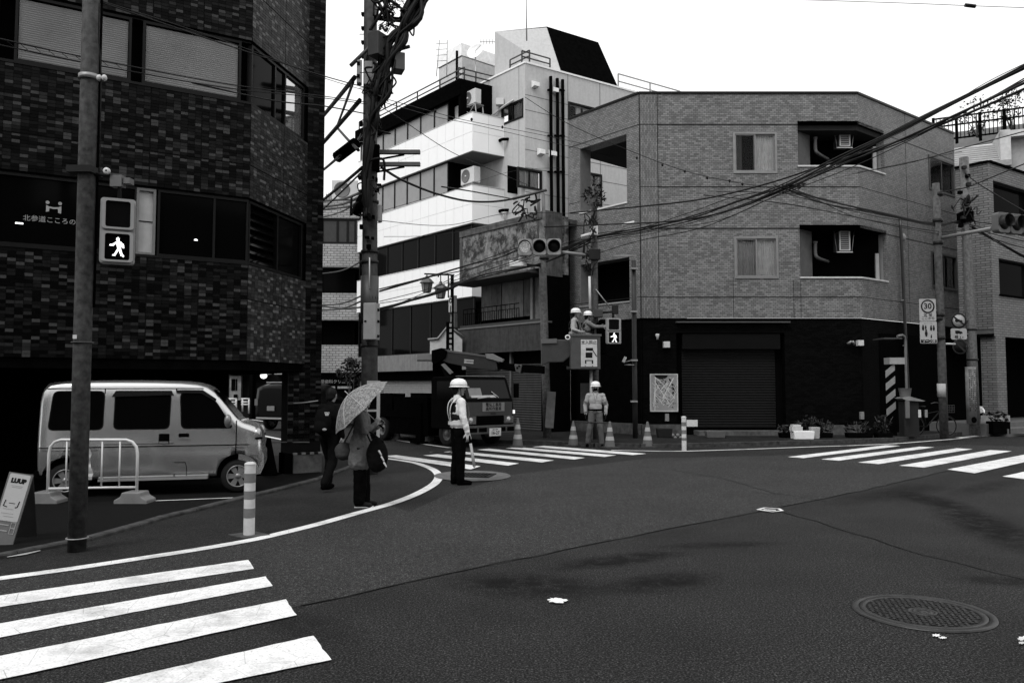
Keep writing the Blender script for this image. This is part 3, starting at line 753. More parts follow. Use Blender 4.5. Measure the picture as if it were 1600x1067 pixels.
obj('reveal', MB().box(o1[0], o1[0] + .03, .005, .54, o1[2], o1[3]), PW, GB, GL.M); obj('reveal', MB().box(o2[0], o2[0] + .03, .005, .54, o2[2], o2[3]), PW, GB, GL.M)
# corner balconies
for k, (za, zb) in enumerate(bz):
    xr = GFn; bk = V((Rc.x, Rc.y, 0))
    # back of the recess, side cheeks
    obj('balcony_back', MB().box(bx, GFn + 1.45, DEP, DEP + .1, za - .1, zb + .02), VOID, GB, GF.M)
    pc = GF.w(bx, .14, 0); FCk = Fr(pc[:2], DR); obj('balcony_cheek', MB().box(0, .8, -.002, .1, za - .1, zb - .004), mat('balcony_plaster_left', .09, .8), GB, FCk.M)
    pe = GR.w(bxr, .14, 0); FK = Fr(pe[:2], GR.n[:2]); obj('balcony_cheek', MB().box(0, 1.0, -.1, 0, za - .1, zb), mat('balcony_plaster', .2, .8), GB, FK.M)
    cpt = [(bx, 0), (GFn, 0)]; wr = GR.w(bxr, 0, 0)
    pts = [GF.w(bx, 0, 0), GF.w(GFn, 0, 0), wr, GF.w(GFn + 1.4, DEP, 0), GF.w(bx, DEP, 0)]
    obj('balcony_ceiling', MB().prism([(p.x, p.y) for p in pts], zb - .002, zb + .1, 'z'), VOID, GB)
    obj('parapet_inner', MB().box(bx, GFn - .1, .14, .16, za - .1, za), PW, GB, GF.M)
    obj('parapet_cap', MB().box(bx - .02, GFn + .02, -.04, .16, za, za + .05), mat('light_cap', .5, .5), GB, GF.M); obj('parapet_cap', MB().box(.03, bxr + .02, -.04, .16, za, za + .05), mat('light_cap', .5, .5), GB, GR.M)
    # hanging outdoor unit seen in its white bracket
    ux, uz = GF.loc(1320, (213, 376)[k], .6)
    ac = thing('air_conditioner', ('outdoor cooling unit hung in a white bracket in the upper corner balcony', 'outdoor cooling unit hung in a white bracket in the lower corner balcony')[k], 'air conditioner', tuple(GF.w(ux, .6, uz - .38)), 'units hung in the corner balconies')
    M0 = GF.M @ Matrix.Translation((ux, .6, uz))
    obj('housing', MB().box(-.19, .19, .03, .5, -.33, .33), GREYD, ac, M0)
    obj('side_grille', frame_mb(-.18, .18, -.34, .34, .035, -.01, .03), WHITE, ac, M0)
    for j in range(8): obj('grille_bar', MB().box(-.145, .145, -.006, .025, -.27 + j * .072, -.252 + j * .072), OFFW, ac, M0)
    for sx in (-1, 1): obj('hanger', MB().tube([(sx * .34, .05, zb - uz), (sx * .25, .05, -.38)], .011, 6), mat('bracket_steel', .3, .5), ac, M0)
    obj('shelf', MB().box(-.27, .27, .02, .06, -.40, -.37), WHITE, ac, M0)
    du = MB(); dx, dz = GF.loc(1274, (222, 385)[k], .5)
    du.tube(cr([(dx, .5, dz + .12), (dx, .5, dz - .25), (dx + .1, .55, dz - .38), (dx + .65, 1.1, dz - .42)], 5), .055, 10); du.tube([(dx, .5, dz + .1), (dx, .5, dz + .16)], .075, 10)
    obj('drain_duct', du, mat('duct_grey', .10, .6), GB, GF.M)
    px = GF.X(1372, 1.1); obj('balcony_door', MB().box(px, px + .12, 1.05, 1.12, za - .1, za + 1.0), mat('door_frame', .3, .5), GB, GF.M)
# windows with curtains
ALU = mat('aluminium_frame', .2, .4, .3)
def sash(fr, hx, par, curt=0, mt=None, depth=.05):
    a, b, c, d = hx; t = .05; m_ = mt or ALU
    wn = obj('window', frame_mb(a - .05, b + .05, c - .05, d + .05, .07, -.03, .05), m_, par, fr.M)
    mid = (a + b) / 2
    obj('sash', frame_mb(a + .02, mid + .03, c + .02, d - .02, .04, .0, .03), m_, wn, fr.M); obj('sash', frame_mb(mid - .03, b - .02, c + .02, d - .02, .04, .035, .065), m_, wn, fr.M)
    obj('pane', MB().box(a + .06, mid, .01, .016, c + .06, d - .06), GLASS, wn, fr.M); obj('pane', MB().box(mid, b - .06, .045, .051, c + .06, d - .06), GLASS, wn, fr.M)
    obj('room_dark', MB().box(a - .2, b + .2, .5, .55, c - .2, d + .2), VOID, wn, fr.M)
    if curt:
        for (p, q, v_) in curt:
            m = MB(); n = 28; X0, X1 = a + (b - a) * p, a + (b - a) * q
            for k in range(n):
                x0, x1 = X0 + (X1 - X0) * k / n, X0 + (X1 - X0) * (k + 1) / n; y0, y1 = .095 + .022 * math.sin(k * 1.9), .095 + .022 * math.sin((k + 1) * 1.9)
                m.quad((x0, y0, c), (x1, y1, c), (x1, y1, d), (x0, y0, d))
            o = obj('curtain', m, mat('curtain_%d' % int(v_ * 100), v_, .9), wn, fr.M)
    return wn
sash(GF, w1, GB, ((.5, 1.0, .45), (0, .2, .1))); sash(GF, w2, GB, ((.04, .5, .22), (.5, 1., .4)))
sash(GR, w3, GB, ((.5, 1., .88),), mt=mat('dark_aluminium', .05, .4, .3)); sash(GR, w4, GB, ((.55, .95, .12),), mt=mat('dark_aluminium', .05, .4, .3))
# black ground floor
shx0, shx1 = GF.X(1069), GF.X(1217); shz = GF.Z(1140, 545)
gw = MB(); gridwall(gw, 0, GFn, 0, ZB, [(GF.X(1058), GF.X(1228), 0.1, GF.Z(1140, 520))], .35, .06); obj('ground_floor_wall', gw, TB, GB, GF.M)
obj('ground_floor_wall', MB().box(0, GRn, .06, .2, 0, ZB), TB, GB, GR.M); obj('ground_floor_wall', MB().box(0, GLn, .06, .2, 0, ZB), BLACK, GB, GL.M)
sh = obj('shutter', slats(GF, shx0, shx1, .32, shz, .38, None, BLACK, .085).data, None) if False else None
SHM = mat('dark_shutter', .011, .5, .1, spec=.1)
so_ = slats(GF, shx0, shx1, .30, shz, .36, GB, SHM, .085, 'shutter_slats', .02); so_['kind'] = 'stuff'
obj('shutter_back', MB().box(GF.X(1056), GF.X(1230), .40, .44, .1, GF.Z(1140, 518)), VOID, GB, GF.M)
obj('shutter_box', MB().box(GF.X(1068), GF.X(1222), .1, .4, shz, GF.Z(1140, 521)), mat('shutter_box_dark', .005, .6, spec=.05), GB, GF.M)
obj('shutter_hood', MB().box(GF.X(1057), GF.X(1235), -.12, .1, GF.Z(1140, 504.5), GF.Z(1140, 502.5)), mat('hood_steel', .06, .5), GB, GF.M)
obj('plinth', MB().box(0, GF.X(1066), -.05, .05, .1, GF.Z(1030, 663)), CONCD, GB, GF.M); obj('plinth', MB().box(GF.X(1284), GFn, -.05, .05, .1, GF.Z(1300, 664)), CONCD, GB, GF.M)
obj('plinth', MB().box(0, GLn, -.05, .05, .1, .45), CONCD, GB, GL.M); obj('step', MB().box(GF.X(1085), GF.X(1225), -.5, .2, .1, .24), CONCD, GB, GF.M)
# awning over the right door, downpipes, wall lamps
obj('door_canopy', MB().box(GF.X(1372), GF.X(1400), -.5, .3, GF.Z(1380, 529) - .04, GF.Z(1380, 529)), mat('canopy_grey', .06, .6), GB, GF.M)
def pipe(fr, pts, r, par, mt, y=-.08, name='downpipe'):
    return obj(name, MB().tube(cr([(fr.X(px), y, fr.Z(px, py)) for px, py in pts], 3), r, 8), mt, par, fr.M)
pipe(GR, ((1408, 342), (1410, 420), (1411, 500), (1413, 600), (1414, 660)), .055, GB, mat('black_pipe', .02, .4, spec=.4), -.12)
pipe(GR, ((1396, 526), (1407, 527), (1408, 560), (1408, 655)), .045, GB, mat('pale_pipe', .16, .5), -.18)
for py in (395, 470, 540): obj('pipe_clip', MB().cb((GR.X(1411), -.1, GR.Z(1411, py)), .16, .08, .04), GREYM, GB, GR.M)
obj('vent_hood', MB().ell((GR.X(1415), -.05, GR.Z(1415, 373)), (.1, .1, .14)), mat('grey_pipe', .22, .6), GB, GR.M)
def walllamp(px, py, lab, box=False, s=1., fr=GF):
    x, z = fr.loc(px, py); t = thing('wall_lamp', lab, 'lamp', tuple(fr.w(x, -.0, z)), None)
    if box: obj('lamp_body', MB().box(-.1 * s, .1 * s, -.12, .06, -.1 * s, .1 * s), OFFW, t, fr.M @ Matrix.Translation((x, 0, z))); obj('lamp_shade', MB().box(-.11 * s, .11 * s, -.16, -.0, -.13 * s, -.1 * s), BLACK, t, fr.M @ Matrix.Translation((x, 0, z)))
    else: obj('lamp_body', MB().lathe([(.0001, .09), (.06, .085), (.065, .03), (.04, -.02), (.03, -.1), (.0001, -.1)], 12), OFFW, t, fr.M @ Matrix.Translation((x, -.08, z))); obj('bracket', MB().box(-.02, .02, -.06, .06, -.03, .03), GREYM, t, fr.M @ Matrix.Translation((x, 0, z)))
    return t
walllamp(1026.5, 526, 'small round-topped white wall lamp above the street map'); walllamp(1041, 538.5, 'small square white box lamp above and right of the street map', True)
walllamp(1343, 536, 'square white wall box beside the two small spot lamps', True, .9)
x, z = GF.loc(1328, 536); t = thing('spot_lamp', 'pair of small grey spot lamps on the black wall by the canopy', 'lamp', tuple(GF.w(x, 0, z)))
for dx, a in ((-.06, 20), (.07, -25)): obj('lamp_head', MB().lathe([(.0001, .1), (.03, .1), (.055, -.06), (.0001, -.06)], 12, Matrix.Translation((dx, -.1, 0)) @ Matrix.Rotation(R(60), 4, 'X') @ Matrix.Rotation(R(a), 4, 'Y')), GREYM, t, GF.M @ Matrix.Translation((x, 0, z)))
for px, py in ((1042, 652), (1346.5, 649)):
    x, z = GF.loc(px, py); tag(obj('meter_box', bevel_ := MB().box(x - .06, x + .06, -.05, .055, z - .12, z + .12), GREYM, None, GF.M), 'small pale grey box low on the black wall ' + ('under the street map' if px < 1100 else 'left of the striped panel'), 'wall box')
# the street map
a, b, c, d = rect(GF, 1017, 585, 1058, 642)
mp_ = thing('street_map', 'framed black and white street map on the black wall', 'map board', tuple(GF.w((a + b) / 2, 0, c)))
obj('board', MB().box(a, b, .0, .05, c, d), mat('map_paper', .26, .5), mp_, GF.M); obj('frame', frame_mb(a - .02, b + .02, c - .02, d + .02, .035, -.02, .055), mat('map_frame', .5, .4), mp_, GF.M)
rn = random.Random(5); mb = MB(); mbk = MB(); W_, H_ = b - a, d - c
def seg(m, x0, z0, x1, z1, wd, y):
    dx, dz = x1 - x0, z1 - z0; L = math.hypot(dx, dz); nx, nz = -dz / L * wd / 2, dx / L * wd / 2
    m.quad((x0 + nx, y, z0 + nz), (x0 - nx, y, z0 - nz), (x1 - nx, y, z1 - nz), (x1 + nx, y, z1 + nz))
def cl(x0, z0, x1, z1): return [max(a + .03, min(b - .03, x)) if i % 2 == 0 else max(c + .03, min(d - .03, x)) for i, x in enumerate((x0, z0, x1, z1))]
for (u0, v0, u1, v1, wd) in ((.15, .0, .18, 1, .035), (.86, .9, .45, .35, .04), (.45, .35, .12, .5, .02), (.2, .75, .7, .2, .03), (.3, .85, .9, .35, .02), (.16, .45, .5, .15, .02), (.4, .6, .75, .9, .02), (.3, .5, .6, .75, .015), (.1, .12, .16, .6, .03)):
    seg(mb, a + u0 * W_, c + v0 * H_, a + u1 * W_, c + v1 * H_, wd * .55, -.006)
for k in range(90):
    u, v_ = rn.uniform(.08, .92), rn.uniform(.08, .9); q = rn.uniform(.05, .14); dd = rn.choice(((1, 1.2), (-1, .9), (.1, 1)))
    seg(mb, *cl(a + u * W_, c + v_ * H_, a + (u + q * dd[0]) * W_, c + (v_ + q * dd[1] * .7) * H_), .010, -.004)
    if k % 2: uu, vv = rn.uniform(.15, .9), rn.uniform(.1, .9); seg(mbk, *cl(a + uu * W_, c + vv * H_, a + (uu + .06) * W_, c + (vv - .03) * H_), rn.uniform(.01, .03), -.005)
mbk.poly([(a + W_ * (.4 + .25 * math.cos(t_)), -.008, d - .02 - H_ * .11 * math.sin(t_)) for t_ in [math.pi * k / 12 for k in range(13)]][::-1])
for u, v_ in ((.82, .72), (.85, .6), (.84, .5), (.72, .86)): mbk.box(a + u * W_ - .03, a + u * W_ + .03, -.007, -.003, c + v_ * H_ - .03, c + v_ * H_ + .03)
obj('printed_roads', mb, PRINTW, mp_, GF.M); obj('printed_blocks', mbk, PRINTB, mp_, GF.M)['kind'] = 'stuff'
# striped warning panel by the door with a white box over it
sx0, sx1 = GF.X(1384, -.45), GF.X(1399, -.45); z0, z1 = GF.Z(1390, 652, -.45), GF.Z(1390, 572, -.45)
st = thing('warning_panel', 'tall panel with slanting black and grey warning stripes by the corner door', 'warning panel', tuple(GF.w(sx0, -.45, .1)))
obj('panel', MB().box(sx0 - .02, sx1 + .02, -.44, -.38, .1, z1 + .05), BLACK, st, GF.M)
for k in range(4):
    zz = z1 - .28 - k * (z1 - z0) / 4; m = MB(); m.quad((sx0, -.445, zz - .1), (sx1, -.445, zz + .15), (sx1, -.445, zz + .38), (sx0, -.445, zz + .13)); obj('stripe', m, mat('stripe_yellow_grey', .22, .5), st, GF.M)
a, b, c, d = rect(GF, 1379, 559.5, 1402, 569.5); tag(obj('light_box', MB().box(a, b, -.5, -.1, c, d), mat('light_box_panel', .3, .5), None, GF.M), 'pale rectangular box above the striped warning panel', 'light box')

# ================================================================ WHITE BUILDING
KY = 34.
K = P(737, 600, KY); DW = V((-.826, 1, 0)).normalized(); DV = V((1.51, 1, 0)).normalized()
kL = Fr(K[:2], -DW); WLn = -kL.X(556); WL = Fr(kL.w(-WLn, 0, 0)[:2], -DW)      # x from 0 (far left) to WLn (corner)
WR = Fr(K[:2], DV); rb = WR.X(788)
Rp = WR.w(rb, 0, 0); tl = Fr(Rp[:2], -DW); tn = tl.X(821); T_ = tl.w(tn, 0, 0)
TWL = Fr(tl.w(-3.2, 0, 0)[:2], -DW); TWLn = tn + 3.2                          # tower left face
TWR = Fr(T_[:2], DV)
print('white bldg', K, T_, 'WLn', WLn)
WB = thing('white_panel_building', 'tall white panelled office building with grey tower behind the old house', 'building', (K.x, K.y, 0))
WP = mat('white_panel', .88, .35, var=.02, scale=2, bmp=0); WPj = mat('panel_gap', .3, .8, bmp=0); GT = mat('grey_render', .46, .8, var=.06, scale=9, bmp=.6, streak=.12)
bands = [(WL.Z(736.7, 236), WL.Z(736.7, 176)), (WL.Z(736.7, 348), WL.Z(736.7, 289)), (WL.Z(736.7, 463), WL.Z(736.7, 403))]
zc0, zc1 = WL.Z(669, 579), WL.Z(669, 552.7)
print('bands', bands, zc0, zc1)
OUT = .0
for k, (z0, z1) in enumerate(bands):
    obj('band_wall', MB().box(.0, WLn - .02, .02, 1.3, z0, z1), WPj, WB, WL.M); obj('band_wall', MB().box(.02, rb, .02, 1.3, z0 + .002, z1 - .002), WPj, WB, WR.M)
    n = 15; pw = WLn / n; zm = (z0 + z1) / 2
    for i in range(n):
        for (a, b) in ((z0, zm), (zm, z1)):
            if b - a < .2: continue
            obj('panel', MB().box(i * pw + .007, (i + 1) * pw - .007, 0, .03, a + .006, b - .006), WP, WB, WL.M)
    n = 2 ; pw = rb / n
    for i in range(n):
        for (a, b) in ((z0, zm), (zm, z1)): obj('panel', MB().box(i * pw + .007, (i + 1) * pw - .007, 0, .03, a + .006, b - .006), WP, WB, WR.M)
    obj('soffit', MB().prism([tuple(WL.w(0, .02, 0)[:2]), tuple(WL.w(WLn - .02, .02, 0)[:2]), tuple(WR.w(rb, .02, 0)[:2]), tuple(WR.w(rb, 2.2, 0)[:2]), tuple(WL.w(0, 2.4, 0)[:2])], z0 - .03, z0 + .01, 'z'), mat('grey_soffit', .14, .8), WB)
    obj('coping', MB().box(0, WLn + .01, -.015, .15, z1, z1 + .03), mat('band_cap', .5, .5), WB, WL.M); obj('coping', MB().box(-.01, rb, -.015, .15, z1, z1 + .03), mat('band_cap', .5, .5), WB, WR.M)
ztop = WL.Z(737, 113)
tops = [bands[0], bands[1], bands[2], (zc1 - .1, zc1)]
PAN = mat('grey_pane', .22, .25, var=.08, scale=3, bmp=0); PAND = mat('dim_pane', .03, .2, bmp=0)  # opaque mid-grey panes for the two upper window rows
lv = [(bands[0][1], ztop - 1.0, 0), (bands[1][1], bands[0][0], 1), (bands[2][1], bands[1][0], 2), (zc1, bands[2][0], 3)]
for z0, z1, k in lv:
    zt = z1 if k else WL.Z(672, 171) 
    xe = WLn * .74 if k < 2 else WLn * .98
    xe = WL.X(695) if k < 2 else WL.X(733)
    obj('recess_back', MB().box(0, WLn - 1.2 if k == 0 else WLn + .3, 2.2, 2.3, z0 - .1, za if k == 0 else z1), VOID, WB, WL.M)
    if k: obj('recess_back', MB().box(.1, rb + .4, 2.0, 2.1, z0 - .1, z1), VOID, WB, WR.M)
    yy = .12
    if k < 3:
        n = 7; wd = xe / n
        wn = obj('window', frame_mb(0, xe, z0, zt, .06, yy, yy + .08, [wd * j for j in range(1, n)]), FRM, WB, WL.M)
        for j in range(n): obj('pane', MB().box(j * wd + .05, (j + 1) * wd - .05, yy + .04, yy + .05, z0 + .06, zt - .06), PAN if k < 2 else DGLASS, wn, WL.M)
        if k < 2: obj('side_wall', MB().box(xe, xe + .06, yy, 2.2, z0, zt), BLACK, WB, WL.M)
    else:
        wn = obj('window', frame_mb(0, WLn, z0, zt, .06, yy, yy + .08, [WLn * j / 6 for j in range(1, 6)]), FRM, WB, WL.M)
        for j in range(6): obj('pane', MB().box(j * WLn / 6 + .04, (j + 1) * WLn / 6 - .04, yy + .04, yy + .05, z0 + .06, zt - .06), DGLASS, wn, WL.M)
# ground-floor: concrete band and roller shutters
obj('concrete_band', MB().box(-.5, WLn, -.25, .3, zc0, zc1), mat('grey_band', .17, .8, streak=.3), WB, WL.M)
sl_ = slats(WL, 0, WL.X(668), 0, zc0 - .45, .25, WB, mat('pale_shutter', .26, .5, .2), .09, 'shutter_slats', .02); sl_['kind'] = 'stuff'
obj('shutter_back', MB().box(-.5, WLn, .3, .4, 0, zc0), VOID, WB, WL.M); obj('shutter_box', MB().box(0, WLn, .1, .3, zc0 - .45, zc0), BLACK, WB, WL.M)
# black fascia roof of the left wing
za, zb_ = WL.Z(672, 171), ztop + .1
m = MB(); zf = WL.Z(737, 114); zL = zf
fm = MB(); fm.box(-.2, WLn + .0, -.15, .1, WL.Z(700, 178), zf); fm.box(-.0, rb + .6, -.15, .1, WR.Z(760, 170) + 1.2, zf)
xf = WL.X(718); WK = Fr(WL.w(xf, 0, 0)[:2], DV); rk = WK.X(773)
obj('roof_fascia', MB().box(-.3, xf, -.05, .15, za, zf), BLACK, WB, WL.M); obj('roof_fascia', MB().box(0, rk + .3, 0, .2, bands[0][1], zf), BLACK, WB, WK.M)
obj('roof_slab', MB().prism([tuple(WL.w(-.3, 0, 0)[:2]), tuple(WL.w(xf, 0, 0)[:2]), tuple(WK.w(rk + .3, .1, 0)[:2]), tuple(WK.w(rk + .6, 5, 0)[:2]), tuple(WL.w(-.3, 8, 0)[:2])], zf - .1, zf, 'z'), BLACK, WB)
def railing(fr, x0, x1, z, par, h=.9, step=1.6, y=0, name='railing', mt=BLACK, bars=2, r=.025):
    m = MB(); n = max(1, round(abs(x1 - x0) / step))
    for j in range(n + 1): x = x0 + (x1 - x0) * j / n; m.box(x - r, x + r, y - r, y + r, z, z + h)
    for j in range(bars): zz = z + h * (1 - j * .45); m.box(x0, x1, y - r * .8, y + r * .8, zz - r, zz + r)
    return obj(name, m, mt, par, fr.M)
railing(WL, -.3, xf, zf, WB, .55, 1.8, .2, mt=mat('rail_grey', .03, .5)); railing(WK, 0, rk, zf, WB, .55, 1.2, .2, mt=mat('rail_grey', .03, .5))
# grey tower
zT = TWR.Z(821, 99)
tw = MB(); 
hs = [ (TWL.X(784.5), TWL.X(817), TWL.Z(800, 189), TWL.Z(800, 163)) ]
gridwall(tw, 0, TWLn, 0, zT, hs, .12); obj('tower_wall', tw, GT, WB, TWL.M)
e2_ = TWR.X(1075); ha = [(TWR.X(810), TWR.X(846), TWR.Z(828, 294), TWR.Z(828, 266)), (TWR.X(891), TWR.X(932), TWR.Z(910, 191), TWR.Z(910, 166)), (TWR.X(920), TWR.X(941), TWR.Z(930, 320), TWR.Z(930, 273))]
tw = MB(); gridwall(tw, 0, e2_, 0, zT, ha, .12); obj('tower_wall', tw, GT, WB, TWR.M)
def dw(fr, h, curt=None): return sash(fr, h, WB, curt, FRM)
dw(TWL, hs[0], ((.5, .95, .1),)); dw(TWR, ha[0], ((.05, .95, .25),)); dw(TWR, ha[1], ((.3, 1, .4),)); dw(TWR, ha[2], ((.05, .95, .3),))
JT = mat('tower_joint', .1, .8, bmp=0)
for py in (148.5, 172, 201, 234, 262, 300, 336): joint(TWR, 0, e2_, TWR.Z(823, py), WB, t=.025, mt=JT)
for px in (811,): joint(TWL, 0, zT, TWL.X(px), WB, True, .02, JT)
for px in (889, 940): joint(TWR, 0, zT, TWR.X(px), WB, True, .03, JT)
obj('coping', MB().box(0, TWLn, -.04, .2, zT, zT + .08), WHITE, WB, TWL.M); obj('coping', MB().box(0, e2_, -.04, .2, zT, zT + .08), WHITE, WB, TWR.M)
obj('tower_roof', MB().prism([tuple(TWL.w(0, .1, 0)[:2]), tuple(TWL.w(TWLn, .1, 0)[:2]), tuple(TWR.w(e2_, .1, 0)[:2]), tuple(TWR.w(e2_, 6, 0)[:2]), tuple(TWL.w(0, 9, 0)[:2])], zT - .2, zT - .05, 'z'), GT, WB)
BP = mat('black_pipe', .02, .4)
for px, y0, y1 in ((858.5, 122, 346), (869, 125, 346), (877.5, 127, 346)): 
    pipe(TWR, ((px, y0), (px + .5, (y0 + y1) / 2), (px + 1, y1)), .075, WB, BLACK, -.15, 'downpipe')
    for py in (143, 214, 270): obj('pipe_clip', MB().cb((TWR.X(px), -.1, TWR.Z(px, py)), .24, .12, .06), BLACK, WB, TWR.M)
for pys in ((199, 345),): pipe(WR, ((796, pys[0]), (796.5, 270), (797, pys[1])), .06, WB, BLACK, -.25, 'downpipe')
for py in (220, 330): obj('overflow_pipe', MB().tube(cr([(WR.X(781), .1, WR.Z(781, py)), (WR.X(781), -.22, WR.Z(781, py)), (WR.X(796), -.25, WR.Z(796, py))], 4), .07, 8), BLACK, WB, WR.M)
def hood(fr, px, py):
    x, z = fr.loc(px, py); m = MB(); m.prism([(-.02, .16), (-.25, .06), (-.25, -.12), (-.02, -.16)], x - .14, x + .14, 'x', Matrix.Translation((0, 0, z)))
    return obj('vent_hood', m, WHITE, WB, fr.M)
for q in ((834, 133), (864, 142), (843, 238), (861, 241)): hood(TWR, *q)
# slanted attic with a black sloping front
c0, c1 = TWR.X(822), TWR.X(963); za = zT
ap = P(853, 43, T_.y + 1.0)
at = MB()
xA = TWR.X(822); zpk = TWR.Z(855, 43) ; xk0, xk1 = TWR.X(883), TWR.X(966); xt0, xt1 = TWR.X(856, 1.8), TWR.X(938, 1.8)
zt_, zt2 = TWR.Z(856, 44, 1.8), TWR.Z(938, 74, 1.8)
zt2 = zt_ 
lf = [TWR.w(xk0, .15, zT), TWR.w(xA + .05, 2.6, zT), TWR.w(xA + .05, 2.6, TWR.Z(822, 64, 2.6)), TWR.w(xt0, 1.8, zt_)]
at.poly([lf[0], lf[3], lf[2], lf[1]]); obj('attic_side', at, GT, WB)
sl = MB(); A0, A1, B0, B1 = TWR.w(xk0, .12, zT), TWR.w(xk1 + .3, .12, zT), TWR.w(xt0, 1.8, zt_ + .05), TWR.w(xt1, 1.8, zt_ + .05)
th_ = TWR.n * .15; sl.quad(A0, A1, B1, B0); sl.quad(A0 + th_, B0 + th_, B1 + th_, A1 + th_); sl.quad(A0, B0, B0 + th_, A0 + th_); sl.quad(A1, A1 + th_, B1 + th_, B1); sl.quad(B0, B1, B1 + th_, B0 + th_)
obj('attic_slope', sl, BLACK, WB)
obj('attic_top', MB().quad(B0, B1, TWR.w(xt1, 3.4, zt_ - .4), TWR.w(xA + .05, 2.6, TWR.Z(822, 64, 2.6))).quad(B1, A1, TWR.w(xk1 + .3, 3.4, zT), TWR.w(xt1, 3.4, zt_ - .4)), GT, WB)
railing(TWR, xk1 + .4, e2_, zT + .05, WB, .8, 2.5, .3, mt=mat('pale_rail', .25, .5)); railing(TWL, TWL.X(790), TWLn, zT + .08, WB, .55, 1.3, .25, mt=mat('rail_grey', .03, .5)); railing(TWR, 0, TWR.X(866), zT + .08, WB, .55, 1.4, .25, mt=mat('rail_grey', .03, .5))
# rooftop box, dishes, aerials
rx0, rx1 = P(682, 100, 38.5), P(775, 100, 38.5)
RF = Fr(P(722, 90, 37.5)[:2], DV); rr0 = Fr(P(722, 90, 37.5)[:2], -DW)
zt1 = RF.Z(722, 68); rl = rr0.X(683)
obj('roof_house', MB().box(rl, 0, .0, 3.0, zf, zt1 - .65), mat('roof_house_grey', .5, .7), WB, rr0.M); obj('roof_tank', MB().box(rl - .05, 0.02, -.05, 3.2, zt1 - .6, zt1), mat('roof_tank_white', .85, .5), WB, rr0.M)
def dish(px, py, lab):
    c = P(px, py, 36.6); t = thing('satellite_dish', lab, 'satellite dish', (c.x, c.y, zf)); Mx = Matrix.Translation(c) @ Matrix.Rotation(R(65), 4, 'X') @ Matrix.Rotation(R(-25), 4, 'Y')
    obj('reflector', MB().lathe([(.0001, -.12), (.2, -.1), (.4, -.02), (.46, .04), (.4, .0), (.2, -.08), (.0001, -.1)], 24, Mx), WHITE, t); obj('mast', MB().tube([(c.x, c.y + .1, zf), (c.x, c.y + .1, c.z)], .03, 6), OFFW, t)
    obj('feed_arm', MB().tube([c, c + V((.25, -.4, .1))], .02, 6), OFFW, t)
dish(743, 80, 'white satellite dish beside the rooftop tank, the left one'); dish(797, 90, 'white satellite dish near the slanted attic, the right one')
for i, (px, y0, y1) in enumerate(((823, 0, 64),)):
    a, b = P(px, y1, T_.y + 1), P(px - 1, -20, T_.y + 1); tag(obj('aerial_mast', MB().tube([a, b], [.035, .02], 6), mat('pale_rail', .25, .5)), 'tall thin aerial mast rising beside the slanted attic', 'aerial')
a = P(714, 80, 36.4); tag(obj('roof_post', MB().tube([(a.x, a.y, zf - .3), (a.x, a.y, a.z)], .06, 6), BLACK), 'short thick black post standing on the roof edge railing', 'post')
m = MB(); 
for dx in (-.12, .12): m.tube([P(690, 100, 36) + V((dx * 2, 0, -.6)), P(693, 63, 36) + V((dx * 1.5, 0, 0))], .018, 5)
for k in range(4): m.tube([P(690, 96 - k * 9, 36) + V((-.25, 0, 0)), P(690, 95 - k * 9, 36) + V((.25, 0, 0))], .014, 5)
tag(obj('roof_ladder', m, mat('pale_rail', .25, .5)), 'thin grey ladder up the left side of the rooftop house', 'ladder')
m = MB(); c = P(765, 66, 40); m.tube([c + V((-.5, 0, 0)), c + V((.5, 0, 0))], .015, 5); m.tube([c + V((.38, 0, -1.1)), c + V((.38, 0, .15))], .03, 5)
for k in range(6): m.tube([c + V((-.45 + k * .15, 0, -.14)), c + V((-.45 + k * .15, 0, .14))], .01, 4)
tag(obj('tv_aerial', m, DARKM), 'small television aerial on the roof above the tank', 'aerial')
# outdoor units
def acunit(c, fr, lab, s=1., stand=False):
    t = thing('air_conditioner', lab, 'air conditioner', tuple(c)); M0 = Matrix.Translation(c) @ fr.M.to_3x3().to_4x4()
    w_, h_, d_ = .85 * s, .62 * s, .32 * s
    o = obj('housing', MB().box(-w_ / 2, w_ / 2, 0, d_, .05, .05 + h_), OFFW, t, M0); bevel(o, .02)
    obj('fan_grille', MB().lathe([(.26 * s, 0), (.26 * s, .02), (.24 * s, .02), (.22 * s, .005), (.0001, .005)], 20, Matrix.Translation((-.1 * s, 0.0, .05 + h_ / 2)) @ Matrix.Rotation(R(90), 4, 'X')), GREYD, t, M0)
    obj('hub', MB().lathe([(.05, .0), (.04, .03), (.0001, .03)], 10, Matrix.Translation((-.1 * s, -.005, .05 + h_ / 2)) @ Matrix.Rotation(R(90), 4, 'X')), OFFW, t, M0)
    for sx in (-1, 1): obj('foot', MB().cb((sx * w_ * .35, d_ / 2, .025), .08, d_, .05), GREYM, t, M0)
    if stand:
        m = MB()
        for sx in (-.45, .45):
            for yy in (0, .4): m.tube([(sx, yy, 0), (sx * 1.25, yy, -.75)], .03, 6)
            m.tube([(-sx, 0, 0), (sx * 1.1, 0, -.72)], .02, 6)
        m.box(-.5, .5, -.02, .44, -.03, .0); obj('stand', m, GREYM, t, M0)
    return t
z1 = bands[0][1]
acunit(P(733, 166, 34.75), WL, 'white cooling unit raised on a steel stand on the top balcony corner', 1.05, True)
acunit(P(708, 191, 35.9), WL, 'white cooling unit low behind the top white band beside the raised one')
acunit(P(730, 289, 34.9), WL, 'white cooling unit on the middle balcony corner of the white building', 1.15)
acunit(P(727, 403, 34.9), WL, 'white cooling unit on the lowest balcony corner of the white building', 1.15)
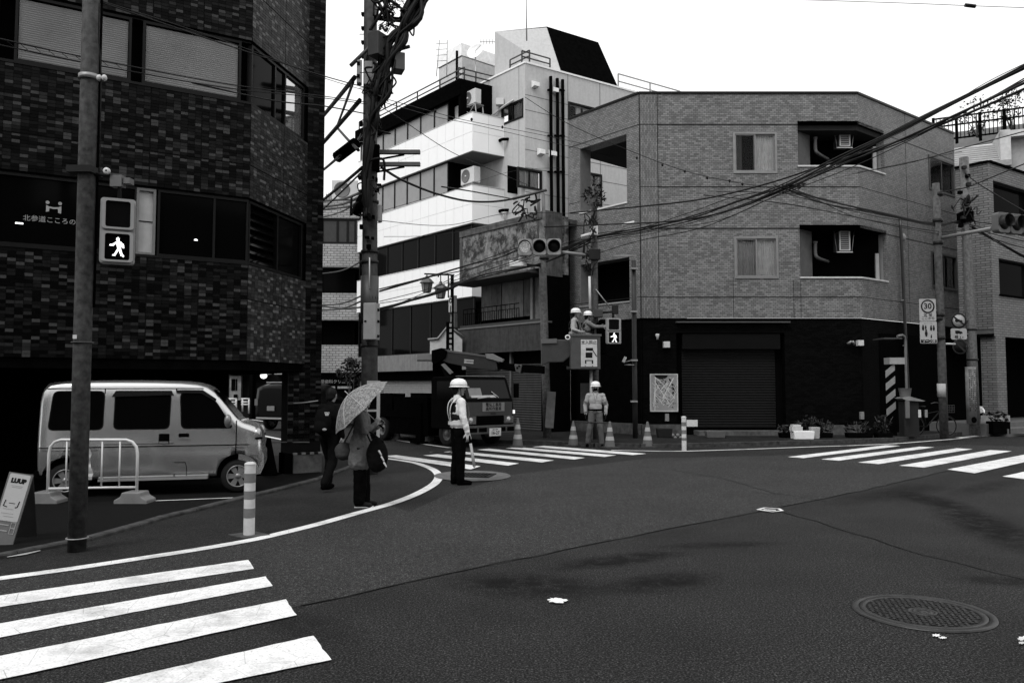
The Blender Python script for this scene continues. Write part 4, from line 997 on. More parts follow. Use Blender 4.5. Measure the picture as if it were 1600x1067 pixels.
# pipe kink by the tower window
obj('cable_duct', MB().tube(cr([TWL.w(TWL.X(771), -.1, TWL.Z(771, 182)), TWL.w(TWL.X(786), -.1, TWL.Z(786, 170)), TWL.w(TWL.X(806), -.1, TWL.Z(806, 157))], 5), .05, 6), OFFW, WB); obj('duct_cap', MB().cb(TWL.w(TWL.X(784), -.12, TWL.Z(784, 161)), .35, .3, .3), OFFW, WB)
# ================================================================ OLD HOUSE behind the truck
h0 = P(873, 600, 27.6); HF0 = Fr(h0[:2], -DW); hl = -HF0.X(736); HF = Fr(HF0.w(-hl, 0, 0)[:2], -DW); HW = hl
OH = thing('old_house', 'weathered old two-storey shop house with a peeling blank signboard and shutters', 'building', (h0.x, h0.y, 0))
PEEL, ntp, bp_ = newmat('peeling_render'); co_ = coordout(ntp)
n1 = noise(ntp, co_, 2.6, 9, .78); n2 = noise(ntp, co_, 7, 5, .7, (1, 1, .4))
c_ = mul(ntp, ramp(ntp, n1, [(.40, .010), (.46, .05), (.50, .13), (.62, .24)]), ramp(ntp, n2, [(.35, .45), (.6, 1.1)]))
ntp.links.new(c_, bp_.inputs['Base Color']); bp_.inputs['Roughness'].default_value = .9; bump(ntp, bp_, n1, .6, .03)
zp = [HF.Z(807, y) for y in (348, 358, 430)]; zbal = HF.Z(780, 509); zc_t, zc_b = HF.Z(780, 513), HF.Z(780, 552)
obj('signboard', MB().box(.15, HW - .35, -.55, -.35, zp[2], zp[1]), PEEL, OH, HF.M)
obj('parapet', MB().box(0, HW, -.6, .2, zp[1] + .003, zp[0]), CONCD, OH, HF.M); obj('signboard_edge', MB().box(0, .15, -.58, -.3, zp[2], zp[1]), CONCD, OH, HF.M); obj('signboard_edge', MB().box(HW - .35, HW, -.58, .2, zp[2] - .3, zp[1]), CONCD, OH, HF.M)
obj('eave', MB().prism([(-.95, zp[2] - .14), (-.95, zp[2] - .07), (.3, zp[2] + .01), (.3, zp[2] - .16)], -.25, HW - .6, 'x'), mat('eave_tin', .05, .6), OH, HF.M)
FRt = Fr(HF.w(HW, -.6, 0)[:2], HF.n[:2]); obj('side_wall', MB().box(.05, 1.1, .01, .2, zp[2] - .2, zp[0] - .1), PEEL, OH, FRt.M); obj('side_wall', MB().box(.05, 1.1, .015, .2, 0, zp[2] - .2), BLACK, OH, FRt.M)
obj('upper_back', MB().box(0, HW - .05, .5, .6, 0, zp[1]), VOID, OH, HF.M)
for a, b, v in ((.3, 1.55, .07), (1.6, 2.85, .10), (2.9, 4.1, .055)):
    obj('storm_shutter', MB().box(a, b, .28, .33, zbal + .3, zbal + 2.0), mat('storm_panel_%d' % int(v * 1000), v * 1.5, .8, var=.35, scale=3, streak=.4), OH, HF.M)
px_ = HF.X(832); obj('wall_panel', MB().box(px_, px_ + .12, -.1, .1, zbal, zp[2] - .2), mat('old_post', .16, .8), OH, HF.M)
obj('wall_panel', MB().box(px_ + .15, HW - .75, .0, .1, zbal, zp[2] - .2), mat('old_render', .14, .9, var=.3, streak=.4), OH, HF.M)
obj('drainpipe', MB().tube([(HW - .35, -.5, zbal - .1), (HW - .35, -.5, zp[2] - .35), (HW - .1, -.5, zp[2] - .2)], .05, 7), mat('pale_pipe', .16, .5), OH, HF.M)
obj('balcony_floor', MB().box(.0, HW - .1, -.55, .5, zbal - .08, zbal + .06), mat('old_ledge', .03, .8), OH, HF.M)
rl_ = thing('balcony_railing', 'thin black iron railing along the balcony of the old house', 'railing', tuple(HF.w(2, -.45, zbal)))
m = MB(); rz = zbal + .06; xr = HF.X(826)
m.box(.1, xr, -.47, -.44, rz + .62, rz + .65); m.box(.1, xr, -.47, -.44, rz + .45, rz + .47); m.box(.1, xr, -.47, -.44, rz, rz + .03); obj('rail', m, BLACK, rl_, HF.M)
m = MB(); n = int((xr - .1) / .13)
for k in range(n + 1): x = .1 + k * (xr - .1) / n; m.box(x - .008, x + .008, -.465, -.445, rz, rz + (.65 if k % 8 == 0 else .46))
for k in range(0, n, 2): x = .1 + k * (xr - .1) / n; m.box(x - .006, x + .006, -.46, -.45, rz + .46, rz + .63, None)
o = obj('bars', m, BLACK, rl_, HF.M); o['kind'] = 'stuff'
m = MB(); n = int(HW / .1)
for k in range(n):
    x = k * HW / n; w_ = HW / n; m.quad((x, -.62, zc_b), (x + w_ * .5, -.57, zc_b), (x + w_ * .5, -.57, zc_t), (x, -.62, zc_t)); m.quad((x + w_ * .5, -.57, zc_b), (x + w_, -.62, zc_b), (x + w_, -.62, zc_t), (x + w_ * .5, -.57, zc_t))
obj('corrugated_fascia', m, mat('corrugated_tin', .065, .5, .3, var=.2, streak=.4), OH, HF.M)['kind'] = 'stuff'
obj('fascia_top', MB().box(-.02, HW, -.63, -.3, zc_t, zc_t + .06), mat('tin_cap', .1, .5), OH, HF.M)
obj('shop_void', MB().box(.02, HW - .02, -.2, -.1, 0, zc_b + .2), VOID, OH, HF.M)
for a, b in ((.15, 2.9), (3.0, HW - .5)):
    o = slats(HF, a, b, .1, zc_b - .45, -.35, OH, mat('old_shutter', .045, .5, .3, streak=.3), .085, 'shutter_slats', .02); o['kind'] = 'stuff'
obj('shutter_post', MB().box(2.9, 3.0, -.42, -.3, .1, zc_b), CONCD, OH, HF.M)
obj('roof', MB().box(.05, HW - .05, -.3, 4, zp[0] - .3, zp[0] - .15), CONCD, OH, HF.M)
# hanging clinic-like sign on its left edge
sg = thing('hanging_sign', 'narrow white upright sign hung at the left edge of the old house', 'sign', tuple(HF.w(-.3, -.7, 4)))
zz0, zz1 = HF.Z(737, 512), HF.Z(737, 463)
obj('board', MB().box(-.42, -.14, -.8, -.6, zz0 + .6, zz1), mat('sign_face', .35, .5), sg, HF.M); obj('lower_board', MB().box(-.38, -.1, -.75, -.6, zz0, zz0 + .55), mat('sign_face2', .12, .5), sg, HF.M)
obj('symbol', MB().lathe([(.1, .0), (.1, .01), (.06, .01), (.06, 0)], 18, Matrix.Translation((-.28, -.806, zz1 - .2)) @ Matrix.Rotation(R(90), 4, 'X')).box(-.36, -.2, -.808, -.8, zz1 - .75, zz1 - .68).box(-.31, -.25, -.808, -.8, zz1 - .65, zz1 - .4), PRINTB, sg, HF.M)['kind'] = 'stuff'
# small white gabled kiosk front between the two, with a black upright sign
gy = 30.5; g0 = P(672, 600, gy); GKf = Fr(g0[:2], (1, .12))
gk = thing('gabled_hut', 'small white gable-fronted hut standing behind the boom of the truck', 'hut', (g0.x, g0.y, 0))
gz = [GKf.Z(690, y) for y in (582, 553, 530, 515)]
gx = [GKf.X(p) for p in (672, 684, 700, 722)]
obj('gable_front', MB().prism([(gx[0], gz[1] - .1), (gx[3], gz[1] - .1), (gx[3], gz[2]), (gx[2], gz[3] + .12), (gx[1], gz[2]), (gx[0], gz[2] - .05)], 0, .6), mat('gable_white', .55, .6), gk, GKf.M)
obj('hut_front', MB().box(gx[0] + .1, gx[3], .1, .5, .1, gz[1] - .1), VOID, gk, GKf.M); obj('gable_trim', MB().tube([(gx[0] - .1, -.03, gz[2] - .02), (gx[1], -.03, gz[2] + .02), (gx[2], -.03, gz[3] + .16), (gx[3] + .1, -.03, gz[2] + .05)], .05, 5), mat('trim_grey', .2, .6), gk, GKf.M)
obj('canopy', MB().prism([(-.9, gz[1] - .25), (0, gz[1]), (0, gz[1] - .1), (-.9, gz[1] - .32)], gx[0] - .5, gx[0] + 1.1, 'x'), mat('canopy_tin', .05, .5), gk, GKf.M)
b0 = P(702, 545, 29.5); 
sg = thing('upright_sign', 'tall narrow black sign with pale blocks before the gabled hut', 'sign', (b0.x, b0.y, 0))
z0, z1 = b0.z, P(702, 503, 29.5).z
obj('board', MB().box(b0.x - .12, b0.x + .12, b0.y, b0.y + .15, z0, z1), BLACK, sg); obj('post', MB().tube([(b0.x, b0.y + .1, 0), (b0.x, b0.y + .1, z0)], .04, 6), BLACK, sg)
for k in range(5): obj('sign_block', MB().box(b0.x - .0, b0.x + .09, b0.y - .01, b0.y, z1 - .18 - k * .2, z1 - .06 - k * .2), PRINTG, sg)

# ================================================================ TILED DENTAL BLOCK behind, left of the pole
DY = 42.; dfr = Fr(P(430, 600, DY)[:2], (1, .06)); dxe = dfr.X(566)
DB = thing('clinic_block', 'white-tiled clinic block with dark window bands far down the left street', 'building', tuple(dfr.w(dxe, 0, 0)))
TW_ = tilemat('white_facade_tile', .32, .4, .12, .33, .13, .018, rough=.5, bmp=.3)
rows = ((313, 341, 1), (381, 417, 1), (458, 500, 1), (539, 582, 1))
for y0, y1, _ in rows: obj('tiled_band', MB().box(0, dxe, 0, .6, dfr.Z(530, y1), dfr.Z(530, y0)), TW_, DB, dfr.M)
obj('core', MB().box(0.2, dxe - .3, .9, 6, 0, dfr.Z(530, 313)), VOID, DB, dfr.M)
zb0, zb1 = dfr.Z(530, 381), dfr.Z(530, 341)
wn = obj('window', frame_mb(dfr.X(498), dxe - .4, zb0, zb1, .12, .1, .2, [dfr.X(q) for q in (524, 540)]), FRM, DB, dfr.M)
obj('pane', MB().box(dfr.X(498), dxe - .4, .15, .17, zb0 + .1, zb1 - .1), mat('dim_pane2', .03, .2, bmp=0), wn, dfr.M)
for y0, y1 in ((417, 458), (500, 539)):
    z0, z1 = dfr.Z(530, y1), dfr.Z(530, y0); wn = obj('window', frame_mb(0, dxe - .5, z0, z1, .1, .5, .6, (dxe * .5,)), BLACK, DB, dfr.M); obj('pane', MB().box(0, dxe - .5, .55, .57, z0 + .1, z1 - .1), DGLASS, wn, dfr.M)
z0 = dfr.Z(530, 604); wn = obj('ground_floor', MB().box(0, dxe, .2, .5, 0 - 2, dfr.Z(530, 582)), VOID, DB, dfr.M)
ck = dfr.loc(530, 596); text('斎藤歯科クリニック', .22, dfr.M @ Matrix.Translation((dfr.X(523), .13, dfr.Z(530, 596.5))), PRINTG, DB, 'sign_lettering')
for k in range(12):
    if k == 6: continue
    x = dfr.X(497) + k * (dfr.X(548) - dfr.X(497)) / 12; obj('sign_block', MB().box(x, x + .16, .12, .14, dfr.Z(530, 607), dfr.Z(530, 603.5)), PRINTG, DB, dfr.M)
o = acunit(P(539, 313, DY + 1), dfr, 'two-fan cooling unit on the roof of the far clinic block', 1.7)
obj('roof_screen', MB().box(dfr.X(497), dfr.X(524), 1.6, 1.7, dfr.Z(530, 313), dfr.Z(530, 293)), mat('screen_grey', .2, .6), DB, dfr.M)
for k in range(12): obj('screen_slat', MB().box(dfr.X(497) + k * .12, dfr.X(497) + k * .12 + .03, 1.55, 1.6, dfr.Z(530, 313), dfr.Z(530, 290)), mat('screen_slat', .5, .6), DB, dfr.M)
wh = WL.w(-.2, 0, 0)

# shop front seen under the raised building
fy = 40.; s0 = P(352, 600, fy); SF = Fr(s0[:2], (1, .1)); 
SB = thing('street_shop', 'low shop with a pale fascia seen through the raised parking bay', 'shop', (s0.x, s0.y, 0))
obj('shop_wall', MB().box(-3, SF.X(470), .3, .6, -.5, SF.Z(400, 540)), mat('shop_dark', .012, .8, spec=.05), SB, SF.M)
for a, b in ((356, 393), (398, 423), (430, 455)): obj('fascia', MB().box(SF.X(a), SF.X(b), -.3, .2, SF.Z(400, 585), SF.Z(400, 578)), mat('shop_fascia', .3, .6), SB, SF.M)
obj('poster_wall', MB().box(SF.X(359), SF.X(377), -.05, .25, SF.Z(360, 625), SF.Z(360, 587)), mat('poster_wall', .2, .7, var=.4, scale=3), SB, SF.M)
for a, b, c, d in ((362, 368, 592, 610), (369, 371, 592, 610), (366, 372, 616, 622)): obj('poster', MB().box(SF.X(a), SF.X(b), -.08, -.05, SF.Z(360, d), SF.Z(360, c)), BLACK, SB, SF.M)
obj('shop_post', MB().box(SF.X(393), SF.X(398), -.5, .2, -.5, SF.Z(400, 560)), VOID, SB, SF.M)
c = P(412, 587, 38); tag(obj('round_lamp', MB().ell((0, 0, 0), (.16, .16, .14)), emit('lit_lamp3', 1.6)), 'round lit lamp under the eaves of the far shop', 'lamp').location = c
for i, px in enumerate((363, 383)):
    t = thing('street_barrier', ('left', 'right')[i] + ' one of two white pipe barriers before the far shop', 'barrier', tuple(P(px, 640, 36.5)), 'white barriers in the far street'); m = MB()
    x0, x1 = px - 6, px + 7; g_ = lambda x, y: P(x, y, 36.5)
    for a, b in (((x0, 623), (x1, 623)), ((x0, 632), (x1, 632)), ((x0 + 2, 643), (x0 + 2, 623)), ((x1 - 1, 646), (x1 - 1, 623)), ((x0, 628), (x1, 628))): obj('rail', MB().tube([g_(*a), g_(*b)], .04, 6), OFFW, t)

# ================================================================ RIGHT-HAND BUILDINGS
RY = 27.5
rc = P(1556, 600, RY); RBl = Fr(rc[:2], (.83, -1)); RBr = Fr(rc[:2], (1.45, 1))
x0 = RBl.X(1502.5); RBx = Fr(RBl.w(x0, 0, 0)[:2], (.83, -1)); rw = -x0
RB = thing('ribbed_brick_house', 'pale ribbed-brick house with black window openings at the right edge', 'building', (rc.x, rc.y, 0))
TRB = tilemat('ribbed_brick', .14, .2, .06, .3, .085, .012, bmp=.8)
zt = RBr.Z(1556, 258); zg = RBr.Z(1575, 527)
ho = [(RBr.X(1562), RBr.X(1625), RBr.Z(1575, 338), RBr.Z(1575, 289)), (RBr.X(1567), RBr.X(1625), RBr.Z(1580, 462), RBr.Z(1580, 407))]
m = MB(); gridwall(m, 0, RBr.X(1680), zg, zt, ho, .3); obj('wall', m, TRB, RB, RBr.M)
obj('wall', MB().box(0, rw, 0, .3, RBx.Z(1540, 515), zt), TRB, RB, RBx.M)
for a, b, c, d in ho: obj('window', MB().box(a, b, .25, .3, c, d), DGLASS, RB, RBr.M); 
for a, b, c, d in ho: obj('window_sill', MB().box(a - .05, b, -.06, .2, c - .06, c), BLACK, RB, RBr.M)
obj('coping', MB().box(0, 6, -.06, .3, zt, zt + .08), BLACK, RB, RBr.M); obj('coping', MB().box(0, rw, -.06, .3, zt, zt + .08), BLACK, RB, RBx.M)
obj('ground_back', MB().box(-4, 7, 1.8, 1.9, 0, zg + .05), VOID, RB, RBr.M); obj('soffit', MB().box(-.02, 7, .02, 2, zg - .01, zg + .1), VOID, RB, RBr.M)
a, b = RBr.X(1558), RBr.X(1573); obj('column', MB().box(a, b, .0, .5, .25, zg), TRB, RB, RBr.M); obj('column_base', MB().box(a - .05, b + .05, -.05, .55, .1, .65), CONC, RB, RBr.M)
obj('entry_step', MB().box(-1.2, 6, -.2, 1.7, .0, .42), mat('step_concrete', .11, .85), RB, RBr.M); obj('entry_step', MB().box(-.8, 6, -.7, -.2, .0, .26), mat('step_concrete', .11, .85), RB, RBr.M)
flatp = [RBr.w(x, y, 0) for x, y in ((-.5, -.75), (8, -.75), (8, -2.6), (1.0, -2.6))]
flat('paving', [(p.x, p.y) for p in flatp], .118, mat('entry_paving', .13, .85, var=.3))
# pitched slatted roof and fenced roof terrace behind
qy = 34.; q0 = P(1500, 600, qy); QF = Fr(q0[:2], (1, -.42))
RH = thing('slatted_roof_house', 'house behind with a pale slatted pitched roof and a fenced terrace with trees', 'building', (q0.x, q0.y, 0))
zr0, zr1 = QF.Z(1545, 254), QF.Z(1545, 212)
n = 9
for k in range(n):
    z = zr0 + (zr1 - zr0) * k / n; y = k * .16; obj('roof_slat', MB().box(0, QF.X(1578), y, y + .09, z, z + (zr1 - zr0) / n * .55), mat('roof_slat_grey', .42, .6), RH, QF.M)
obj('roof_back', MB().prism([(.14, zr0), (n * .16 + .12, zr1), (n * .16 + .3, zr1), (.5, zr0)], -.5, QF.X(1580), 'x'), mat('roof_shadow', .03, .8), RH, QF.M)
obj('gutter', MB().box(-.5, QF.X(1592), -.15, .15, QF.Z(1545, 262), zr0), GREYM, RH, QF.M)
obj('end_wall', MB().box(QF.X(1575), QF.X(1592), -.1, 1.8, QF.Z(1580, 250), QF.Z(1580, 203)), mat('pale_end_wall', .5, .7), RH, QF.M)
obj('end_wall', MB().box(QF.X(1592), 12, .3, .6, 0, QF.Z(1595, 200)), mat('grey_end_wall', .3, .7), RH, QF.M); obj('end_wall', MB().box(QF.X(1575), 12, -.1, .3, QF.Z(1595, 213), QF.Z(1595, 203)), mat('pale_end_wall', .5, .7), RH, QF.M)
obj('wall', MB().box(-.5, QF.X(1592), .1, .4, 0, QF.Z(1545, 262)), mat('grey_board_wall', .12, .8), RH, QF.M)
# terrace fence
fe = Fr(P(1468, 600, 36.)[:2], (1, -.5)); FN = thing('roof_fence', 'tall dark slatted fence along the roof terrace at the upper right', 'fence', tuple(fe.w(0, 0, 8)))
def fz(px, t): return fe.Z(px, t)
zf0, zf1 = fe.Z(1540, 212), fe.Z(1540, 176); fx1 = fe.X(1640)
m = MB(); n = int(fx1 / .16)
for k in range(n): x = k * .16; obj('slat', MB().box(x, x + .035, 0, .03, zf0, zf1), BLACK, FN, fe.M)
for z in (zf0, (zf0 + zf1) / 2 + .1, zf1 - .05): obj('rail', MB().box(0, fx1, -.04, .0, z, z + .07), BLACK, FN, fe.M)
for k in range(5): x = fx1 * k / 4.5; obj('post', MB().box(x, x + .12, -.05, .08, zf0 - .2, zf1 + .05), BLACK, FN, fe.M)
obj('screen', MB().box(0, fx1, 1.5, 1.55, zf0, zf1 - .3), mat('fence_screen', .22, .7), FN, fe.M)
def leaves(mb, c, rad, n, s, rn):
    for k in range(n):
        while True:
            p = V((rn.uniform(-1, 1), rn.uniform(-1, 1), rn.uniform(-1, 1)))
            if p.length < 1: break
        p = V((p.x * rad[0], p.y * rad[1], p.z * rad[2])) + V(c); a = V((rn.gauss(0, 1), rn.gauss(0, 1), rn.gauss(0, .6))).normalized(); b = a.cross(V((rn.gauss(0, 1), rn.gauss(0, 1), rn.gauss(0, 1)))).normalized(); q = s * rn.uniform(.6, 1.3)
        mb.quad(p - a * q, p + b * q * .45, p + a * q, p - b * q * .45)
def plant(name, label, cat, base, h, blobs, nl, ls, seed, group=None, stems=5):
    rn = random.Random(seed); t = thing(name, label, cat, tuple(base), group); m = MB(); base = V(base)
    for c, r_ in blobs[:stems]: m.tube(cr([base + V((rn.uniform(-.05, .05), 0, 0)), base.lerp(V(c), .5) + V((rn.uniform(-.1, .1), 0, .05)), V(c)], 4), [.03 * h / 2] * 4 + [.012 * h / 2] * 5, 5)
    obj('trunk', m, BARK, t); m = MB()
    for c, r_ in blobs: leaves(m, c, (r_, r_, r_ * .7), nl, ls, rn)
    obj('crown', m, LEAF, t)['kind'] = 'stuff'; return t
ty = 35.2
for i, (bx_, cs) in enumerate(((1528, ((1505, 183, .35), (1520, 165, .5), (1538, 160, .6), (1548, 170, .5), (1530, 190, .5), (1525, 205, .35))), (1585, ((1566, 158, .3), (1577, 152, .45), (1587, 150, .45), (1580, 165, .4), (1583, 180, .4), (1565, 185, .4))))):
    plant('rooftop_tree', ('spindly small tree on the roof terrace, the left one of two', 'spindly small tree on the roof terrace nearest the right edge')[i], 'tree', P(bx_, 215, ty), 2.5, [(P(x, y, ty + (k % 3 - 1) * .3), r_) for k, (x, y, r_) in enumerate(cs)], 60, .075, 3 + i, 'trees on the roof terrace')
plant('street_tree', 'thin leafy street tree before the far clinic block', 'tree', (P(548, 620, 36).x, 36, 0), 3, [(P(548, 578, 36), .7), (P(540, 585, 36), .5), (P(556, 572, 36.3), .5), (P(550, 566, 36), .35), (P(553, 592, 36), .5)], 90, .09, 9)

# ================================================================ POLES
def gp(px, py): return G(px, py)
PC = mat('pole_concrete', .12, .85, var=.4, scale=14, bmp=.6, streak=.35); PCd = mat('pole_dark', .045, .7, var=.45, scale=9, bmp=.6)
def pole(label, base, top, r0, r1, m, cat='pole', name='utility_pole', group=None):
    t = thing(name, label, cat, tuple(base), group); obj('shaft', MB().tube([base, base.lerp(top, .33), base.lerp(top, .66), top], [r0, r0 + (r1 - r0) * .33, r0 + (r1 - r0) * .66, r1], 20), m, t); return t
def clamp(par, c, r, h=.06, mt=None, d=V((0, 0, 1))): obj('clamp', MB().lathe([(r, -h / 2), (r + .018, -h / 2), (r + .018, h / 2), (r, h / 2)], 18, Matrix.Translation(c)), mt or GREYM, par)
# 1: near left pole
b1 = gp(120, 862); Y1 = b1.y; t1 = P(144, -30, Y1)
PMs = mat('rusty_signal_pole', .036, .75, var=.7, scale=15, bmp=.7, streak=.3)
p1 = pole('thick mottled signal pole at the left, nearest the camera', b1, t1, .088, .088, PMs, 'signal pole', 'signal_pole')
def on1(py): return P(120 + (862 - py) * (24 / 892.), py, Y1)
clamp(p1, on1(122), .09, .05); clamp(p1, on1(535), .09, .01, CONCD); clamp(p1, on1(840), .09, .01, GREYM)
obj('bracket_box', MB().cb(on1(268) + V((-.02, -.02, 0)), .26, .22, .07), DARKM, p1)
for dx in (17, 25): obj('insulator', MB().ell(P(138 + dx, 122, Y1 - .05), (.028, .028, .034)), OFFW, p1)
obj('id_plate', MB().box(-.02, .02, -.095, -.088, -.02, .02, Matrix.Translation(on1(527) + V((-.03, 0, 0)))), OFFW, p1)
tag(obj('pole_cable', MB().tube(cr([P(155, 5, Y1 - .05), P(154, 60, Y1 - .05), P(157, 90, Y1 - .05), P(158, 130, Y1 - .05), P(157, 200, Y1 - .05), P(156, 275, Y1)], 5), .006, 5), CABLE), 'thin black cable hanging down the right side of the near left pole', 'cable')
obj('cable_run', MB().tube([on1(480) + V((.1, .02, 0)), on1(-20) + V((.1, .02, 0))], .012, 6), BLACK, p1)
c = P(168, 268, Y1 - .05); obj('ring_sensor', MB().lathe([(.012, 0), (.034, 0), (.034, .03), (.012, .03)], 18, Matrix.Translation(c) @ Matrix.Rotation(R(90), 4, 'X')), OFFW, p1)
obj('junction_box', MB().box(-.085, .035, -.05, .05, -.06, .06, Matrix.Translation(P(188, 284, Y1))), GREYD, p1); obj('junction_cap', MB().box(-.03, .04, -.05, .05, -.03, .03, Matrix.Translation(P(200, 284, Y1 + .02))), GREYD, p1)
obj('signal_arm', MB().tube([on1(272), P(186, 274, Y1), P(187, 312, Y1)], .022, 8), DARKM, p1)
# pedestrian signal builder
EM = emit('lit_walking_man', 2.2)
def walkman(px_w, rows=22):
    """walking figure made of thin lit rows, width/height 1 x 1.25, centre 0"""
    def inp(pts, x, z):
        r_ = False; n = len(pts); j = n - 1
        for i in range(n):
            if (pts[i][1] > z) != (pts[j][1] > z) and x < (pts[j][0] - pts[i][0]) * (z - pts[i][1]) / (pts[j][1] - pts[i][1]) + pts[i][0]: r_ = not r_
            j = i
        return r_
    H = [(.02 + .1 * math.cos(a), .5 + .1 * math.sin(a)) for a in [2 * math.pi * k / 12 for k in range(12)]]
    parts = [H, [(-.02, .38), (.1, .4), (.24, .3), (.27, .2), (.2, -.08), (.0, -.1), (-.04, .1)], [(-.02, .38), (.02, .25), (-.22, .08), (-.44, .08), (-.42, .16), (-.24, .2)],
             [(.16, .34), (.34, .2), (.4, -.04), (.31, -.06), (.24, .12), (.15, .2)], [(.0, -.08), (.12, -.1), (-.1, -.56), (-.28, -.54), (-.26, -.48), (-.18, -.44)], [(.06, -.08), (.2, -.08), (.3, -.4), (.4, -.54), (.38, -.6), (.2, -.58), (.08, -.2)]]
    m = MB()
    for k in range(rows):
        z0 = -.62 + 1.24 * k / rows; zc = z0 + .5 * 1.24 / rows; run = None
        gap = .5 if zc < 0 else .72
        for i in range(61):
            x = -.5 + i / 60; ins = i < 60 and any(inp(q, x, zc) for q in parts)
            if ins and run is None: run = x
            if not ins and run is not None:
                m.box(run * px_w, x * px_w, -.004, 0, z0 * px_w, (z0 + gap * 1.24 / rows) * px_w); run = None
    return m
def rrect(w_, h_, r_, n=5):
    out = []
    for cx, cz, a0 in ((w_ / 2 - r_, h_ / 2 - r_, 0), (-w_ / 2 + r_, h_ / 2 - r_, 90), (-w_ / 2 + r_, -h_ / 2 + r_, 180), (w_ / 2 - r_, -h_ / 2 + r_, 270)):
        for k in range(n + 1): a = R(a0 + 90 * k / n); out.append((cx + r_ * math.cos(a), cz + r_ * math.sin(a)))
    return out
def ringframe(w_, h_, r_, iw, ih, ir, cz, y0, y1):
    """flat frame with one rounded hole"""
    a, b = rrect(w_, h_, r_), rrect(iw, ih, ir); m = MB(); n = len(a)
    for yy, fl in ((y0, 0),):
        for k in range(n):
            q = (k + 1) % n; m.quad((b[k][0], yy, b[k][1] + cz), (a[k][0], yy, a[k][1] + cz), (a[q][0], yy, a[q][1] + cz), (b[q][0], yy, b[q][1] + cz))
    for k in range(n):
        q = (k + 1) % n; m.quad((a[k][0], y0, a[k][1] + cz), (a[k][0], y1, a[k][1] + cz), (a[q][0], y1, a[q][1] + cz), (a[q][0], y0, a[q][1] + cz)); m.quad((b[k][0], y0, b[k][1] + cz), (b[q][0], y0, b[q][1] + cz), (b[q][0], y1, b[q][1] + cz), (b[k][0], y1, b[k][1] + cz))
    return m
SGM = mat('signal_housing_grey', .27, .5, var=.08, bmp=.1)
def pedsignal(c, w_, h_, yaw, label, group=None):
    t = thing('pedestrian_signal', label, 'traffic signal', tuple(c), group); M0 = Matrix.Translation(c) @ Matrix.Rotation(yaw, 4, 'Z')
    obj('housing', MB().prism(rrect(w_, h_, w_ * .1), 0.0, .11), SGM, t, M0)
    s = h_ / 2
    for sg_ in (1, -1):
        nm = 'lens_surround'; o = obj(nm, ringframe(w_ * .90, s * .92, w_ * .09, w_ * .70, s * .80, w_ * .07, sg_ * s / 2, -.035, .0), SGM, t, M0)
        obj('lens', MB().prism([(x, z + sg_ * s / 2) for x, z in rrect(w_ * .695, s * .79, w_ * .06)], -.012, -.002), DGLASS if sg_ < 0 else mat('unlit_lens', .004, .3, bmp=0, spec=.05), t, M0)
    obj('walking_figure', walkman(w_ * .5), EM, t, M0 @ Matrix.Translation((0, -.016, -s / 2))); return t
cS = (P(156, 309, Y1 - .03) + P(212, 413, Y1 - .03)) / 2
pedsignal(cS, 56 / FP * Y1 / 1.117, 103 / FP * Y1, R(25), 'large pedestrian signal lit with a white walking figure on the near left pole', 'pedestrian signals')

# 2: the big cluttered utility pole
b2 = gp(577, 741); Y2 = b2.y; t2 = P(579, -60, Y2)
p2 = pole('tall concrete utility pole wrapped in cables beside the tiled building', b2, t2, .165, .125, PCd)
def on2(py, dx=0): return P(577 + (741 - py) * (2 / 800.) + dx, py, Y2)
c = on2(440); obj('sleeve', MB().lathe([(.168, 0), (.175, 0), (.175, .9), (.168, .9)], 20, Matrix.Translation((c.x, c.y, c.z - .9 + .1))), mat('steel_sleeve', .06, .5, .3), p2)
for py in (316, 394, 410, 466, 540): clamp(p2, on2(py), .155, .05, DARKM)
def eqbox(px0, py0, px1, py1, dep, mt, par, yaw=0, y=None, name='equipment_box'):
    yy = y if y is not None else Y2 - .2; a, b = P(px0, py1, yy), P(px1, py0, yy); c = (a + b) / 2
    M0 = Matrix.Translation(c) @ Matrix.Rotation(yaw, 4, 'Z'); w_, h_ = (b.x - a.x) / max(.5, abs(math.cos(yaw))) * .9, b.z - a.z
    o = obj(name, MB().box(-w_ / 2, w_ / 2, -dep / 2, dep / 2, -h_ / 2, h_ / 2), mt, par, M0); bevel(o, .012); return M0, w_, h_
BXM = mat('equipment_box_grey', .26, .5, var=.1)
M0, w_, h_ = eqbox(569, 474, 592, 531, .22, BXM, p2, R(-12)); 
for dz in (-.28, .0, .22): obj('latch', MB().cb((w_ / 2 + .01, 0, dz), .03, .05, .05), BLACK, p2, M0)
obj('box_label', MB().cb((-.08, -.115, -.0), .04, .01, .03), BLACK, p2, M0)
eqbox(590, 321, 597, 347, .15, BXM, p2); 
M0, w_, h_ = eqbox(557, 96, 566, 132, .16, BXM, p2, R(10)); eqbox(569, 98, 584, 134, .16, BXM, p2, R(0))
for dz in (-.1, .15): obj('latch', MB().cb((-.02, -.085, dz), .06, .02, .07), BLACK, p2, M0)
eqbox(584, 56, 604, 92, .45, mat('dark_box', .04, .6), p2, R(-28), Y2 - .35); eqbox(614, 86, 631, 113, .3, mat('mid_box', .07, .6), p2, R(20), Y2 - .3)
obj('box_arm', MB().tube([P(602, 84, Y2 - .2), P(640, 73, Y2 - .35)], .035, 8), DARKM, p2)
obj('crossarm', MB().tube([P(548, 103, Y2 - .3), P(592, 60, Y2 - .1)], .04, 6), mat('crossarm_steel', .08, .5, .3), p2)
obj('crossarm', MB().tube([P(585, 28, Y2 - .1), P(630, 32, Y2 - .1)], .05, 6), BLACK, p2); obj('crossarm', MB().tube([P(625, 30, Y2 - .4), P(661, 6, Y2 - .4)], .04, 6), BLACK, p2)
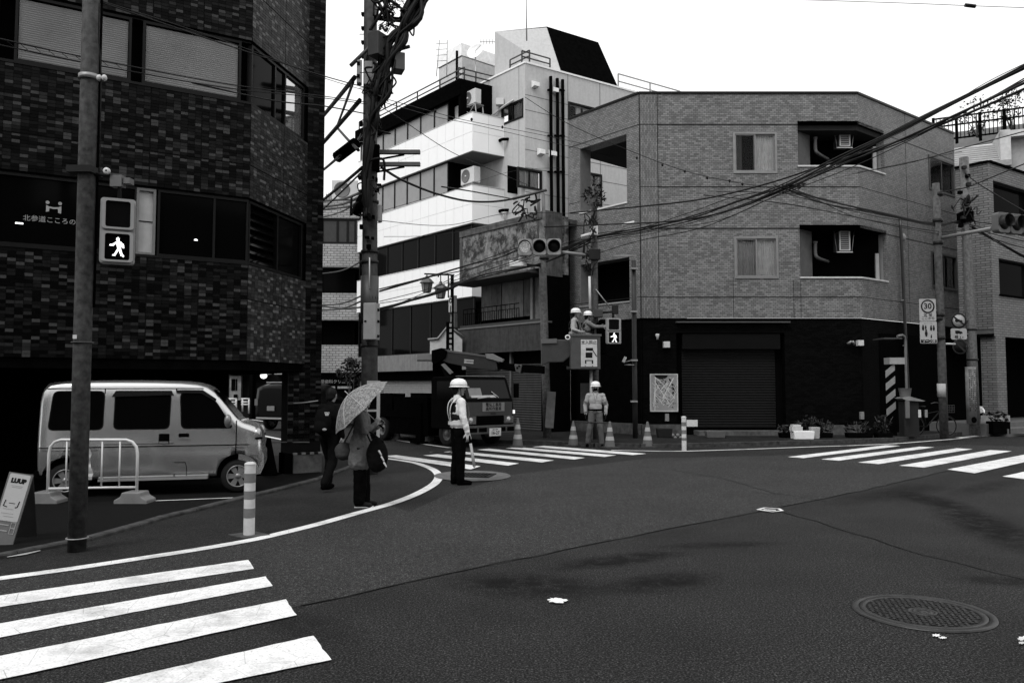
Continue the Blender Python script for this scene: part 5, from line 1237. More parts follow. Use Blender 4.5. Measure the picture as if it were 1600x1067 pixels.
for k, (y0, y1) in enumerate(((238, 238), (257, 256))):
    obj('crossarm', MB().box(0, (P(656, 238, Y2) - P(588, 238, Y2)).x, -.05, .05, -.035, .035, Matrix.Translation(P(588, y0, Y2 - .1))), mat('crossarm_steel', .08, .5, .3), p2)
    obj('crossarm_brace', MB().tube([P(588, y0 + 12, Y2 - .1), P(632, y0 + 4, Y2 - .1)], .02, 6), BLACK, p2)
obj('arm_bolt', MB().cb(P(588, 247, Y2 - .12), .12, .12, .5), BLACK, p2)
m = MB(); 
for k in range(9):
    py = 12 + k * 42 
    sd_ = -1 if k % 2 else 1
    m.tube([on2(py), on2(py, sd_ * 17)], .008, 5); obj('step_bolt', m, GREYM, p2); m = MB()
for k in range(4): obj('step_bracket', MB().cb(on2(23 + k * 22, -11), .07, .1, .05), BLACK, p2)
# pole cables and clutter
rn = random.Random(4); 
cabn = [0]
def cable(pts, r, label, sub=8, group=None, name='cable'):
    o = tag(obj(name, MB().tube(cr([P(*p) for p in pts], sub), r, 6), CABLE), label, 'cable', group); return o
bund = ((668, -20), (645, 25), (622, 60), (607, 100), (597, 140), (585, 180), (577, 230), (574, 300), (573, 340))
for k in range(20):
    j = [(x + rn.uniform(-17, 13) * (1 if i < 5 else .4), y + rn.uniform(-5, 5), Y2 - .25 - rn.uniform(0, .25)) for i, (x, y) in enumerate(bund)]
    o = obj('riser_cable', MB().tube(cr([P(*q) for q in j], 5), rn.choice((.02, .028, .04, .05)), 6), CABLE, p2)
for k in range(60):
    px, py = rn.choice(((600, 60), (625, 20), (600, 10), (595, 90), (585, 130), (610, 20), (577, 220), (574, 300), (605, 110), (590, 170), (580, 260), (640, 15))); px += rn.uniform(-12, 12); py += rn.uniform(-30, 30)
    q = [P(px + rn.uniform(-16, 16), py + rn.uniform(-22, 22), Y2 - .3 - rn.uniform(0, .2)) for _ in range(4)]
    obj('cable_loop', MB().tube(cr(q, 5), rn.choice((.008, .012, .018, .024)), 5), CABLE, p2)
for k in range(20):
    px, py = rn.uniform(564, 592), rn.uniform(150, 400); obj('cable_tie', MB().cb(P(px, py, Y2 - .2), rn.uniform(.03, .09), .06, rn.uniform(.03, .1)), BLACK, p2)
obj('splice_case', MB().tube([P(527, 246, Y2 + 2), P(556, 224, Y2 + 1.6)], .13, 10), BLACK, p2)
obj('splice_case', MB().tube([P(555, 335, Y2 - .1), P(568, 308, Y2 - .2)], .10, 10), BLACK, p2)
obj('conduit', MB().tube([on2(452) + V((.03, -.2, 0)), on2(405) + V((.03, -.2, 0))], .012, 6), OFFW, p2)
# pole-mounted board at its foot
M0 = Matrix.Translation(P(583, 655, Y2 - .25)); 
pb = thing('pole_board', 'tall white-edged dark board strapped low on the cluttered pole', 'sign', tuple(P(583, 700, Y2 - .25))); h_ = 118 / FP * Y2; w_ = 20 / FP * Y2
obj('board', MB().box(-w_ / 2, w_ / 2, 0, .03, -h_ / 2, h_ / 2), mat('board_white', .3, .6), pb, M0); obj('dark_panel', MB().box(-w_ * .42, w_ * .25, -.008, 0, -h_ * .26, h_ * .10), BLACK, pb, M0); obj('dark_panel', MB().box(-w_ * .42, w_ * .25, -.008, 0, h_ * .13, h_ * .38), BLACK, pb, M0)
# 3..: poles of the junction
def far_pole(pb_, pt_, dia, label, m=PC, Y=None, **kw):
    b = gp(*pb_) if Y is None else V((P(pb_[0], pb_[1], Y).x, Y, .1)); tp = P(pt_[0], pt_[1], b.y); b.z = .1
    return b, pole(label, b, tp, dia / 2, dia / 2 * .85, m, **kw)
b3, p3 = far_pole((855, 600), (846, 345), .26, 'concrete utility pole behind the three-lamp traffic signal', PC, 24.5); Y3 = 24.5
b4, p4 = far_pole((930, 600), (928, 292), .23, 'slim concrete pole with leaves growing at its top, beside the bucket', mat('pole_concrete_dark', .07, .85, var=.4, scale=14, bmp=.6), 24.0); Y4 = 24.0
b5, p5 = far_pole((992, 600), (990, 407), .16, 'thin dark steel post in front of the left corner of the grey block', mat('steel_post', .035, .5, .3), 24.3, cat='post', name='steel_post')
b6, p6 = far_pole((1473, 600), (1462, 287), .25, 'mottled pole carrying the speed-limit sign and signal arm', mat('pole_mottled', .06, .8, var=.5, scale=10, bmp=.6), 24.0); Y6 = 24.0
b7, p7 = far_pole((1521, 600), (1506, 247), .33, 'thicker concrete utility pole between the signs and the brick house', PC, 26.0); Y7 = 26.0
obj('post_cap', MB().box(-.35, .35, -.04, .04, 0, .05, Matrix.Translation(P(976, 401, 24.3))), GREYM, p5)
obj('lamp_bracket', MB().tube([P(991, 562, 24.2), P(975, 566, 24.2)], .02, 6), GREYM, p5); obj('lamp_bracket', MB().tube([P(991, 570, 24.2), P(976, 570, 24.2)], .02, 6), GREYM, p5); obj('bracket_lamp', MB().box(-.05, .03, -.04, .04, -.09, .09, Matrix.Translation(P(976, 562, 24.2)) @ Matrix.Rotation(R(25), 4, 'Y')), OFFW, p5)
for py in (420, 487, 563, 627): obj('post_clamp', MB().cb(P(990.5, py, 24.2), .2, .18, .05), GREYM, p5)
for py in (304, 498): clamp(p6, P(1466, py, Y6), .12, .1, DARKM); 
for py in (345, 380, 492, 528): clamp(p6, P(1464 + (py - 287) * .02, py, Y6), .125, .1, DARKM)
obj('pale_band', MB().lathe([(.118, 0), (.131, 0), (.131, .4), (.118, .4)], 16, Matrix.Translation(P(1472, 620, Y6))), CONC, p6)
for py in (515, 562): clamp(p7, P(1506 + (py - 247) * .042, py, Y7), .16, .06, DARKM)
obj('transformer_clutter', MB().cb(P(1508, 340, Y7), .35, .4, .35), BLACK, p7)
for k in range(8):
    px, py = 1508 + rn.uniform(-12, 16), 335 + rn.uniform(-22, 22); q = [P(px + rn.uniform(-12, 12), py + rn.uniform(-12, 12), Y7 - .25) for _ in range(4)]; obj('cable_loop', MB().tube(cr(q, 5), rn.choice((.015, .025, .035)), 5), CABLE, p7)
for k in range(8): obj('insulator', MB().cb(P(1508 + rn.uniform(-9, 14), 262 + k * 13, Y7 - .2), .12, .12, .1), BLACK if k % 2 else DARKM, p7)
obj('pole_notice', MB().lathe([(.175, 0), (.18, 0), (.18, 1.85), (.175, 1.85)], 20, Matrix.Translation(P(1519, 662, Y7) ), a0=R(180), a1=R(360)), mat('notice_sheet', .16, .7, var=.3), p7)
for k in range(6):
    for j in range(22):
        if rn.random() < .2: continue
        a = R(228 + k * 16); z = P(1519, 662, Y7).z + .42 + j * .062; c0_ = P(1519, 662, Y7); M_ = Matrix.Translation((c0_.x, c0_.y, z)) @ Matrix.Rotation(a, 4, 'Z')
        if k == 0 and j == 0: pm = MB()
        pm.box(.181, .183, -.014, .014, 0, .036, M_)
obj('notice_lettering', pm, PRINTB, p7)['kind'] = 'stuff'
obj('notice_picture', MB().ell(P(1522, 656, Y7 - .19), (.09, .02, .1)), BLACK, p7)
obj('cabinet', MB().cb(P(1494, 640, Y7 - .1), .05, .1, 1.0), OFFW, p7) if False else None
# clutter of poles 3 and 4
m = MB()
for k in range(14):
    px, py = 812 + rn.uniform(-6, 28), 325 + rn.uniform(-18, 18); q = [P(px + rn.uniform(-9, 9), py + rn.uniform(-9, 9), Y3 - .2) for _ in range(4)]; obj('cable_loop', MB().tube(cr(q, 5), rn.choice((.012, .02, .03)), 5), CABLE, p3)
obj('crossarm', MB().tube([P(801, 311, Y3), P(854, 297, Y3)], .045, 6), mat('crossarm_steel', .08, .5, .3), p3)
for px in (841, 849): obj('bayonet', MB().tube([P(px, 302, Y3), P(px + 1.5, 372, Y3)], .06, 6), mat('pale_bayonet', .15, .6), p3)
obj('splice_case', MB().tube([P(803, 410, Y3 - .4), P(822, 401, Y3 - .4)], .12, 8), CONCD, p3)
for py in (380, 404, 545): obj('clamp', MB().lathe([(.13, -.04), (.155, -.04), (.155, .04), (.13, .04)], 14, Matrix.Translation(P(848 + (py - 345) * .03, py, Y3))), DARKM, p3)
for k in range(18):
    px, py = 925 + rn.uniform(-9, 9), 378 + rn.uniform(-50, 40); q = [P(px + rn.uniform(-7, 7), py + rn.uniform(-14, 14), Y4 - .17) for _ in range(4)]; obj('cable_loop', MB().tube(cr(q, 5), rn.choice((.01, .015, .02)), 5), CABLE, p4)
obj('number_plate', MB().cb(P(928.5, 360, Y4 - .15), .22, .02, .27), OFFW, p4); text('区', .16, Matrix.Translation(P(928.5, 360, Y4 - .165)), PRINTB, p4, 'plate_mark')
plant('climbing_plant', 'tangle of leaves growing on top of the slim pole', 'plant', P(928, 330, Y4 - .2), 1, [(P(928, 296, Y4 - .1), .28), (P(924, 308, Y4 - .2), .3), (P(936, 303, Y4 - .1), .22), (P(920, 300, Y4), .2), (P(930, 320, Y4 - .2), .25), (P(938, 315, Y4 - .1), .2), (P(932, 287, Y4), .18)], 22, .07, 17)
obj('stay_rod', MB().tube([P(921, 432, Y4 - .2), P(922, 482, Y4 - .2)], .04, 6), OFFW, p4); obj('stay_rod', MB().tube([P(931, 452, Y4 - .1), P(954, 482, Y4 - .1)], .018, 5), GREYM, p4)
for k, (x0, y0, x1, y1) in enumerate(((908, 370, 923, 365.5), (972, 352, 991, 347.5))): tag(obj('cable_sleeve', MB().tube([P(x0, y0, Y4 - .3), P(x1, y1, Y4 - .3)], .05, 8), OFFW), ('short white sleeve on the wires left of the slim pole top', 'short white sleeve on the wires right of the slim pole')[k], 'cable sleeve')
eqbox(905, 505, 935, 555, .4, BLACK, p4, 0, Y4 + .1, 'control_cabinet'); eqbox(936, 500, 946, 553, .4, VOID, p4, 0, Y4 + .1, 'control_cabinet')
# street map post / slim boards beside pole 3
obj('pole_poster', MB().box(-.13, .13, -.02, .0, -.55, .55, Matrix.Translation(P(860, 640, Y3 - .25)) @ Matrix.Rotation(R(4), 4, 'Y')), mat('poster_pale', .12, .6, var=.3, scale=4), p3)
tag(obj('notice_board', MB().box(-.17, .17, 0, .04, -.45, .45, Matrix.Translation(P(916, 622, 24.0))), mat('board_dim', .045, .6, var=.3)), 'dim grey notice board behind the standing worker', 'notice board')
tag(obj('thin_post', MB().tube([V((P(923.5, 600, 23.6).x, 23.6, .1)), P(923.5, 574, 23.6)], .045, 8), GREYM), 'pale thin post rising from behind the standing worker to the bucket', 'post')
# vehicle signals
LITL, ln_, lb2_ = newmat('lit_green_lens'); lv_ = ln_.nodes.new('ShaderNodeTexVoronoi'); lv_.inputs['Scale'].default_value = 22; ln_.links.new(coordout(ln_), lv_.inputs['Vector']); ln_.links.new(ramp(ln_, lv_.outputs['Distance'], [(.1, .5), (.5, .12)]), lb2_.inputs['Emission Color']); lb2_.inputs['Emission Strength'].default_value = .9; lb2_.inputs['Base Color'].default_value = (.3, .3, .3, 1)
def vsignal(px0, px1, py, Y, yaw, label, lit=(0,), group='three-lamp traffic signals', h=27, hm=None):
    a, b = P(px0, py, Y), P(px1, py, Y); c = (a + b) / 2; W_ = (b - a).length / math.cos(yaw); s = W_ / 3; t = thing('traffic_signal', label, 'traffic signal', tuple(c), group); M0 = Matrix.Translation(c) @ Matrix.Rotation(yaw, 4, 'Z')
    for k in range(3):
        x = -W_ / 2 + s * (k + .5); o = obj('housing', MB().prism([(x + p, q) for p, q in rrect(s * .97, s * 1.12, s * .2)], -.03, .16), hm or SGM, t, M0)
        R_ = s * .40; Mh = M0 @ Matrix.Translation((x, 0, 0)) @ Matrix.Rotation(R(90), 4, 'X')
        obj('visor', MB().lathe([(R_ * 1.06, .03), (R_ * 1.08, .2), (R_ * 1.03, .2), (R_, .03)], 22, Mh, a0=R(-25), a1=R(205)), DARKM, t)
        obj('lens', MB().lathe([(R_, .035), (R_ * .8, .055), (R_ * .4, .068), (.0001, .07)], 22, Mh), (LITL if k in lit else mat('dark_lens', .006, .3, spec=.05)), t)
    return t
vsignal(809, 877, 386, Y4 - .6, R(-4), 'three-lamp traffic signal with a pale left lamp hung before the old house')
obj('signal_arm', MB().tube([P(877, 394, Y4 - .5), P(928, 400, Y4)], .05, 8), mat('arm_grey', .2, .5, .2), p4); obj('arm_socket', MB().cb(P(929, 398, Y4 - .1), .34, .2, .3), DARKM, p4)
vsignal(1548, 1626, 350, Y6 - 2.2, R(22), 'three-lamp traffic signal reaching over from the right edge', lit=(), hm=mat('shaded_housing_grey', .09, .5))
obj('signal_arm', MB().tube([P(1470, 372, Y6), P(1550, 357, Y6 - 2.1)], .055, 8), mat('arm_grey', .2, .5, .2), p6)
cc = P(812, 413, Y3 - .6); t = thing('traffic_camera', 'boxy white traffic camera below the three-lamp signal', 'camera', tuple(cc)); M0 = Matrix.Translation(cc) @ Matrix.Rotation(R(-20), 4, 'Z')
o = obj('housing', MB().box(-.28, .18, -.15, .15, -.08, .1), WHITE, t, M0); bevel(o, .02); obj('hood', MB().box(-.0, .3, -.17, .17, .1, .2), OFFW, t, M0 @ Matrix.Rotation(R(8), 4, 'Y'))
obj('mount', MB().tube([P(818, 413, Y3 - .5), P(848, 416, Y3)], .035, 6), DARKM, t)
cS = (P(947, 497, Y4 - .4) + P(971, 537.5, Y4 - .4)) / 2
pedsignal(cS, 23.5 / FP * Y4, 40 / FP * Y4, R(8), 'small pedestrian signal lit with a walking figure beside the workers in the bucket', 'pedestrian signals')
obj('signal_bracket', MB().tube([P(930, 489, Y4), P(958, 487, Y4 - .3), P(958, 498, Y4 - .3)], .04, 6), DARKM, p4); obj('bracket_box', MB().cb(P(961, 484, Y4 - .3), .18, .2, .25), DARKM, p4)
eqbox(926, 484, 942, 496, .3, mat('dark_box', .04, .6), p4, 0, Y4 - .3)
# lantern street lamp
ly = 29.; lm = thing('street_lantern', 'twin old-style lantern street lamp on a black bracket before the white building', 'street lamp', (P(708, 600, ly).x, ly, 0))
m = MB(); m.tube([P(707.5, 575, ly), P(707.5, 431, ly)], .045, 6); obj('post', m, BLACK, lm)
for px in (700.5, 705): obj('bracket_bar', MB().tube([P(px, 465, ly), P(px, 431, ly)], .025, 5), BLACK, lm)
for a, b in (((663, 428), (710, 430)), ((685, 430), (685, 433)), ((698, 450), (710, 450))): obj('bracket_bar', MB().tube([P(*a, ly), P(*b, ly)], .03, 5), BLACK, lm)
for i, (px, py) in enumerate(((667, 445), (688.5, 454))):
    c = P(px, py, ly); M0 = Matrix.Translation(c); ln = obj('lantern', MB().lathe([(.14, -.28), (.2, .08), (.19, .08), (.13, -.28)], 6, M0, sm=False), mat('lantern_glass', .14, .3, bmp=0), lm)
    obj('hood', MB().lathe([(.27, .06), (.26, .09), (.14, .22), (.06, .26), (.05, .33), (.0001, .33)], 6, M0, sm=False), mat('hood_grey', .08, .5), ln); obj('lantern_base', MB().lathe([(.0001, -.3), (.12, -.3), (.14, -.27)], 6, M0, sm=False), BLACK, ln)
    m = MB()
    for k in range(6): a = 2 * math.pi * k / 6; m.tube([c + V((.14 * math.cos(a), .14 * math.sin(a), -.28)), c + V((.205 * math.cos(a), .205 * math.sin(a), .08))], .012, 4)
    obj('lantern_ribs', m, BLACK, ln)['kind'] = 'stuff'; obj('drop_rod', MB().tube([c + V((0, 0, .3)), P(px, 429 if i == 0 else 430, ly)], .02, 5), BLACK, ln)

# ================================================================ SIGNS
def rsign(px0, py0, px1, py1, Y, par, mt, yaw=0, name='sign_plate', r_=.03):
    a, b = P(px0, py1, Y), P(px1, py0, Y); c = (a + b) / 2; M0 = Matrix.Translation(c) @ Matrix.Rotation(yaw, 4, 'Z'); w_, h_ = (b.x - a.x), b.z - a.z
    obj(name, MB().prism(rrect(w_, h_, r_), 0, .012), mt, par, M0); return M0, w_, h_
SW_ = mat('sign_white', .34, .5, var=.08); SD_ = mat('sign_edge_grey', .2, .5)
def ring(r0, r1, M0, par, mt, y=-.006, name='ring'): return obj(name, MB().lathe([(r0, 0), (r1, 0), (r1, .004), (r0, .004)] if r0 > 0 else [(.0001, .004), (r1, .004), (r1, 0)], 32, Matrix.Translation((0, y, 0)) @ Matrix.Rotation(R(90), 4, 'X')), mt, par, M0)
YS = Y6 - .2
t = thing('speed_limit_sign', 'white rectangular zone sign with a ringed 30 on the mottled pole', 'road sign', tuple(P(1449, 502, YS)))
M0, w_, h_ = rsign(1437, 467, 1462, 501.5, YS, t, SW_)
ring(.165, .205, M0 @ Matrix.Translation((0, 0, h_ * .16)), t, mat('sign_ring_dark', .012, .5)); text('30', .24, M0 @ Matrix.Translation((0, -.006, h_ * .16)), PRINTB, t, 'numerals', bold=.004)
text('区 域', .11, M0 @ Matrix.Translation((0, -.006, -h_ * .24)), PRINTB, t); text('ここから', .1, M0 @ Matrix.Translation((0, -.006, -h_ * .38)), PRINTB, t)
t = thing('zone_sign', 'white zone sign with small walking figures and a dark caption strip below the speed sign', 'road sign', tuple(P(1450, 536, YS)))
M0, w_, h_ = rsign(1438, 502.5, 1463.5, 536.5, YS, t, SW_)
obj('caption_strip', MB().box(-w_ * .46, w_ * .46, -.006, 0, -h_ * .47, -h_ * .33), PRINTB, t, M0); text('ゾーン30', .095, M0 @ Matrix.Translation((0, -.009, -h_ * .4)), PRINTW, t); text('スクール', .07, M0 @ Matrix.Translation((0, -.006, h_ * .42)), PRINTG, t)
def pict(M0, par, x, z, s):
    m = MB(); m.lathe([(.0001, .004), (.14 * s, .004), (.14 * s, 0)], 10, Matrix.Translation((x, -.005, z + .42 * s)) @ Matrix.Rotation(R(90), 4, 'X')); m.prism([(x - .16 * s, z + .25 * s), (x + .16 * s, z + .25 * s), (x + .2 * s, z - .1 * s), (x + .1 * s, z - .5 * s), (x - .1 * s, z - .5 * s), (x - .2 * s, z - .1 * s)], -.009, -.001)
    obj('walking_symbol', m, PRINTB, par, M0)
for x, z, s in ((-.16, .14, .16), (-.08, .15, .12), (.08, .13, .15), (.16, .13, .15), (-.07, -.02, .2), (.08, -.12, .1)): pict(M0, t, x, z, s)
YS7 = Y7 - .35
t = thing('no_trucks_sign', 'round no-trucks sign with a slanting bar on the concrete pole', 'road sign', tuple(P(1498, 501, YS7))); M0 = Matrix.Translation(P(1498, 501, YS7)); r_ = 12.3 / FP * YS7
ring(0, r_ * .8, M0, t, SW_, -.002, 'sign_disc'); ring(r_ * .78, r_, M0, t, mat('sign_red_as_dark', .014, .5)); TRK = [(-.7, -.2), (-.7, .25), (.15, .25), (.15, .12), (.45, .12), (.7, -.05), (.7, -.25), (.4, -.25), (.35, -.35), (.2, -.35), (.15, -.25), (-.25, -.25), (-.3, -.35), (-.45, -.35), (-.5, -.25)]
obj('truck_symbol', MB().prism([(x * r_ * .68, z * r_ * .68) for x, z in TRK], -.009, -.004), PRINTB, t, M0); obj('slant_bar', MB().box(-r_ * .85, r_ * .85, -.013, -.006, -.025, .025, Matrix.Rotation(R(38), 4, 'Y')), mat('sign_red_as_dark', .014, .5), t, M0)
t = thing('truck_size_plate', 'white plate with a truck symbol and 3t under the no-trucks sign', 'road sign', tuple(P(1498, 530, YS7))); M0, w_, h_ = rsign(1486, 513, 1510.5, 530.5, YS7, t, SW_, 0, r_=.06)
obj('truck_symbol', MB().prism([(x * w_ * .32, z * w_ * .36 + h_ * .17) for x, z in TRK], -.009, -.001), PRINTB, t, M0); text('積 3 t', .12, M0 @ Matrix.Translation((0, -.006, -h_ * .3)), PRINTB, t, 'numerals')
t = thing('no_parking_sign', 'round dark no-parking sign lowest on the concrete pole', 'road sign', tuple(P(1500, 541.5, YS7))); M0 = Matrix.Translation(P(1500, 541.5, YS7)); ring(0, r_ * .78, M0, t, mat('sign_blue_as_dark', .006, .5), -.002, 'sign_disc'); ring(r_ * .8, r_, M0, t, mat('sign_rim', .022, .5)); obj('slant_bar', MB().box(-r_ * .75, r_ * .75, -.010, -.003, -.03, .03, Matrix.Rotation(R(45), 4, 'Y')), mat('sign_rim', .022, .5), t, M0)
obj('sign_arm', MB().tube([P(1477, 537, Y6), P(1492, 537.5, Y6 + .5)], .03, 6), OFFW, p6)
for py in (485, 520): obj('sign_arm', MB().tube([P(1450, py, YS + .05), P(1466, py, Y6)], .025, 6), GREYM, p6)
for py in (500, 522, 541): obj('sign_arm', MB().tube([P(1499, py, YS7 + .05), P(1516, py, Y7)], .025, 6), GREYM, p7)
# ================================================================ THE VAN
van = thing('parked_van', 'silver boxy kei van with dark windows parked at the tiled building', 'van', (0, 0, 0))
ra, rf_ = G(96, 781), G(371, 771)
ang = math.atan2(rf_.y - ra.y, rf_.x - ra.x) * .9
VAN_S = .945
def vstat():
    return [(0, 1.35, .50, .60), (.015, 1.6, .42, .68), (.05, 1.76, .36, .715), (.12, 1.835, .32, .73), (.3, 1.862, .29, .7375), (.7, 1.87, .28, .7375), (1.2, 1.872, .28, .7375), (1.7, 1.868, .28, .7375), (2.1, 1.855, .28, .7375), (2.35, 1.83, .28, .7375),
            (2.5, 1.78, .28, .7375), (2.62, 1.69, .28, .7375), (2.75, 1.54, .28, .7375), (2.88, 1.38, .28, .736), (3.0, 1.235, .28, .734), (3.08, 1.185, .28, .73), (3.18, 1.15, .28, .725), (3.27, 1.11, .29, .71), (3.33, 1.06, .30, .70), (3.375, .98, .32, .68), (3.4, .84, .36, .655)]
def lerp_(a, b, t): return a + (b - a) * t
def vloft():
    m = MB(); st = vstat(); rings = []
    dense = []
    for a, b in zip(st[:-1], st[1:]):
        n = 3
        for k in range(n): dense.append(tuple(lerp_(a[i], b[i], k / n) for i in range(4)))
    dense.append(st[-1])
    for x, z1, z0, w_ in dense:
        zb = min(1.0, z1 - .16); zs = z1 - .10; yt = w_ * .985 - .14 * max(0, zs - 1.0)
        half = [(0, z0), (w_ * .6, z0), (w_ * .93, z0 + .01), (w_ * .95, z0 + .06), (w_ * .968, z0 + .15), (w_ * .99, z0 + .34 if z0 + .34 < zb - .2 else zb - .25), (w_, min(.80, zb - .06)), (w_ * .991, min(.83, zb - .03)), (w_ * .985, zb), (lerp_(w_ * .985, yt, .35), lerp_(zb, zs, .35)), (lerp_(w_ * .985, yt, .7), lerp_(zb, zs, .7)), (yt, zs), (yt - .018, zs + .045), (yt - .06, zs + .078), (yt - .14, zs + .093), (yt * .5, z1), (0, z1 + .004)]
        ring = [(-y, z) for y, z in half] + [(y, z) for y, z in half[::-1][1:-1]]
        rings.append([(x, y, z) for y, z in ring])
    n = len(rings[0])
    for r_ in rings: m.v += [V(p) for p in r_]
    for k in range(len(rings) - 1):
        for j in range(n):
            a = k * n + j; b = k * n + (j + 1) % n; m.face((a, a + n, b + n, b), True)
    m.face([j for j in range(n)], False); m.face([(len(rings) - 1) * n + j for j in range(n)][::-1], False)
    return m
SILV = mat('silver_paint', .62, .24, .85, var=.02, scale=3, bmp=0, coat=0)
body = obj('body', vloft(), SILV, van)
for wx in (.42, 3.02):
    cut = obj('cutter', MB().lathe([(.0001, -1), (.345, -1), (.345, 1), (.0001, 1)], 40, Matrix.Translation((wx, 0, .30)) @ Matrix.Rotation(R(90), 4, 'X')), None)
    cut.data.validate(); b_ = body.modifiers.new('b', 'BOOLEAN'); b_.operation = 'DIFFERENCE'; b_.object = cut; b_.solver = 'EXACT'
    # keep a solid engine/cabin core: only the outer 25 cm are cut away
    bake(body); bpy.data.objects.remove(cut)
obj('underbody', MB().box(.1, 3.25, -.5, .5, .24, .8), VOID, van)
def sy(z):
    if z >= 1.0: return -(.7375 * .985 - .14 * (z - 1.0)) - .004
    t_ = ((.28, .94), (.34, .95), (.43, .968), (.62, .99), (.80, 1.0), (.83, .991), (1.0, .985))
    for a, b in zip(t_[:-1], t_[1:]):
        if z <= b[0]: return -.7375 * lerp_(a[1], b[1], max(0, (z - a[0]) / (b[0] - a[0]))) - .004
    return -.7375 - .004
def sidepoly(name, pts, m, par=van, off=.0, both=True):
    for sg_ in ((1, -1) if both else (1,)):
        p = [V((x, (sy(z) - off) * sg_, z)) for x, z in pts]; o = obj(name, MB().poly(p if sg_ > 0 else p[::-1]), m, par)
    return o
def rpoly(pts, r_, n=4):
    out = []; N = len(pts)
    for i in range(N):
        a, b, c = V((*pts[i - 1], 0)), V((*pts[i], 0)), V((*pts[(i + 1) % N], 0)); u, w_ = (a - b).normalized(), (c - b).normalized(); r2 = min(r_, (a - b).length * .45, (c - b).length * .45)
        for k in range(n + 1): t = k / n; q = (b + u * r2).lerp(b, t).lerp(b.lerp(b + w_ * r2, t), t); out.append((q.x, q.y))
    return out
VG = mat('van_window', .002, .08, bmp=0, var=0, spec=.06); VR = mat('van_window_rubber', .006, .6, spec=.05)
for i, pts in enumerate(([(.17, 1.09), (.94, 1.09), (.94, 1.68), (.22, 1.68)], [(1.12, 1.09), (1.93, 1.09), (1.94, 1.64), (1.12, 1.64)], [(2.14, 1.09), (2.93, 1.09), (2.62, 1.53), (2.42, 1.65), (2.10, 1.65)])):
    c = (sum(p[0] for p in pts) / len(pts), sum(p[1] for p in pts) / len(pts)); big = [(c[0] + (p[0] - c[0]) * 1.0 + .018 * (1 if p[0] > c[0] else -1), p[1] + .018 * (1 if p[1] > c[1] else -1)) for p in pts]
    f_ = sidepoly('window_seal', rpoly(big, .09), VR, van, 0.001); sidepoly('window', rpoly(pts, .08), VG, van, .005)
for pts in ([(1.06, 1.60), (1.12, 1.70), (1.96, 1.70), (1.99, 1.63)], [(2.03, 1.66), (2.04, 1.71), (2.44, 1.71), (2.66, 1.56), (2.64, 1.52), (2.42, 1.655)]):
    sidepoly('rain_visor', pts, mat('visor_plastic', .008, .25, bmp=0, spec=.3), van, .028)
mb = MB()
def vseam(pts, w_=.008): 
    for (x0, z0), (x1, z1) in zip(pts[:-1], pts[1:]):
        dx, dz = x1 - x0, z1 - z0; L = math.hypot(dx, dz) or 1; nx, nz = -dz / L * w_, dx / L * w_
        mb.quad((x0 - nx, sy(z0) - .0015, z0 - nz), (x1 - nx, sy(z1) - .0015, z1 - nz), (x1 + nx, sy(z1) - .0015, z1 + nz), (x0 + nx, sy(z0) - .0015, z0 + nz))
vseam([(.955, .3), (.955, .5), (.955, 1.74)]); vseam([(2.03, .3), (2.03, 1.74)]); vseam([(2.985, 1.2), (2.985, .8), (2.98, .62)]); vseam([(.1, 1.735), (2.45, 1.735)], .007); vseam([(.05, .80), (3.2, .80)], .007); vseam([(.95, .84), (2.02, .84)], .004); vseam([(2.03, .53), (2.2, .53), (2.22, .45), (2.22, .3)], .004); vseam([(.1, .75), (.9, .75)], .003)
mb.v += []; obj('door_seams', mb, BLACK, van)['kind'] = 'stuff'
sidepoly('door_handle_recess', rpoly([(1.79, .84), (1.95, .84), (1.95, 1.0), (1.79, 1.0)], .02), BLACK, van, .002); sidepoly('door_handle', rpoly([(1.8, .845), (1.94, .845), (1.94, .875), (1.8, .875)], .01), SILV, van, .02)
sidepoly('door_handle_recess', rpoly([(2.09, .93), (2.25, .93), (2.25, 1.0), (2.09, 1.0)], .02), BLACK, van, .002); sidepoly('door_handle', rpoly([(2.09, .915), (2.25, .915), (2.25, .94), (2.09, .94)], .01), SILV, van, .02)
obj('side_sill', MB().box(.9, 2.55, -.725, .725, .25, .285), mat('sill_bright', .3, .4, .3), van)
mi = obj('mirror', MB().ell((2.86, -.85, 1.2), (.06, .07, .11)), mat('mirror_housing', .2, .35, .4, coat=.5), van); obj('mirror_stalk', MB().tube([(2.86, -.74, 1.15), (2.86, -.84, 1.17)], .02, 6), BLACK, mi)
# windscreen and lamps
m = MB(); xs = [2.60, 2.7, 2.8, 2.9, 3.0]
def vz(x):
    st = vstat()
    for a, b in zip(st[:-1], st[1:]):
        if a[0] <= x <= b[0]: return lerp_(a[1], b[1], (x - a[0]) / (b[0] - a[0]))
for a, b in zip(xs[:-1], xs[1:]): m.quad((a, -.56, vz(a) + .008), (b, -.6, vz(b) + .008), (b, .6, vz(b) + .008), (a, .56, vz(a) + .008))
obj('windscreen', m, VG, van)
LAMP = mat('lamp_glass', .4, .1, .6, bmp=0)
for sg_ in (-1, 1):
    hl = obj('headlight', MB().ell((3.315, sg_ * .615, .96), (.085, .10, .12)), LAMP, van); obj('lamp_bezel', MB().ell((3.325, sg_ * .62, .90), (.08, .10, .03)), BLACK, hl)
obj('bumper', MB().prism([(3.02, .28), (3.38, .30), (3.43, .42), (3.43, .62), (3.36, .74), (3.02, .74)], -.66, .66), SILV, van); obj('wiper_cowl', MB().tube([(3.06, -.5, 1.19), (3.12, .1, 1.19)], .02, 6), OFFW, van)
obj('rear_bumper', MB().box(-.03, .12, -.66, .66, .32, .44), BLACK, van)
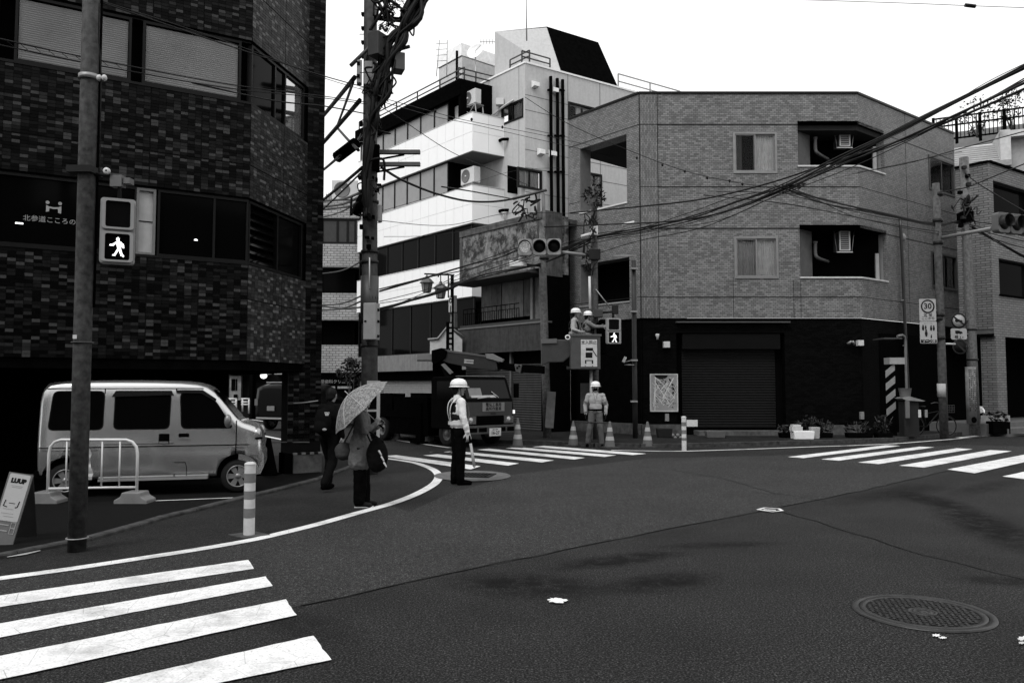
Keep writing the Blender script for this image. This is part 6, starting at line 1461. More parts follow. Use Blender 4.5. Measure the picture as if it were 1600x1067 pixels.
def wheel(par, x, y, r_, wd, rim, name='wheel', spokes=6, s=-1):
    Mw = Matrix.Translation((x, y, r_)) @ Matrix.Rotation(R(90), 4, 'X')
    w_ = obj(name, MB().lathe([(r_ * .64, -wd / 2), (r_ * .9, -wd / 2 - .005), (r_, -wd / 2 + .03), (r_, wd / 2 - .03), (r_ * .9, wd / 2 + .005), (r_ * .64, wd / 2)], 36, Mw), RUBBER, par)
    obj('rim', MB().lathe([(r_ * .65, wd / 2), (r_ * .62, wd / 2 - .01), (r_ * .58, wd / 2 - .05), (r_ * .1, wd / 2 - .07), (.0001, wd / 2 - .07)], 32, Mw), mat('wheel_dark', .015, .6, spec=.1), w_)
    m = MB(); m.lathe([(r_ * .66, wd / 2 - .01), (r_ * .66, wd / 2 + .004), (r_ * .60, wd / 2 + .002), (r_ * .60, wd / 2 - .02)], 32, Mw); m.lathe([(r_ * .18, wd / 2 - .03), (r_ * .16, wd / 2 - .005), (.0001, wd / 2 - .003)], 20, Mw)
    for k in range(spokes):
        a = 2 * math.pi * k / spokes; Ms = Mw @ Matrix.Rotation(a, 4, 'Z'); m.prism([(r_ * .12, -r_ * .11), (r_ * .62, -r_ * .17), (r_ * .62, r_ * .17), (r_ * .12, r_ * .11)], wd / 2 - .035, wd / 2 - .012, 'z', Ms)
    obj('spokes', m, rim, w_)['kind'] = 'stuff'; return w_
RIMM = mat('alloy_rim', .22, .35, .4, bmp=0)
for x in (.42, 3.02):
    wheel(van, x, -.605, .275, .155, RIMM); wheel(van, x, .63, .275, .155, RIMM)
van.location = (rf_.x, rf_.y, .012); van.rotation_euler.z = ang; van.scale = (VAN_S,) * 3
off_ = Matrix.Rotation(ang, 3, 'Z') @ V((3.02, -.7, 0)) * VAN_S; van.location = (rf_.x - off_.x, rf_.y - off_.y, .012)

# dark taxi in the far street
tx = thing('dark_car', 'tall black hatchback seen end-on in the far street beyond the parking bay', 'car', (0, 0, 0)); CB_ = mat('black_car_paint', .003, .3, .0, var=0, bmp=0, coat=.02, spec=.06)
m = MB(); st = ((0, 1.4, .5, .6), (.06, 1.5, .35, .78), (.5, 1.6, .3, .82), (1.5, 1.62, .3, .82), (2.1, 1.58, .3, .82), (2.6, 1.2, .3, .82), (3.0, 1.0, .3, .8), (3.5, .9, .3, .78), (3.62, .7, .4, .7)); rg = []
for x, z1, z0, w_ in st:
    hf = [(0, z0), (w_ * .9, z0), (w_, z0 + .15), (w_, min(.95, z1 - .12)), (w_ - .14 * max(0, (z1 - 1.0)), z1 - .08), (w_ * .75 - .08, z1), (0, z1 + .02)]; rg.append([(x, -y, z) for y, z in hf] + [(x, y, z) for y, z in hf[::-1][1:-1]])
n = len(rg[0])
for r_ in rg: m.v += [V(p) for p in r_]
for k in range(len(rg) - 1):
    for j in range(n): a = k * n + j; b = k * n + (j + 1) % n; m.face((a, a + n, b + n, b), True)
m.face(range(n)); m.face([(len(rg) - 1) * n + j for j in range(n)][::-1]); obj('body', m, CB_, tx)
obj('rear_window', MB().quad((-.0, .55, 1.0), (-.0, -.55, 1.0), (.04, -.5, 1.42), (.04, .5, 1.42)), DGLASS, tx)
obj('roof_panel', MB().box(.3, 1.9, -.55, .55, 1.61, 1.635), mat('roof_shine', .35, .3, .5), tx)
for sg_ in (-1, 1): obj('tail_light', MB().cb((-.0, sg_ * .68, .95), .05, .14, .22), mat('tail_lamp', .1, .2), tx); obj('mirror', MB().ell((2.2, sg_ * .92, 1.02), (.06, .1, .08)), CB_, tx)
obj('number_plate', MB().cb((-.03, 0, .75), .02, .33, .16), mat('plate_dim', .15, .5), tx); obj('bumper_trim', MB().cb((-.03, 0, .42), .04, 1.3, .06), mat('trim_shine', .3, .3, .5), tx)
for x in (.7, 2.85): 
    wheel(tx, x, -.72, .29, .18, RIMM); wheel(tx, x, .72, .29, .18, RIMM)
c_ = G(436, 673); tx.location = (c_.x - .3, c_.y + .0, 0); tx.rotation_euler.z = R(62); tx.scale = (1.12,) * 3

# ================================================================ THE BUCKET TRUCK
fr0 = G(760, 697); TD_ = V((.66, -.75, 0)).normalized(); TF = Fr(fr0[:2], TD_)
x_, _ = TF.loc(768, 690); TF = Fr(TF.w(.2, -.95, 0)[:2], TD_)     # x=0 front face, y=0 near side, y=1.75 far side
TW2 = 1.8
tk = thing('bucket_truck', 'dark aerial-work truck with its boom slewed over the cab and two men in its bucket', 'truck', tuple(TF.w(-2.2, TW2 / 2, 0)))
TKM = mat('truck_paint', .006, .5, .0, var=.15, bmp=0, coat=0, spec=.0); TKD = mat('truck_dark', .0025, .7, spec=.0)
cabp = [(-1.55, .48), (-1.55, 1.86), (-1.45, 1.95), (-.40, 1.95), (-.30, 1.88), (-.04, 1.28), (.0, 1.0), (.0, .48)]
o = obj('cab', MB().prism(cabp, 0, TW2), TKM, tk, TF.M); bevel(o, .04, 3)
# windscreen on the slanted face
def slant(x0, z0, x1, z1, y0, y1, off=.006): nx, nz = (z1 - z0), -(x1 - x0); L = math.hypot(nx, nz); nx, nz = nx / L * off, nz / L * off; s_ = 1 if nx > 0 else -1; return [(x0 + nx * s_, y0, z0 + nz * s_), (x0 + nx * s_, y1, z0 + nz * s_), (x1 + nx * s_, y1, z1 + nz * s_), (x1 + nx * s_, y0, z1 + nz * s_)]
obj('windscreen', MB().quad(*slant(-.055, 1.33, -.285, 1.85, .12, TW2 - .12, .008)), mat('screen_glass', .003, .08, bmp=0, spec=.15), tk, TF.M)
obj('dashboard_paper', MB().quad(*slant(-.08, 1.38, -.18, 1.62, .25, .7, .012)), mat('paper_grey', .22, .7), tk, TF.M); obj('dashboard_paper', MB().quad(*slant(-.07, 1.35, -.095, 1.42, .3, 1.2, .013)), mat('paper_pale', .5, .7), tk, TF.M)
obj('wiper', MB().tube([(-.03, 1.25, 1.36), (-.11, 1.05, 1.52)], .015, 5).tube([(-.03, .5, 1.34), (-.05, .95, 1.38)], .012, 5), OFFW, tk, TF.M)
obj('side_window', MB().quad((-1.25, -.004, 1.3), (-.35, -.004, 1.3), (-.52, -.004, 1.82), (-1.25, -.004, 1.82)), DGLASS, tk, TF.M)
obj('front_panel', MB().box(.0, .012, .08, TW2 - .08, .84, 1.24), mat('truck_front_grey', .035, .4, bmp=0, coat=.05), tk, TF.M)
obj('grille', MB().box(.0, .03, .42, TW2 - .42, .60, .86), VOID, tk, TF.M)
for k in range(3): obj('grille_bar', MB().box(.03, .04, .44, TW2 - .44, .64 + k * .07, .655 + k * .07), TKD, tk, TF.M)
for y in (.22, TW2 - .22):
    h = obj('headlight', MB().box(.0, .035, y - .17, y + .17, .64, .84), mat('headlight_shell', .12, .2, .4, bmp=0), tk, TF.M); obj('reflector', MB().lathe([(.09, 0), (.06, .03), (.0001, .04)], 16, Matrix.Translation((.036, y, .735)) @ Matrix.Rotation(R(90), 4, 'Y')), LAMP, h, TF.M)
    obj('corner_lamp', MB().cb((.01, y + (.2 if y > 1 else -.2), .95), .06, .05, .1), emit('pale_corner_lamp', .7), tk, TF.M)
o = obj('bumper', MB().box(-.2, .12, -.03, TW2 + .03, .36, .6), mat('bumper_grey', .06, .45, .2), tk, TF.M); bevel(o, .02)
for y0, y1 in ((.1, .36), (.42, .7), (TW2 - .7, TW2 - .42), (TW2 - .36, TW2 - .1)): obj('bumper_slot', MB().box(.12, .124, y0, y1, .42, .54), BLACK, tk, TF.M)
FT = TF.M @ Matrix.Rotation(R(90), 4, 'Z')     # local x = across the front, -y = forward
def fm_(x, y, z): return TF.M @ Matrix.Translation((x, y, z)) @ Matrix.Rotation(R(90), 4, 'Z')
pl = obj('number_plate', MB().box(.125, .14, .78, 1.20, .30, .52), mat('plate_white', .6, .5), tk, TF.M)
text('16-27', .13, fm_(.142, .99, .385), PRINTB, pl, 'plate_number', bold=.003); text('品川 800', .055, fm_(.142, .99, .48), PRINTB, pl, 'plate_number')
sb = obj('front_sign', MB().box(.015, .03, .62, 1.42, .98, 1.22), mat('truck_sign_pale', .18, .5), tk, TF.M)
text('電気工事用', .115, fm_(.032, 1.02, 1.155), PRINTB, sb, 'sign_lettering', bold=.002); text('高所作業車', .115, fm_(.032, 1.02, 1.04), PRINTB, sb, 'sign_lettering', bold=.002); text('ISUZU', .07, fm_(.02, 1.02, .91), PRINTB, tk, 'maker_lettering')
for y in (-.16, TW2 + .16): obj('mirror', MB().box(-.12, -.04, y - .07, y + .07, 1.35, 1.75), TKD, tk, TF.M)
obj('roof_edge', MB().box(-.45, -.33, .05, TW2 - .05, 1.95, 1.965), mat('roof_edge_light', .25, .4), tk, TF.M)
obj('chassis', MB().box(-5.3, -.3, .4, TW2 - .4, .45, .75), TKD, tk, TF.M)
obj('deck', MB().box(-5.4, -1.7, 0, TW2, .75, .95), TKD, tk, TF.M)
for a, b, z in ((-5.4, -4.6, 1.25), (-4.5, -3.6, 1.45), (-3.5, -1.75, 1.35)): obj('tool_box', MB().box(a, b, .02, .5, .95, z), BLACK, tk, TF.M); obj('tool_box', MB().box(a, b, TW2 - .5, TW2 - .02, .95, z), BLACK, tk, TF.M)
obj('side_skirt', MB().box(-3.7, -1.7, .02, TW2 - .1, .25, .78), BLACK, tk, TF.M); obj('rear_skirt', MB().box(-5.4, -4.7, .02, TW2 - .1, .3, .78), BLACK, tk, TF.M)
for x in (-4.9, -2.1):
    obj('outrigger', MB().box(x - .12, x + .12, -.05, .12, .1, 1.2), TKD, tk, TF.M); obj('outrigger_foot', MB().cb((x, -.02, .06), .4, .35, .05), BLACK, tk, TF.M)
obj('deck_item', MB().box(-5.1, -4.7, .1, .4, 1.25, 1.31), mat('deck_pale', .3, .5), tk, TF.M); obj('deck_item', MB().box(-4.35, -4.2, .0, .1, 1.46, 1.54), GREYM, tk, TF.M)
wf = [wheel_ for wheel_ in ()]
def tw(x, y): 
    Mw = TF.M @ Matrix.Translation((x, y, .37)) @ Matrix.Rotation(R(90), 4, 'X'); w_ = obj('wheel', MB().lathe([(.2, -.11), (.34, -.12), (.37, -.08), (.37, .08), (.34, .12), (.2, .11)], 28, Mw), RUBBER, tk); obj('rim', MB().lathe([(.2, .10), (.17, .04), (.08, .06), (.07, .12), (.0001, .12)], 20, Mw), GREYD, w_)
for x in (-.85, -4.2): tw(x, .15); tw(x, TW2 - .15)
# turret, boom, bucket: slewed to the right
BY = 24.6; BF = Fr(P(684, 600, BY)[:2], (1, -.30)); 
tz = 1.0; tcx = BF.X(700, .0)
obj('turret', MB().lathe([(.35, tz), (.35, tz + .25), (.28, tz + .3), (.28, tz + .9), (.0001, tz + .9)], 18, BF.M @ Matrix.Translation((tcx, .15, 0))), TKD, tk)
def bp(pts): return [BF.loc(*p) for p in pts]
def bobj(name, pts, y0, y1, m, bv=.02): o = obj(name, MB().prism(bp(pts), y0, y1), m, tk, BF.M); return bevel(o, bv) if bv else o
BOM = mat('boom_paint', .04, .45, .0, var=.15, bmp=0, coat=.2)
bobj('boom', ((683, 547), (692, 545), (720, 551), (770, 558), (778, 566), (780, 578), (776, 580), (740, 575), (705, 568), (684, 560)), -.2, .2, BOM)
bobj('boom_cover', ((679, 548), (694, 544), (703, 549), (700, 560), (684, 570), (679, 566)), -.26, .26, TKD); bobj('boom_strut', ((686, 562), (696, 560), (714, 590), (700, 592)), -.16, .16, TKM)
bobj('boom_cylinder', ((693, 570), (698, 568), (712, 582), (707, 585)), -.22, -.17, GREYM, 0); bobj('boom_top_rail', ((694, 546), (766, 556), (768, 559), (694, 549)), -.22, .22, mat('boom_top', .12, .4), 0)
bobj('hose_tray', ((762, 553), (772, 553), (790, 562), (788, 566), (764, 560)), -.24, -.1, mat('hose_tray_pale', .22, .5), 0)
bobj('inner_boom', ((776, 566), (808, 569), (850, 572), (850, 584), (808, 581), (777, 576)), -.13, .13, TKD)
bobj('boom_head', ((806, 569), (818, 570), (815, 584), (808, 580)), -.18, .18, mat('boom_head_grey', .10, .5), .02); 
for k, q in enumerate(((811, 575), (814, 572))): x, z = BF.loc(*q); obj('head_bolt', MB().cb((x, -.19, z), .05, .03, .05), BLACK, tk, BF.M)
lx_, lz_ = BF.loc(700, 566); a, b = BF.loc(697, 569); 
a, b = BF.loc(722, 567 - 0), BF.loc(744, 561); xx = BF.loc(736, 565)
lb = obj('maker_label', MB().box(xx[0] - .15, xx[0] + .15, -.207, -.2, xx[1] - .06, xx[1] + .06), OFFW, tk, BF.M @ Matrix.Translation((xx[0], 0, xx[1])) @ Matrix.Rotation(R(5), 4, 'Y') @ Matrix.Translation((-xx[0], 0, -xx[1])))
text('7 TADANO', .06, BF.M @ Matrix.Translation((xx[0], -.21, xx[1])) @ Matrix.Rotation(R(5), 4, 'Y'), PRINTB, lb, 'label_lettering', bold=.002)
BKY = 23.3; bc = P(915, 600, BKY)
KF = Fr(P(892, 600, BKY)[:2], (1, .08)); z0, z1 = KF.Z(915, 577), KF.Z(915, 524); bwid = KF.X(938.5)
BKM = mat('bucket_grey', .07, .45, var=.1, bmp=.05)
m = MB(); t_ = .035; mm = lambda k: [(k[0], k[1])]
m.box(0, bwid, 0, t_, z0, z1); m.box(0, bwid, .85, .85 + t_, z0, z1); m.box(0, t_, t_, .85, z0, z1); m.box(bwid - t_, bwid, t_, .85, z0, z1); m.box(0, bwid, 0, .88, z0, z0 + .04)
bk = obj('bucket', m, BKM, tk, KF.M); bevel(bk, .02)
m = MB(); m.box(-.03, bwid + .03, -.03, .03, z1 - .02, z1 + .04); m.box(-.03, bwid + .03, .84, .91, z1 - .02, z1 + .04); m.box(-.03, .04, .03, .84, z1 - .02, z1 + .04); m.box(bwid - .04, bwid + .03, .03, .84, z1 - .02, z1 + .04); obj('bucket_rim', m, mat('bucket_rim', .09, .4), bk, KF.M)
pa_, pb_ = KF.X(907), KF.X(934); zz0, zz1 = KF.Z(920, 573.5), KF.Z(920, 529.5)
ds = obj('danger_sign', MB().box(pa_, pb_, -.008, 0, zz0, zz1), mat('sign_face_pale', .5, .5), bk, KF.M); obj('sign_border', frame_mb(pa_ - .0, pb_ + .0, zz0, zz1, .012, -.012, -.008), PRINTB, ds, KF.M)
hh = zz1 - zz0; ww = pb_ - pa_; cx_ = (pa_ + pb_) / 2
text('立入禁止', .115, KF.M @ Matrix.Translation((cx_, -.009, zz1 - .11)), mat('print_midgrey', .12, .6), ds, 'sign_lettering', bold=.004)
for q in ((cx_ - .10, cx_ + .10, zz0 + hh * .33, zz0 + hh * .52), (cx_ - .09, cx_ + .12, zz0 + hh * .58, zz0 + hh * .68), (cx_ - .12, cx_ - .08, zz0 + hh * .12, zz0 + hh * .22), (cx_ + .08, cx_ + .12, zz0 + hh * .12, zz0 + hh * .22), (cx_ - .12, cx_ + .12, zz0 + hh * .22, zz0 + hh * .25), (cx_ - .13, cx_ - .10, zz0 + hh * .03, zz0 + hh * .055), (cx_ + .09, cx_ + .12, zz0 + hh * .03, zz0 + hh * .055)):
    obj('printed_truck', MB().box(q[0], q[1], -.012, -.008, q[2], q[3]), PRINTB, ds, KF.M)
obj('printed_boom', MB().tube([(cx_ + .10, -.012, zz0 + hh * .62), (pb_ - .03, -.012, zz0 + hh * .38)], .012, 4), PRINTB, ds, KF.M)
# arm between boom and bucket
AF = Fr(P(843, 600, BKY + .2)[:2], (1, .0)); ap_ = [AF.loc(*p) for p in ((846, 533), (858, 530), (892, 531), (892, 556), (880, 566), (858, 566), (846, 572))]
o = obj('bucket_arm', MB().prism(ap_, 0, .35), mat('arm_paint', .05, .5), tk, AF.M); bevel(o, .03)
o = obj('arm_gusset', MB().prism([AF.loc(*p) for p in ((870, 566), (892, 556), (892, 572), (878, 572))], .05, .3), BLACK, tk, AF.M); o = obj('arm_lug', MB().prism([AF.loc(*p) for p in ((846, 530), (870, 529), (870, 536), (846, 537))], -.05, .1), mat('lug_grey', .12, .5), tk, AF.M)
c = P(887, 527, BKY - .1); obj('rope_coil', MB().lathe([(.05, -.01), (.08, 0), (.05, .01), (.05, -.01)], 14, Matrix.Translation(c) @ Matrix.Rotation(R(80), 4, 'X')), WHITE, bk)

# ================================================================ CONES, BOLLARDS, BARRIERS
CON = mat('cone_body', .11, .6, var=.1, bmp=.05); CONW = mat('cone_reflective', .34, .5, var=.06, bmp=0)
def make_cone(h=.7):
    t = thing('traffic_cone', 'x', 'traffic cone', (0, 0, 0), 'striped traffic cones around the works')
    rad = lambda z: .14 - (.14 - .03) * (z - .04) / (h - .04)
    def seg_(z0, z1, m, nm, e=0): o = obj(nm, MB().lathe([(rad(z0) + e, z0), (rad(z1) + e, z1)] + ([(rad(z1) - .02, z1)] if nm == 'top' else []), 24), m); o.parent = t; return o
    seg_(.04, h, CON, 'cone_shell'); seg_(h * .30, h * .45, CONW, 'reflective_band', .004); seg_(h * .64, h * .80, CONW, 'reflective_band', .004)
    o = obj('base', MB().prism([(-.19, -.16), (-.16, -.19), (.16, -.19), (.19, -.16), (.19, .16), (.16, .19), (-.16, .19), (-.19, .16)], 0, .035, 'z'), mat('cone_base', .05, .7)); o.parent = t
    o = obj('tip', MB().lathe([(.03, h), (.022, h + .015), (.0001, h + .02)], 12), CON); o.parent = t; return t
cone0 = make_cone()
CNS = [(809, 699, 'traffic cone standing just right of the truck front'), (671, 691.5, 'traffic cone standing by the left side of the truck'), (619, 687.5, 'traffic cone right beside the rear of the truck'), (600, 686, 'traffic cone partly behind the white pipe fence, leftmost of the road cones'),
       (896, 697, 'traffic cone to the left of the standing worker'), (953, 700, 'leaning-banded traffic cone to the right of the standing worker'), (1012, 699, 'traffic cone standing alone below the street map')]
for i, (px, py, lb_) in enumerate(CNS):
    c = G(px, py); z = .0 if py > 698 or px < 700 else .0
    o = cone0 if i == 0 else dup(cone0)
    o.location = (c.x, c.y, .004 if px < 880 or py >= 697 else .1); o.rotation_euler.z = rn.uniform(0, 1.5); o.scale = (1.05, 1.05, (1.12, 1.05, .95, .95, .98, 1.0, .98)[i]); o['label'] = lb_
# top ball on the lone cone; bar between cones
bar = tag(obj('cone_bar', MB().tube([G(897, 697) + V((0, 0, .68)), G(953, 700) + V((0, 0, .68))], .02, 8), mat('bar_dark', .03, .6)), 'thin bar laid between the two cones by the standing worker', 'cone bar')
t = thing('traffic_cone', 'dark unlit cone standing by the van nose under the tiled building', 'traffic cone', tuple(G(419, 742)), None)
c = G(419, 742); obj('cone_shell', MB().lathe([(.17, .03), (.045, .66), (.04, .7), (.0001, .71)], 20, Matrix.Translation(c)), BLACK, t); obj('base', MB().cb(c + V((0, 0, .015)), .42, .42, .03), BLACK, t)
tag(obj('cone_bar', MB().tube([c + V((-1.0, .4, .5)), c + V((0, 0, .62)), c + V((.7, .3, .6))], .012, 6), GREYD), 'thin grey bar reaching over the dark cone under the building', 'cone bar')
tag(obj('chain', MB().tube(cr([P(458, 630, Y2 - .8), P(475, 629, Y2 - .8), P(497, 626, Y2 - .8)], 4), .012, 5), GREYM), 'thin pale chain strung across the pillar face', 'chain')
def bollard(px, py, r_, h, label, rings, base=True):
    c = G(px, py); t = thing('bollard', label, 'bollard', tuple(c), 'banded bollards'); Mb = Matrix.Translation(c)
    wm = mat('bollard_white', .55, .5, var=.12, scale=12, bmp=.1); gm = mat('bollard_grey_band', .16, .5, var=.15, scale=12)
    z = 0
    for k, (zt_, dark) in enumerate(rings):
        obj('band', MB().lathe([(r_ if not dark else r_ + .002, z), (r_ if not dark else r_ + .002, h * zt_)], 24, Mb), gm if dark else wm, t); z = h * zt_
    obj('cap', MB().lathe([(r_, h - .004), (r_ + .004, h), (r_ * .95, h + .02), (r_ * .5, h + .032), (.0001, h + .034)], 24, Mb), wm, t)
    if base: obj('base_plate', MB().prism([(-.24, 0), (0, -.2), (.24, 0), (0, .2)], .001, .018, 'z', Mb), mat('base_pale', .06, .7, var=.4), t)
    return t
bollard(389, 837, .062, .80, 'near white bollard with two grey bands beside the kerb on the left', ((.26, 0), (.39, 1), (.52, 0), (.635, 1), (.75, 0), (.88, 1), (1, 0)))
bollard(1069, 703.5, .062, .86, 'far white bollard with peeling dark bands before the rolling shutter', ((.30, 0), (.38, 1), (.5, 0), (.62, 1), (.74, 0), (.86, 1), (1, 0)), False)
c = P(1081, 661, 22.3); tag(obj('white_box', bevel_b := MB().box(c.x - .15, c.x + .15, c.y - .05, c.y + .05, c.z - .09, c.z + .09), OFFW), 'white rounded box seen just right of the far bollard', 'box')
# pipe barrier in front of the van
q0, q1 = G(74, 786), G(213, 786); BAF = Fr(q0[:2], (q1 - q0)[:2]); L_ = (q1 - q0).length
t = thing('pipe_barrier', 'white tubular barrier on block feet standing in front of the van', 'barrier', tuple(q0)); hz_ = BAF.Z(140, 687); PBW = mat('barrier_white', .62, .4, var=.05, bmp=0)
obj('frame_pipe', MB().tube([(.0, 0, .05), (0, 0, hz_ - .2), (.02, 0, hz_ - .1), (.08, 0, hz_ - .03), (.17, 0, hz_), (L_ - .17, 0, hz_), (L_ - .08, 0, hz_ - .03), (L_ - .02, 0, hz_ - .1), (L_, 0, hz_ - .2), (L_, 0, .05)], .021, 12), PBW, t, BAF.M)
obj('lower_pipe', MB().tube([(0, 0, .21), (L_, 0, .23)], .018, 10), PBW, t, BAF.M)
for k in range(1, 5): obj('bar', MB().tube([(L_ * (k - .0) / 5, 0, .22), (L_ * (k - .0) / 5, 0, hz_)], .012, 8), PBW, t, BAF.M)
for x in (0, L_): o = obj('foot_block', MB().prism([(-.24, .0), (-.24, .06), (-.15, .11), (-.13, .17), (.13, .17), (.15, .11), (.24, .06), (.24, .0)], -.15, .15, 'y', Matrix.Translation((x - .02, 0, 0))), mat('foot_plastic', .17, .6, var=.15), t, BAF.M); bevel(o, .015)
x, z = BAF.loc(143, 700); m = MB(); rn2 = random.Random(3)
pts = [(x - .03 + .012 * math.sin(k), -.03 - .012 * math.cos(k * 2), z - k * .045) for k in range(11)]
for a, b in zip(pts[:-1], pts[1:]):
    k = pts.index(a); wa, wb = .025 + .005 * k, .03 + .005 * k
    m.quad((a[0] - wa, a[1], a[2]), (b[0] - wb, b[1], b[2]), (b[0] + .01, b[1] - .03, b[2]), (a[0] + .01, a[1] - .03, a[2])); m.quad((a[0] + .01, a[1] - .03, a[2]), (b[0] + .01, b[1] - .03, b[2]), (b[0] + wb, b[1] - .005, b[2]), (a[0] + wa, a[1] - .005, a[2]))
tag(obj('hanging_cloth', m, mat('cloth_pale', .45, .9), None, BAF.M), 'pale cloth hanging from the barrier beside the near pole', 'cloth')
# leaning sign board at the left edge
c = G(14, 852); ab = thing('sign_board', 'leaning white standing board with a bold word at the top, at the left edge', 'sign board', tuple(c)); hB = 112 / FP * c.y / 1.0; wB = .245
M0 = Matrix.Translation(G(-1, 853)) @ Matrix.Rotation(R(10), 4, 'Y') @ Matrix.Rotation(R(8), 4, 'Z') @ Matrix.Rotation(R(-12), 4, 'X')
o = obj('board', MB().box(-wB / 2, wB / 2, 0, .02, 0, hB), mat('board_frame', .13, .5), ab, M0); obj('face', MB().prism(rpoly([(-wB * .43, hB * .34), (wB * .43, hB * .34), (wB * .43, hB * .985), (-wB * .43, hB * .985)], .02), -.004, 0), mat('board_face', .42, .5, var=.03, bmp=0), ab, M0)
text('LUUP', .062, M0 @ Matrix.Translation((0, -.006, hB * .89)), PRINTB, ab, 'board_word', bold=.005)
for k, (z, w2, x) in enumerate(((.82, .12, .0), (.80, .10, .0), (.58, .06, .0), (.50, .1, -.02), (.44, .12, -.02), (.40, .1, .0))): obj('printed_line', MB().box(x - w2 / 2, x + w2 / 2, -.006, -.004, hB * z, hB * z + .006), PRINTG if k != 2 else PRINTB, ab, M0)
for x in (-.07, .07): obj('printed_scooter', MB().tube([(x, -.006, hB * .62), (x - .01, -.006, hB * .54), (x + .03 * (1 if x < 0 else -1), -.006, hB * .53)], .005, 4), PRINTB, ab, M0)
for z in (.28, .20): obj('printed_line', MB().box(-.1, .03, -.004, 0, hB * z, hB * z + .012), PRINTG, ab, M0); obj('printed_box', frame_mb(.05, .10, hB * z - .02, hB * z + .04, .006, -.005, 0), PRINTG, ab, M0)
obj('rear_leg', MB().box(-wB / 2, wB / 2, .0, .02, 0, hB * .95, Matrix.Translation((0, .0, 0))), DARKM, ab, Matrix.Translation(G(-6, 852) + V((.05, .42, 0))) @ Matrix.Rotation(R(8), 4, 'Z') @ Matrix.Rotation(R(12), 4, 'X'))
m = MB(); m.poly([G(*p, .02) for p in ((5, 868), (30, 860), (58, 856), (64, 860), (40, 866), (12, 870))]); obj('worn_concrete', m, CONC, None, kind='structure')
# white rails by the truck rear (street fence)
t = thing('pipe_fence', 'low white pipe fence between the umbrella and the truck rear', 'fence', tuple(P(603, 690, 25.5)))
for y in (632, 649, 666): obj('rail', MB().tube([P(586, y, 26), P(622, y + 1, 25.5)], .035, 6), OFFW, t)
for x in (590, 607, 611, 621): obj('post', MB().tube([V((P(x, 680, 25.8).x, 25.8, .02)), P(x, 631, 25.8)], .04, 6), OFFW, t)
# pots, boxes, planters along the grey block
def pot(px, py, w_, h_, d_, label, m_, cat='planter', leaf=0, Y=None, seed=1):
    Yy = Y or 24.4; a, b = P(px - w_ / 2, 600, Yy), P(px + w_ / 2, 600, Yy); z1 = P(px, py - h_, Yy).z; z0 = .1
    t = thing(cat.replace(' ', '_'), label, cat, ((a.x + b.x) / 2, Yy, z0)); o = obj('tub', MB().prism([(a.x + .03, z0), (b.x - .03, z0), (b.x, z1), (a.x, z1)], Yy - d_ / 2, Yy + d_ / 2), m_, t); bevel(o, .02)
    if leaf:
        m = MB(); leaves(m, ((a.x + b.x) / 2, Yy, z1 + leaf * .5), ((b.x - a.x) * .6, .25, leaf * .6), int(90 * leaf / .4), .07, random.Random(seed)); obj('leaves', m, LEAF, t)['kind'] = 'stuff'
        m = MB(); 
        for k in range(6): m.tube([((a.x + b.x) / 2, Yy, z1 - .05), ((a.x + b.x) / 2 + rn.uniform(-.3, .3), Yy + rn.uniform(-.1, .1), z1 + leaf)], .008, 4)
        obj('stems', m, BARK, t)['kind'] = 'stuff'
    return t
pot(1252, 687, 33, 14, .35, 'white polystyrene box on short legs before the black wall', WHITE, 'foam box', 0, 23.9)
c = P(1244, 670, 23.9); tag(obj('folded_sacks', MB().box(c.x - .17, c.x + .14, 23.75, 24.0, c.z - .06, c.z + .07).box(c.x - .14, c.x + .1, 23.77, 24.0, c.z + .075, c.z + .13), OFFW), 'folded white sacks lying on the white foam box', 'sacks')
pot(1271, 687, 14, 20, .25, 'small round-topped pale tub beside the white foam box', mat('pale_tub', .3, .6), 'tub', 0, 24.0)
for i, (px, w_, lf, lb_) in enumerate(((1262, 34, .5, 'dark leafy shrub in a black tub behind the white foam box'), (1285, 26, .4, 'dark leafy shrub right of the white foam box'), (1226, 20, .25, 'low dark plant beside the shutter step, left of the foam box'), (1340, 40, .35, 'low plant in a dark trough under the black wall left of the warning stripes'), (1378, 26, .5, 'dark plant at the foot of the warning stripes'))):
    pot(px, 686, w_, 10, .3, lb_, BLACK, 'potted plant', lf, 24.6, 20 + i)
pot(1037, 683, 24, 14, .3, 'black crate with a handle against the plinth under the street map', mat('crate_black', .012, .6), 'crate', 0, 24.6)
for k, px in enumerate((1052, 1057, 1060)): c = P(px, 680 + k % 2 * 3, 24.6); 
m = MB()
for k in range(4):
    c = P(1051 + k * 4, 680 + (k % 2) * 4, 24.5); m.ell(c, (.06, .05, .06))
tag(obj('small_ornaments', m, mat('ornament_grey', .14, .6)), 'little row of pale round pots beside the black crate', 'ornaments')['kind'] = 'stuff'
pot(1116, 687, 30, 14, .3, 'grey flat box on the step before the rolling shutter', mat('box_grey_mid', .08, .6), 'box', 0, 24.5)
pot(1415, 640 + 48, 10, 0 + 66, .0 + .3, 'pale upright bin by the downpipes', mat('bin_pale', .14, .6), 'bin', 0, 24.6) if False else None
